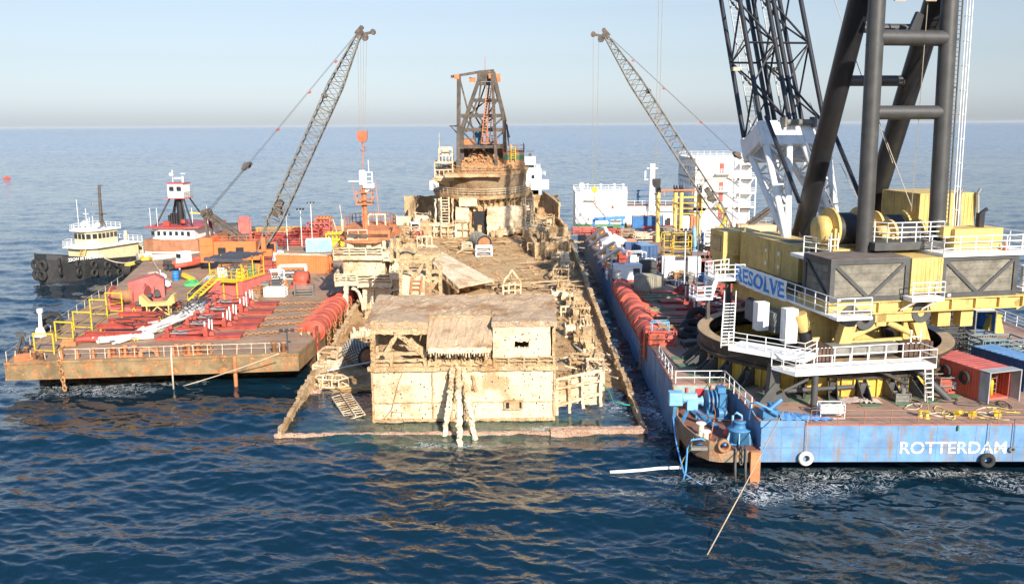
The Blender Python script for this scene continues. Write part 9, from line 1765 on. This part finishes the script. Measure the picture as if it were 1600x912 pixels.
for x, y, z in ((-2.3, 5.5, 2.6), (-1.2, 6, 4), (2.2, 5, 5.5), (1.6, 3, 2), (-.6, 5.2, 2)): mb.tube((x, y, 8.6), (x, y, 8.6 + z), .05, 5)
mb.box((-1.2, 6, 11.6), (1.4, .1, .1)); mb.build('aerial', WHITER, tug); mb = MB(); [mb.lathe([(0, 1.0), (.4, .8), (.5, .4), (.3, 0), (0, 0)], 12, T(x, y, 9.0)) for x, y in ((-2.4, 4.6), (.4, 5.6), (2.3, 3.6))]; mb.build('radome', WHITE, tug)
mb = MB(); ladder_mb((-2.4, 9.5, 2.4), (-2.4, 8.2, 5.3), 1.2, (1, 0, 0), .35, .07, mb); mb.build('stair', YELD, tug)
mb = MB(); mb.box((.3, 12.2, 3.6), (1.8, 1.6, 1.1)); mb.tube((-.9, 12.2, 4), (1.2, 12.2, 4), .5, 12); mb.box((-1.4, 13.6, 4.1), (.5, .5, 1.2)); mb.box((1.2, 13.4, 4.1), (.5, .5, 1.2)); mb.build('bow_winch', GREYD, tug)
mb = MB(); mb.box((0, -5.5, 3.4), (3, 2.2, 2.6)); mb.tube((1.3, -5, 4.6), (1.3, -5, 7.2), .35, 10); mb.box((-2.6, -10, 3.2), (.8, 2.4, 2.2)); mb.build('stern_gear', CREAM, tug); mb = rail_mb([(-4.2, -4, 2.9), (-4.6, -12, 2.7)], 1.3, 3, .9, .07); mb.build('stern_railing', WHITER, tug)
mb = MB(); mb.tube((-2.6, 2, 14), (-2.6, 2, 14.0), .02, 4); mb.box((0, 0, 0), (.05, 1.0, .7)); solo(mb, 'small_flag', mat('red white flag', (.6, .25, .22), .8), 'small reddish flag flying at the black tug mast', 'flag', tug.matrix_basis, (1.9, 1.8, 13.0), 1.0)
# timber-banded supply boat
bw = onz(226, 437, 0); hd_ = Vector((-.10, -.995, 0)); c = bw - hd_ * 16; rzT = math.atan2(.10, -.995)
sb = thing('supply_boat', 'white supply boat with brown planked band and raised wheelhouse on struts', 'boat', I4, (c.x, c.y, 0), rzT)
S2 = [(-15, 5.0, 4.6, 2.4), (-6, 5.6, 5.4, 2.2), (4, 5.6, 5.2, 2.4), (9, 4.9, 4.0, 3.0), (12.5, 3.2, 2.2, 3.4), (14.5, 1.6, .9, 3.6)]
ship_hull(S2, mat('boat white hull', (.66, .64, .58), .6, rust=.12, streak=.7, dirt=.5), sb)
B1 = oct_(5.4, -9, 6.0, 1.2); prism_xy(B1, 2.2, 1.6, 'lower_house', WHITE, sb); prism_xy([(x * 1.02, y * 1.02) for x, y in B1], 3.8, 2.2, 'planked_band', WOODB, sb)
uh = prism_xy([(x * .8, y * .88 - .6) for x, y in B1], 6.0, 2.2, 'upper_house', WHITE, sb); prism_xy([(x * 1.03, y * .96 - .4) for x, y in B1], 8.2, .22, 'roof', mat('boat red trim', (.5, .08, .07), .5), sb)
mb = MB(); [mb.box((-3.6 + 1.2 * k, 4.72, 7.2), (.62, .08, .8)) for k in range(7)]; mb.build('window', GLASS, uh)
mb = MB(); mb.tube((0, 0, 8.4), (0, 0, 13.6), .65, 12)
for x, y in ((-3.8, 3), (3.8, 3), (-3.8, -3.6), (3.8, -3.6), (-2.6, 3), (2.6, -2)): mb.tube((x, y, 8.4), (x * .36, y * .36, 13.8), .16, 7)
for k in range(4): mb.tube((1.4 + .5 * k, -1, 8.4), (1.4 + .5 * k, -1, 11 - .4 * abs(k - 1)), .25, 8)
mb.build('tower_strut', BLACKP, sb)
wc = MB().box((0, 0, 15.2), (3.2, 3.0, 2.8)).build('raised_wheelhouse', WHITE, sb); mb = MB(); mb.box((-.75, 1.53, 15.6), (.95, .06, .9)); mb.box((.75, 1.53, 15.6), (.95, .06, .9)); mb.build('window', GLASS, wc)
mb = MB(); mb.box((0, 0, 13.75), (4.0, 3.8, .16)); mb.box((0, 0, 16.68), (3.6, 3.4, .16)); mb.build('red_trim', mat('boat red trim', (.5, .08, .07), .5), wc); mb = rail_mb([(-1.9, 1.8, 13.8), (-1.9, -1.8, 13.8)], 1.1, 2, 1, .05); mb.build('railing', GREYW, wc)
mb = MB(); mb.box((-.2, 0, 17.6), (1.9, .3, .3)); mb.tube((1.1, 0, 16.8), (1.1, 0, 19.2), .07, 5); mb.tube((-1.1, .3, 16.8), (-1.1, .3, 18), .2, 8); mb.lathe([(0, .7), (.4, .55), (.45, .2), (.2, -.1), (0, -.1)], 12, T(1.2, .3, 18)); mb.box((-1.2, .2, 18.5), (.9, .2, .12)); [mb.tube((x, y, 8.4), (x, y, 12), .05, 5) for x, y in ((4.8, 3), (3.2, 3.4), (-3.6, 2.6), (-4.6, -2))]; mb.build('aerial', WHITER, sb)
mb = MB(); mb.lathe([(0, -.7), (.5, -.5), (.5, .5), (0, .7)], 12, T(-1.6, 2, 9.2, ry=math.pi / 2)); mb.box((1.5, 3, 8.9), (1.2, .8, .9)); mb.build('red_drum', RED, sb); mb = MB(); mb.bar((-4.2, -2, 8.4), (-5.4, 0, 10.6), .4); mb.bar((-5.4, 0, 10.6), (-3, 2.2, 11), .3); mb.build('deck_crane', YELD, sb)
mb = MB()
for s in (-1, 1): mb.bar((s * 1.4, 14.6, 3.2), (s * 4.4, 14.0, 2.3), .9, .6); mb.bar((s * 1.2, 15, 3.2), (s * .6, 15, 4.4), .4)
mb.bar((-1.2, 14.8, 3.6), (1.2, 14.8, 3.6), .8); mb.build('push_frame', YELD, sb)
for k in range(6): mb = MB(); mb.torus(T(0, 0, 0), 1.25 if k < 4 else 1.0, .3, 22, 8); mb.lathe([(0, -.1), (1.2, -.1), (1.2, .1), (0, .1)], 18); solo(mb, 'tyre_fender', RUBBER, 'black tyre in the upright stack on the bow of the planked supply boat', 'tyre', sb.matrix_basis, (0, 15.9, 3.3 - .58 * k), 0, 'bow tyre stack')
for s in (-1, 1): mb = MB(); [mb.torus(T(s * (3.4 + .4 * k), 14.3, 1.4, ry=math.pi / 2), .75, .24, 18, 8) for k in range(4)]; solo(mb, 'tyre_roll', RUBBER, ('row of tyres on the right bow of the planked supply boat' if s < 0 else 'row of tyres on the left bow of the planked supply boat'), 'tyres', sb.matrix_basis)
# lifeboat-like orange rescue boat on it
mb = MB(); mb.lathe([(0, -1.7), (.5, -1.3), (.75, 0), (.5, 1.3), (0, 1.7)], 12, T(-6.2, -3, 8.6, rx=math.pi / 2) @ Matrix.Diagonal((1, .6, 1, 1))); solo(mb, 'rescue_boat', ORC, 'small orange rescue boat slung at the side of the supply boat', 'boat', sb.matrix_basis)
# mooring line between
mb = MB(); mb.path(sag(tug.matrix_basis @ Vector((-4.6, 6, 3.6)), sb.matrix_basis @ Vector((1.8, 14.4, 3.4)), .8), .09, 6); tag(mb.build('mooring_rope', ROPE), 'pale rope slung between the black tug and the supply boat', 'rope')
mb = MB(); mb.path(sag(sb.matrix_basis @ Vector((-1, 15, 4)), LB @ Vector(P2(268, 440, .5)), .5), .07, 6); tag(mb.build('mooring_rope', ROPE), 'pale rope from the supply boat bow down to the left barge', 'rope')
# rigid inflatable on the left barge edge
c = lbz(292, 423); t = thing('inflatable_boat', 'rigid inflatable boat with red collar and white cabin on the left barge edge', 'boat', LB, (c.x - .5, c.y + 2.5, .5), rad(-38)); mb = MB(); mb.path([(-1.4, -3.6, .5), (-1.5, 0, .5), (-1.3, 2.4, .65), (-.6, 3.8, .85), (0, 4.3, .95), (.6, 3.8, .85), (1.3, 2.4, .65), (1.5, 0, .5), (1.4, -3.6, .5)], .42, 10); mb.build('collar', REDF, t); mb = MB(); mb.prism([(-1.3, -3.4), (1.3, -3.4), (1.3, 2), (0, 4), (-1.3, 2)], .5, z0=0); mb.build('hull', GREYD, t)
cbn = MB().box((0, -.6, 1.6), (1.5, 2.2, 2.0), taper=.9).build('cabin', WHITE, t); mb = MB(); mb.box((0, .46, 1.9), (1.1, .08, .8)); mb.box((0, -1.66, 1.9), (1.1, .08, .7)); mb.build('window', GLASS, cbn)
for x in (-.5, .5): mb = MB(); mb.box((x, -3.9, 1.1), (.5, .6, .7)); mb.box((x, -3.9, .4), (.2, .3, 1.0)); mb.build('outboard_motor', GREYD, t)
# white ship beyond the wreck's bow
YS = 262.0; g = lambda px, py: ony(px, py, YS)
t = thing('white_ship', 'white ship with bridge wings showing behind the wreck forecastle', 'ship', I4, (g(763, 300).x, YS, 0)); X = lambda px: g(px, 300).x - g(763, 300).x; Zs = lambda py: g(763, py).z
mb = MB(); mb.box((0, 16, Zs(303) / 2 + .5), (X(848) - X(690), 30, Zs(303) + 1)); mb.prism([(X(700), 0), (X(838), 0), (X(790), -14), (X(740), -14)], Zs(305), z0=0); mb.build('hull', WHITE, t)
mb = MB(); mb.box(((X(820) + X(852)) / 2 - 3, 6, Zs(285)), (X(852) - X(800), 10, Zs(265) - Zs(306))); mb.box(((X(671) + X(858)) / 2, 4, Zs(290)), (X(858) - X(671), 5, 2.6)); mb.box((X(829), 6, Zs(257)), (3.2, 6, 4.0)); mb.build('bridge', WHITE, t)
mb = MB(); mb.box((X(829), 2.9, Zs(262) + .2), (3.4, .1, .8)); mb.box((X(833), .9, Zs(277)), (.9, .1, 1)); mb.box((X(843), 1.2, Zs(285)), (.9, .1, 1.2)); mb.build('window', GLASS, t); mb = MB(); mb.tube((X(829), 6, Zs(252)), (X(829), 6, Zs(240)), .15, 6); mb.box((X(829), 6, Zs(245)), (.9, .9, 1.4)); mb.box((X(829), 6, Zs(238)), (2.6, .3, .2)); mb.build('mast', GREYD, t); mb = rail_mb([(X(836), 1, Zs(275)), (X(852), 1, Zs(275))], 1.2, 3, 1.2, .07); rail_mb([(X(835), 1, Zs(264)), (X(844), 1, Zs(264))], 1.2, 3, 1, .07, mb); mb.build('railing', WHITER, t)
# small orange float far out
p = onz(11, 279, 0); mb = MB(); mb.prism([(-1.6, -.5), (1.6, -.5), (2.0, 0), (1.6, .5), (-1.6, .5), (-2.0, 0)], 1.0); mb.box((0, 0, 1.2), (1.0, .6, .6)); solo(mb, 'marker_float', REDF, 'small red-orange float alone on the open water at far left', 'float', Matrix.Translation(p), (0, 0, -.1))
# ---------------- pieces of one mesh that stand apart become parts of their own
def split_apart(o, margin=0.06, most=14):
 me = o.data; n = len(me.vertices)
 if n > 30000 or n < 12: return
 par = list(range(n))
 def find(a):
  while par[a] != a: par[a] = par[par[a]]; a = par[a]
  return a
 for e in me.edges:
  a, b = find(e.vertices[0]), find(e.vertices[1])
  if a != b: par[a] = b
 isl = {}
 for i in range(n): isl.setdefault(find(i), []).append(i)
 if len(isl) < 2 or len(isl) > 900: return
 bb = []; keys = list(isl)
 for k in keys:
  c = [me.vertices[i].co for i in isl[k]]; bb.append([min(p[j] for p in c) - margin for j in range(3)] + [max(p[j] for p in c) + margin for j in range(3)])
 g = list(range(len(keys)))
 def fg(a):
  while g[a] != a: g[a] = g[g[a]]; a = g[a]
  return a
 for i in range(len(keys)):
  for j in range(i + 1, len(keys)):
   A, B = bb[i], bb[j]
   if all(A[t] <= B[t + 3] and B[t] <= A[t + 3] for t in range(3)): g[fg(i)] = fg(j)
 grp = {}
 for i, k in enumerate(keys): grp.setdefault(fg(i), []).extend(isl[k])
 if len(grp) < 2 or len(grp) > most: return
 vert = {}
 for gi, vsx in enumerate(grp.values()):
  for v in vsx: vert[v] = gi
 fcs = [[] for _ in grp]; sm = [[] for _ in grp]
 for p in me.polygons: fcs[vert[p.vertices[0]]].append(tuple(p.vertices)); sm[vert[p.vertices[0]]].append(p.use_smooth)
 for gi, vsx in enumerate(grp.values()):
  mp = {v: i for i, v in enumerate(vsx)}; m2 = bpy.data.meshes.new(me.name); m2.from_pydata([tuple(me.vertices[v].co) for v in vsx], [], [tuple(mp[v] for v in f) for f in fcs[gi]]); m2.update()
  m2.polygons.foreach_set('use_smooth', sm[gi]); [m2.materials.append(x) for x in me.materials]
  if gi == 0: o.data = m2
  else: c = o.copy(); c.data = m2; C.objects.link(c)
for o in [x for x in C.objects if x.type == 'MESH' and x.parent is not None and x.get('kind') != 'stuff' and len(x.data.materials) < 2 and x.name.split('.')[0] not in ('lettering', 'number', 'hull', 'person', 'helmet', 'cloth', 'grille', 'door_panel') and not any(ch.parent == x for ch in C.objects)]:
 split_apart(o)
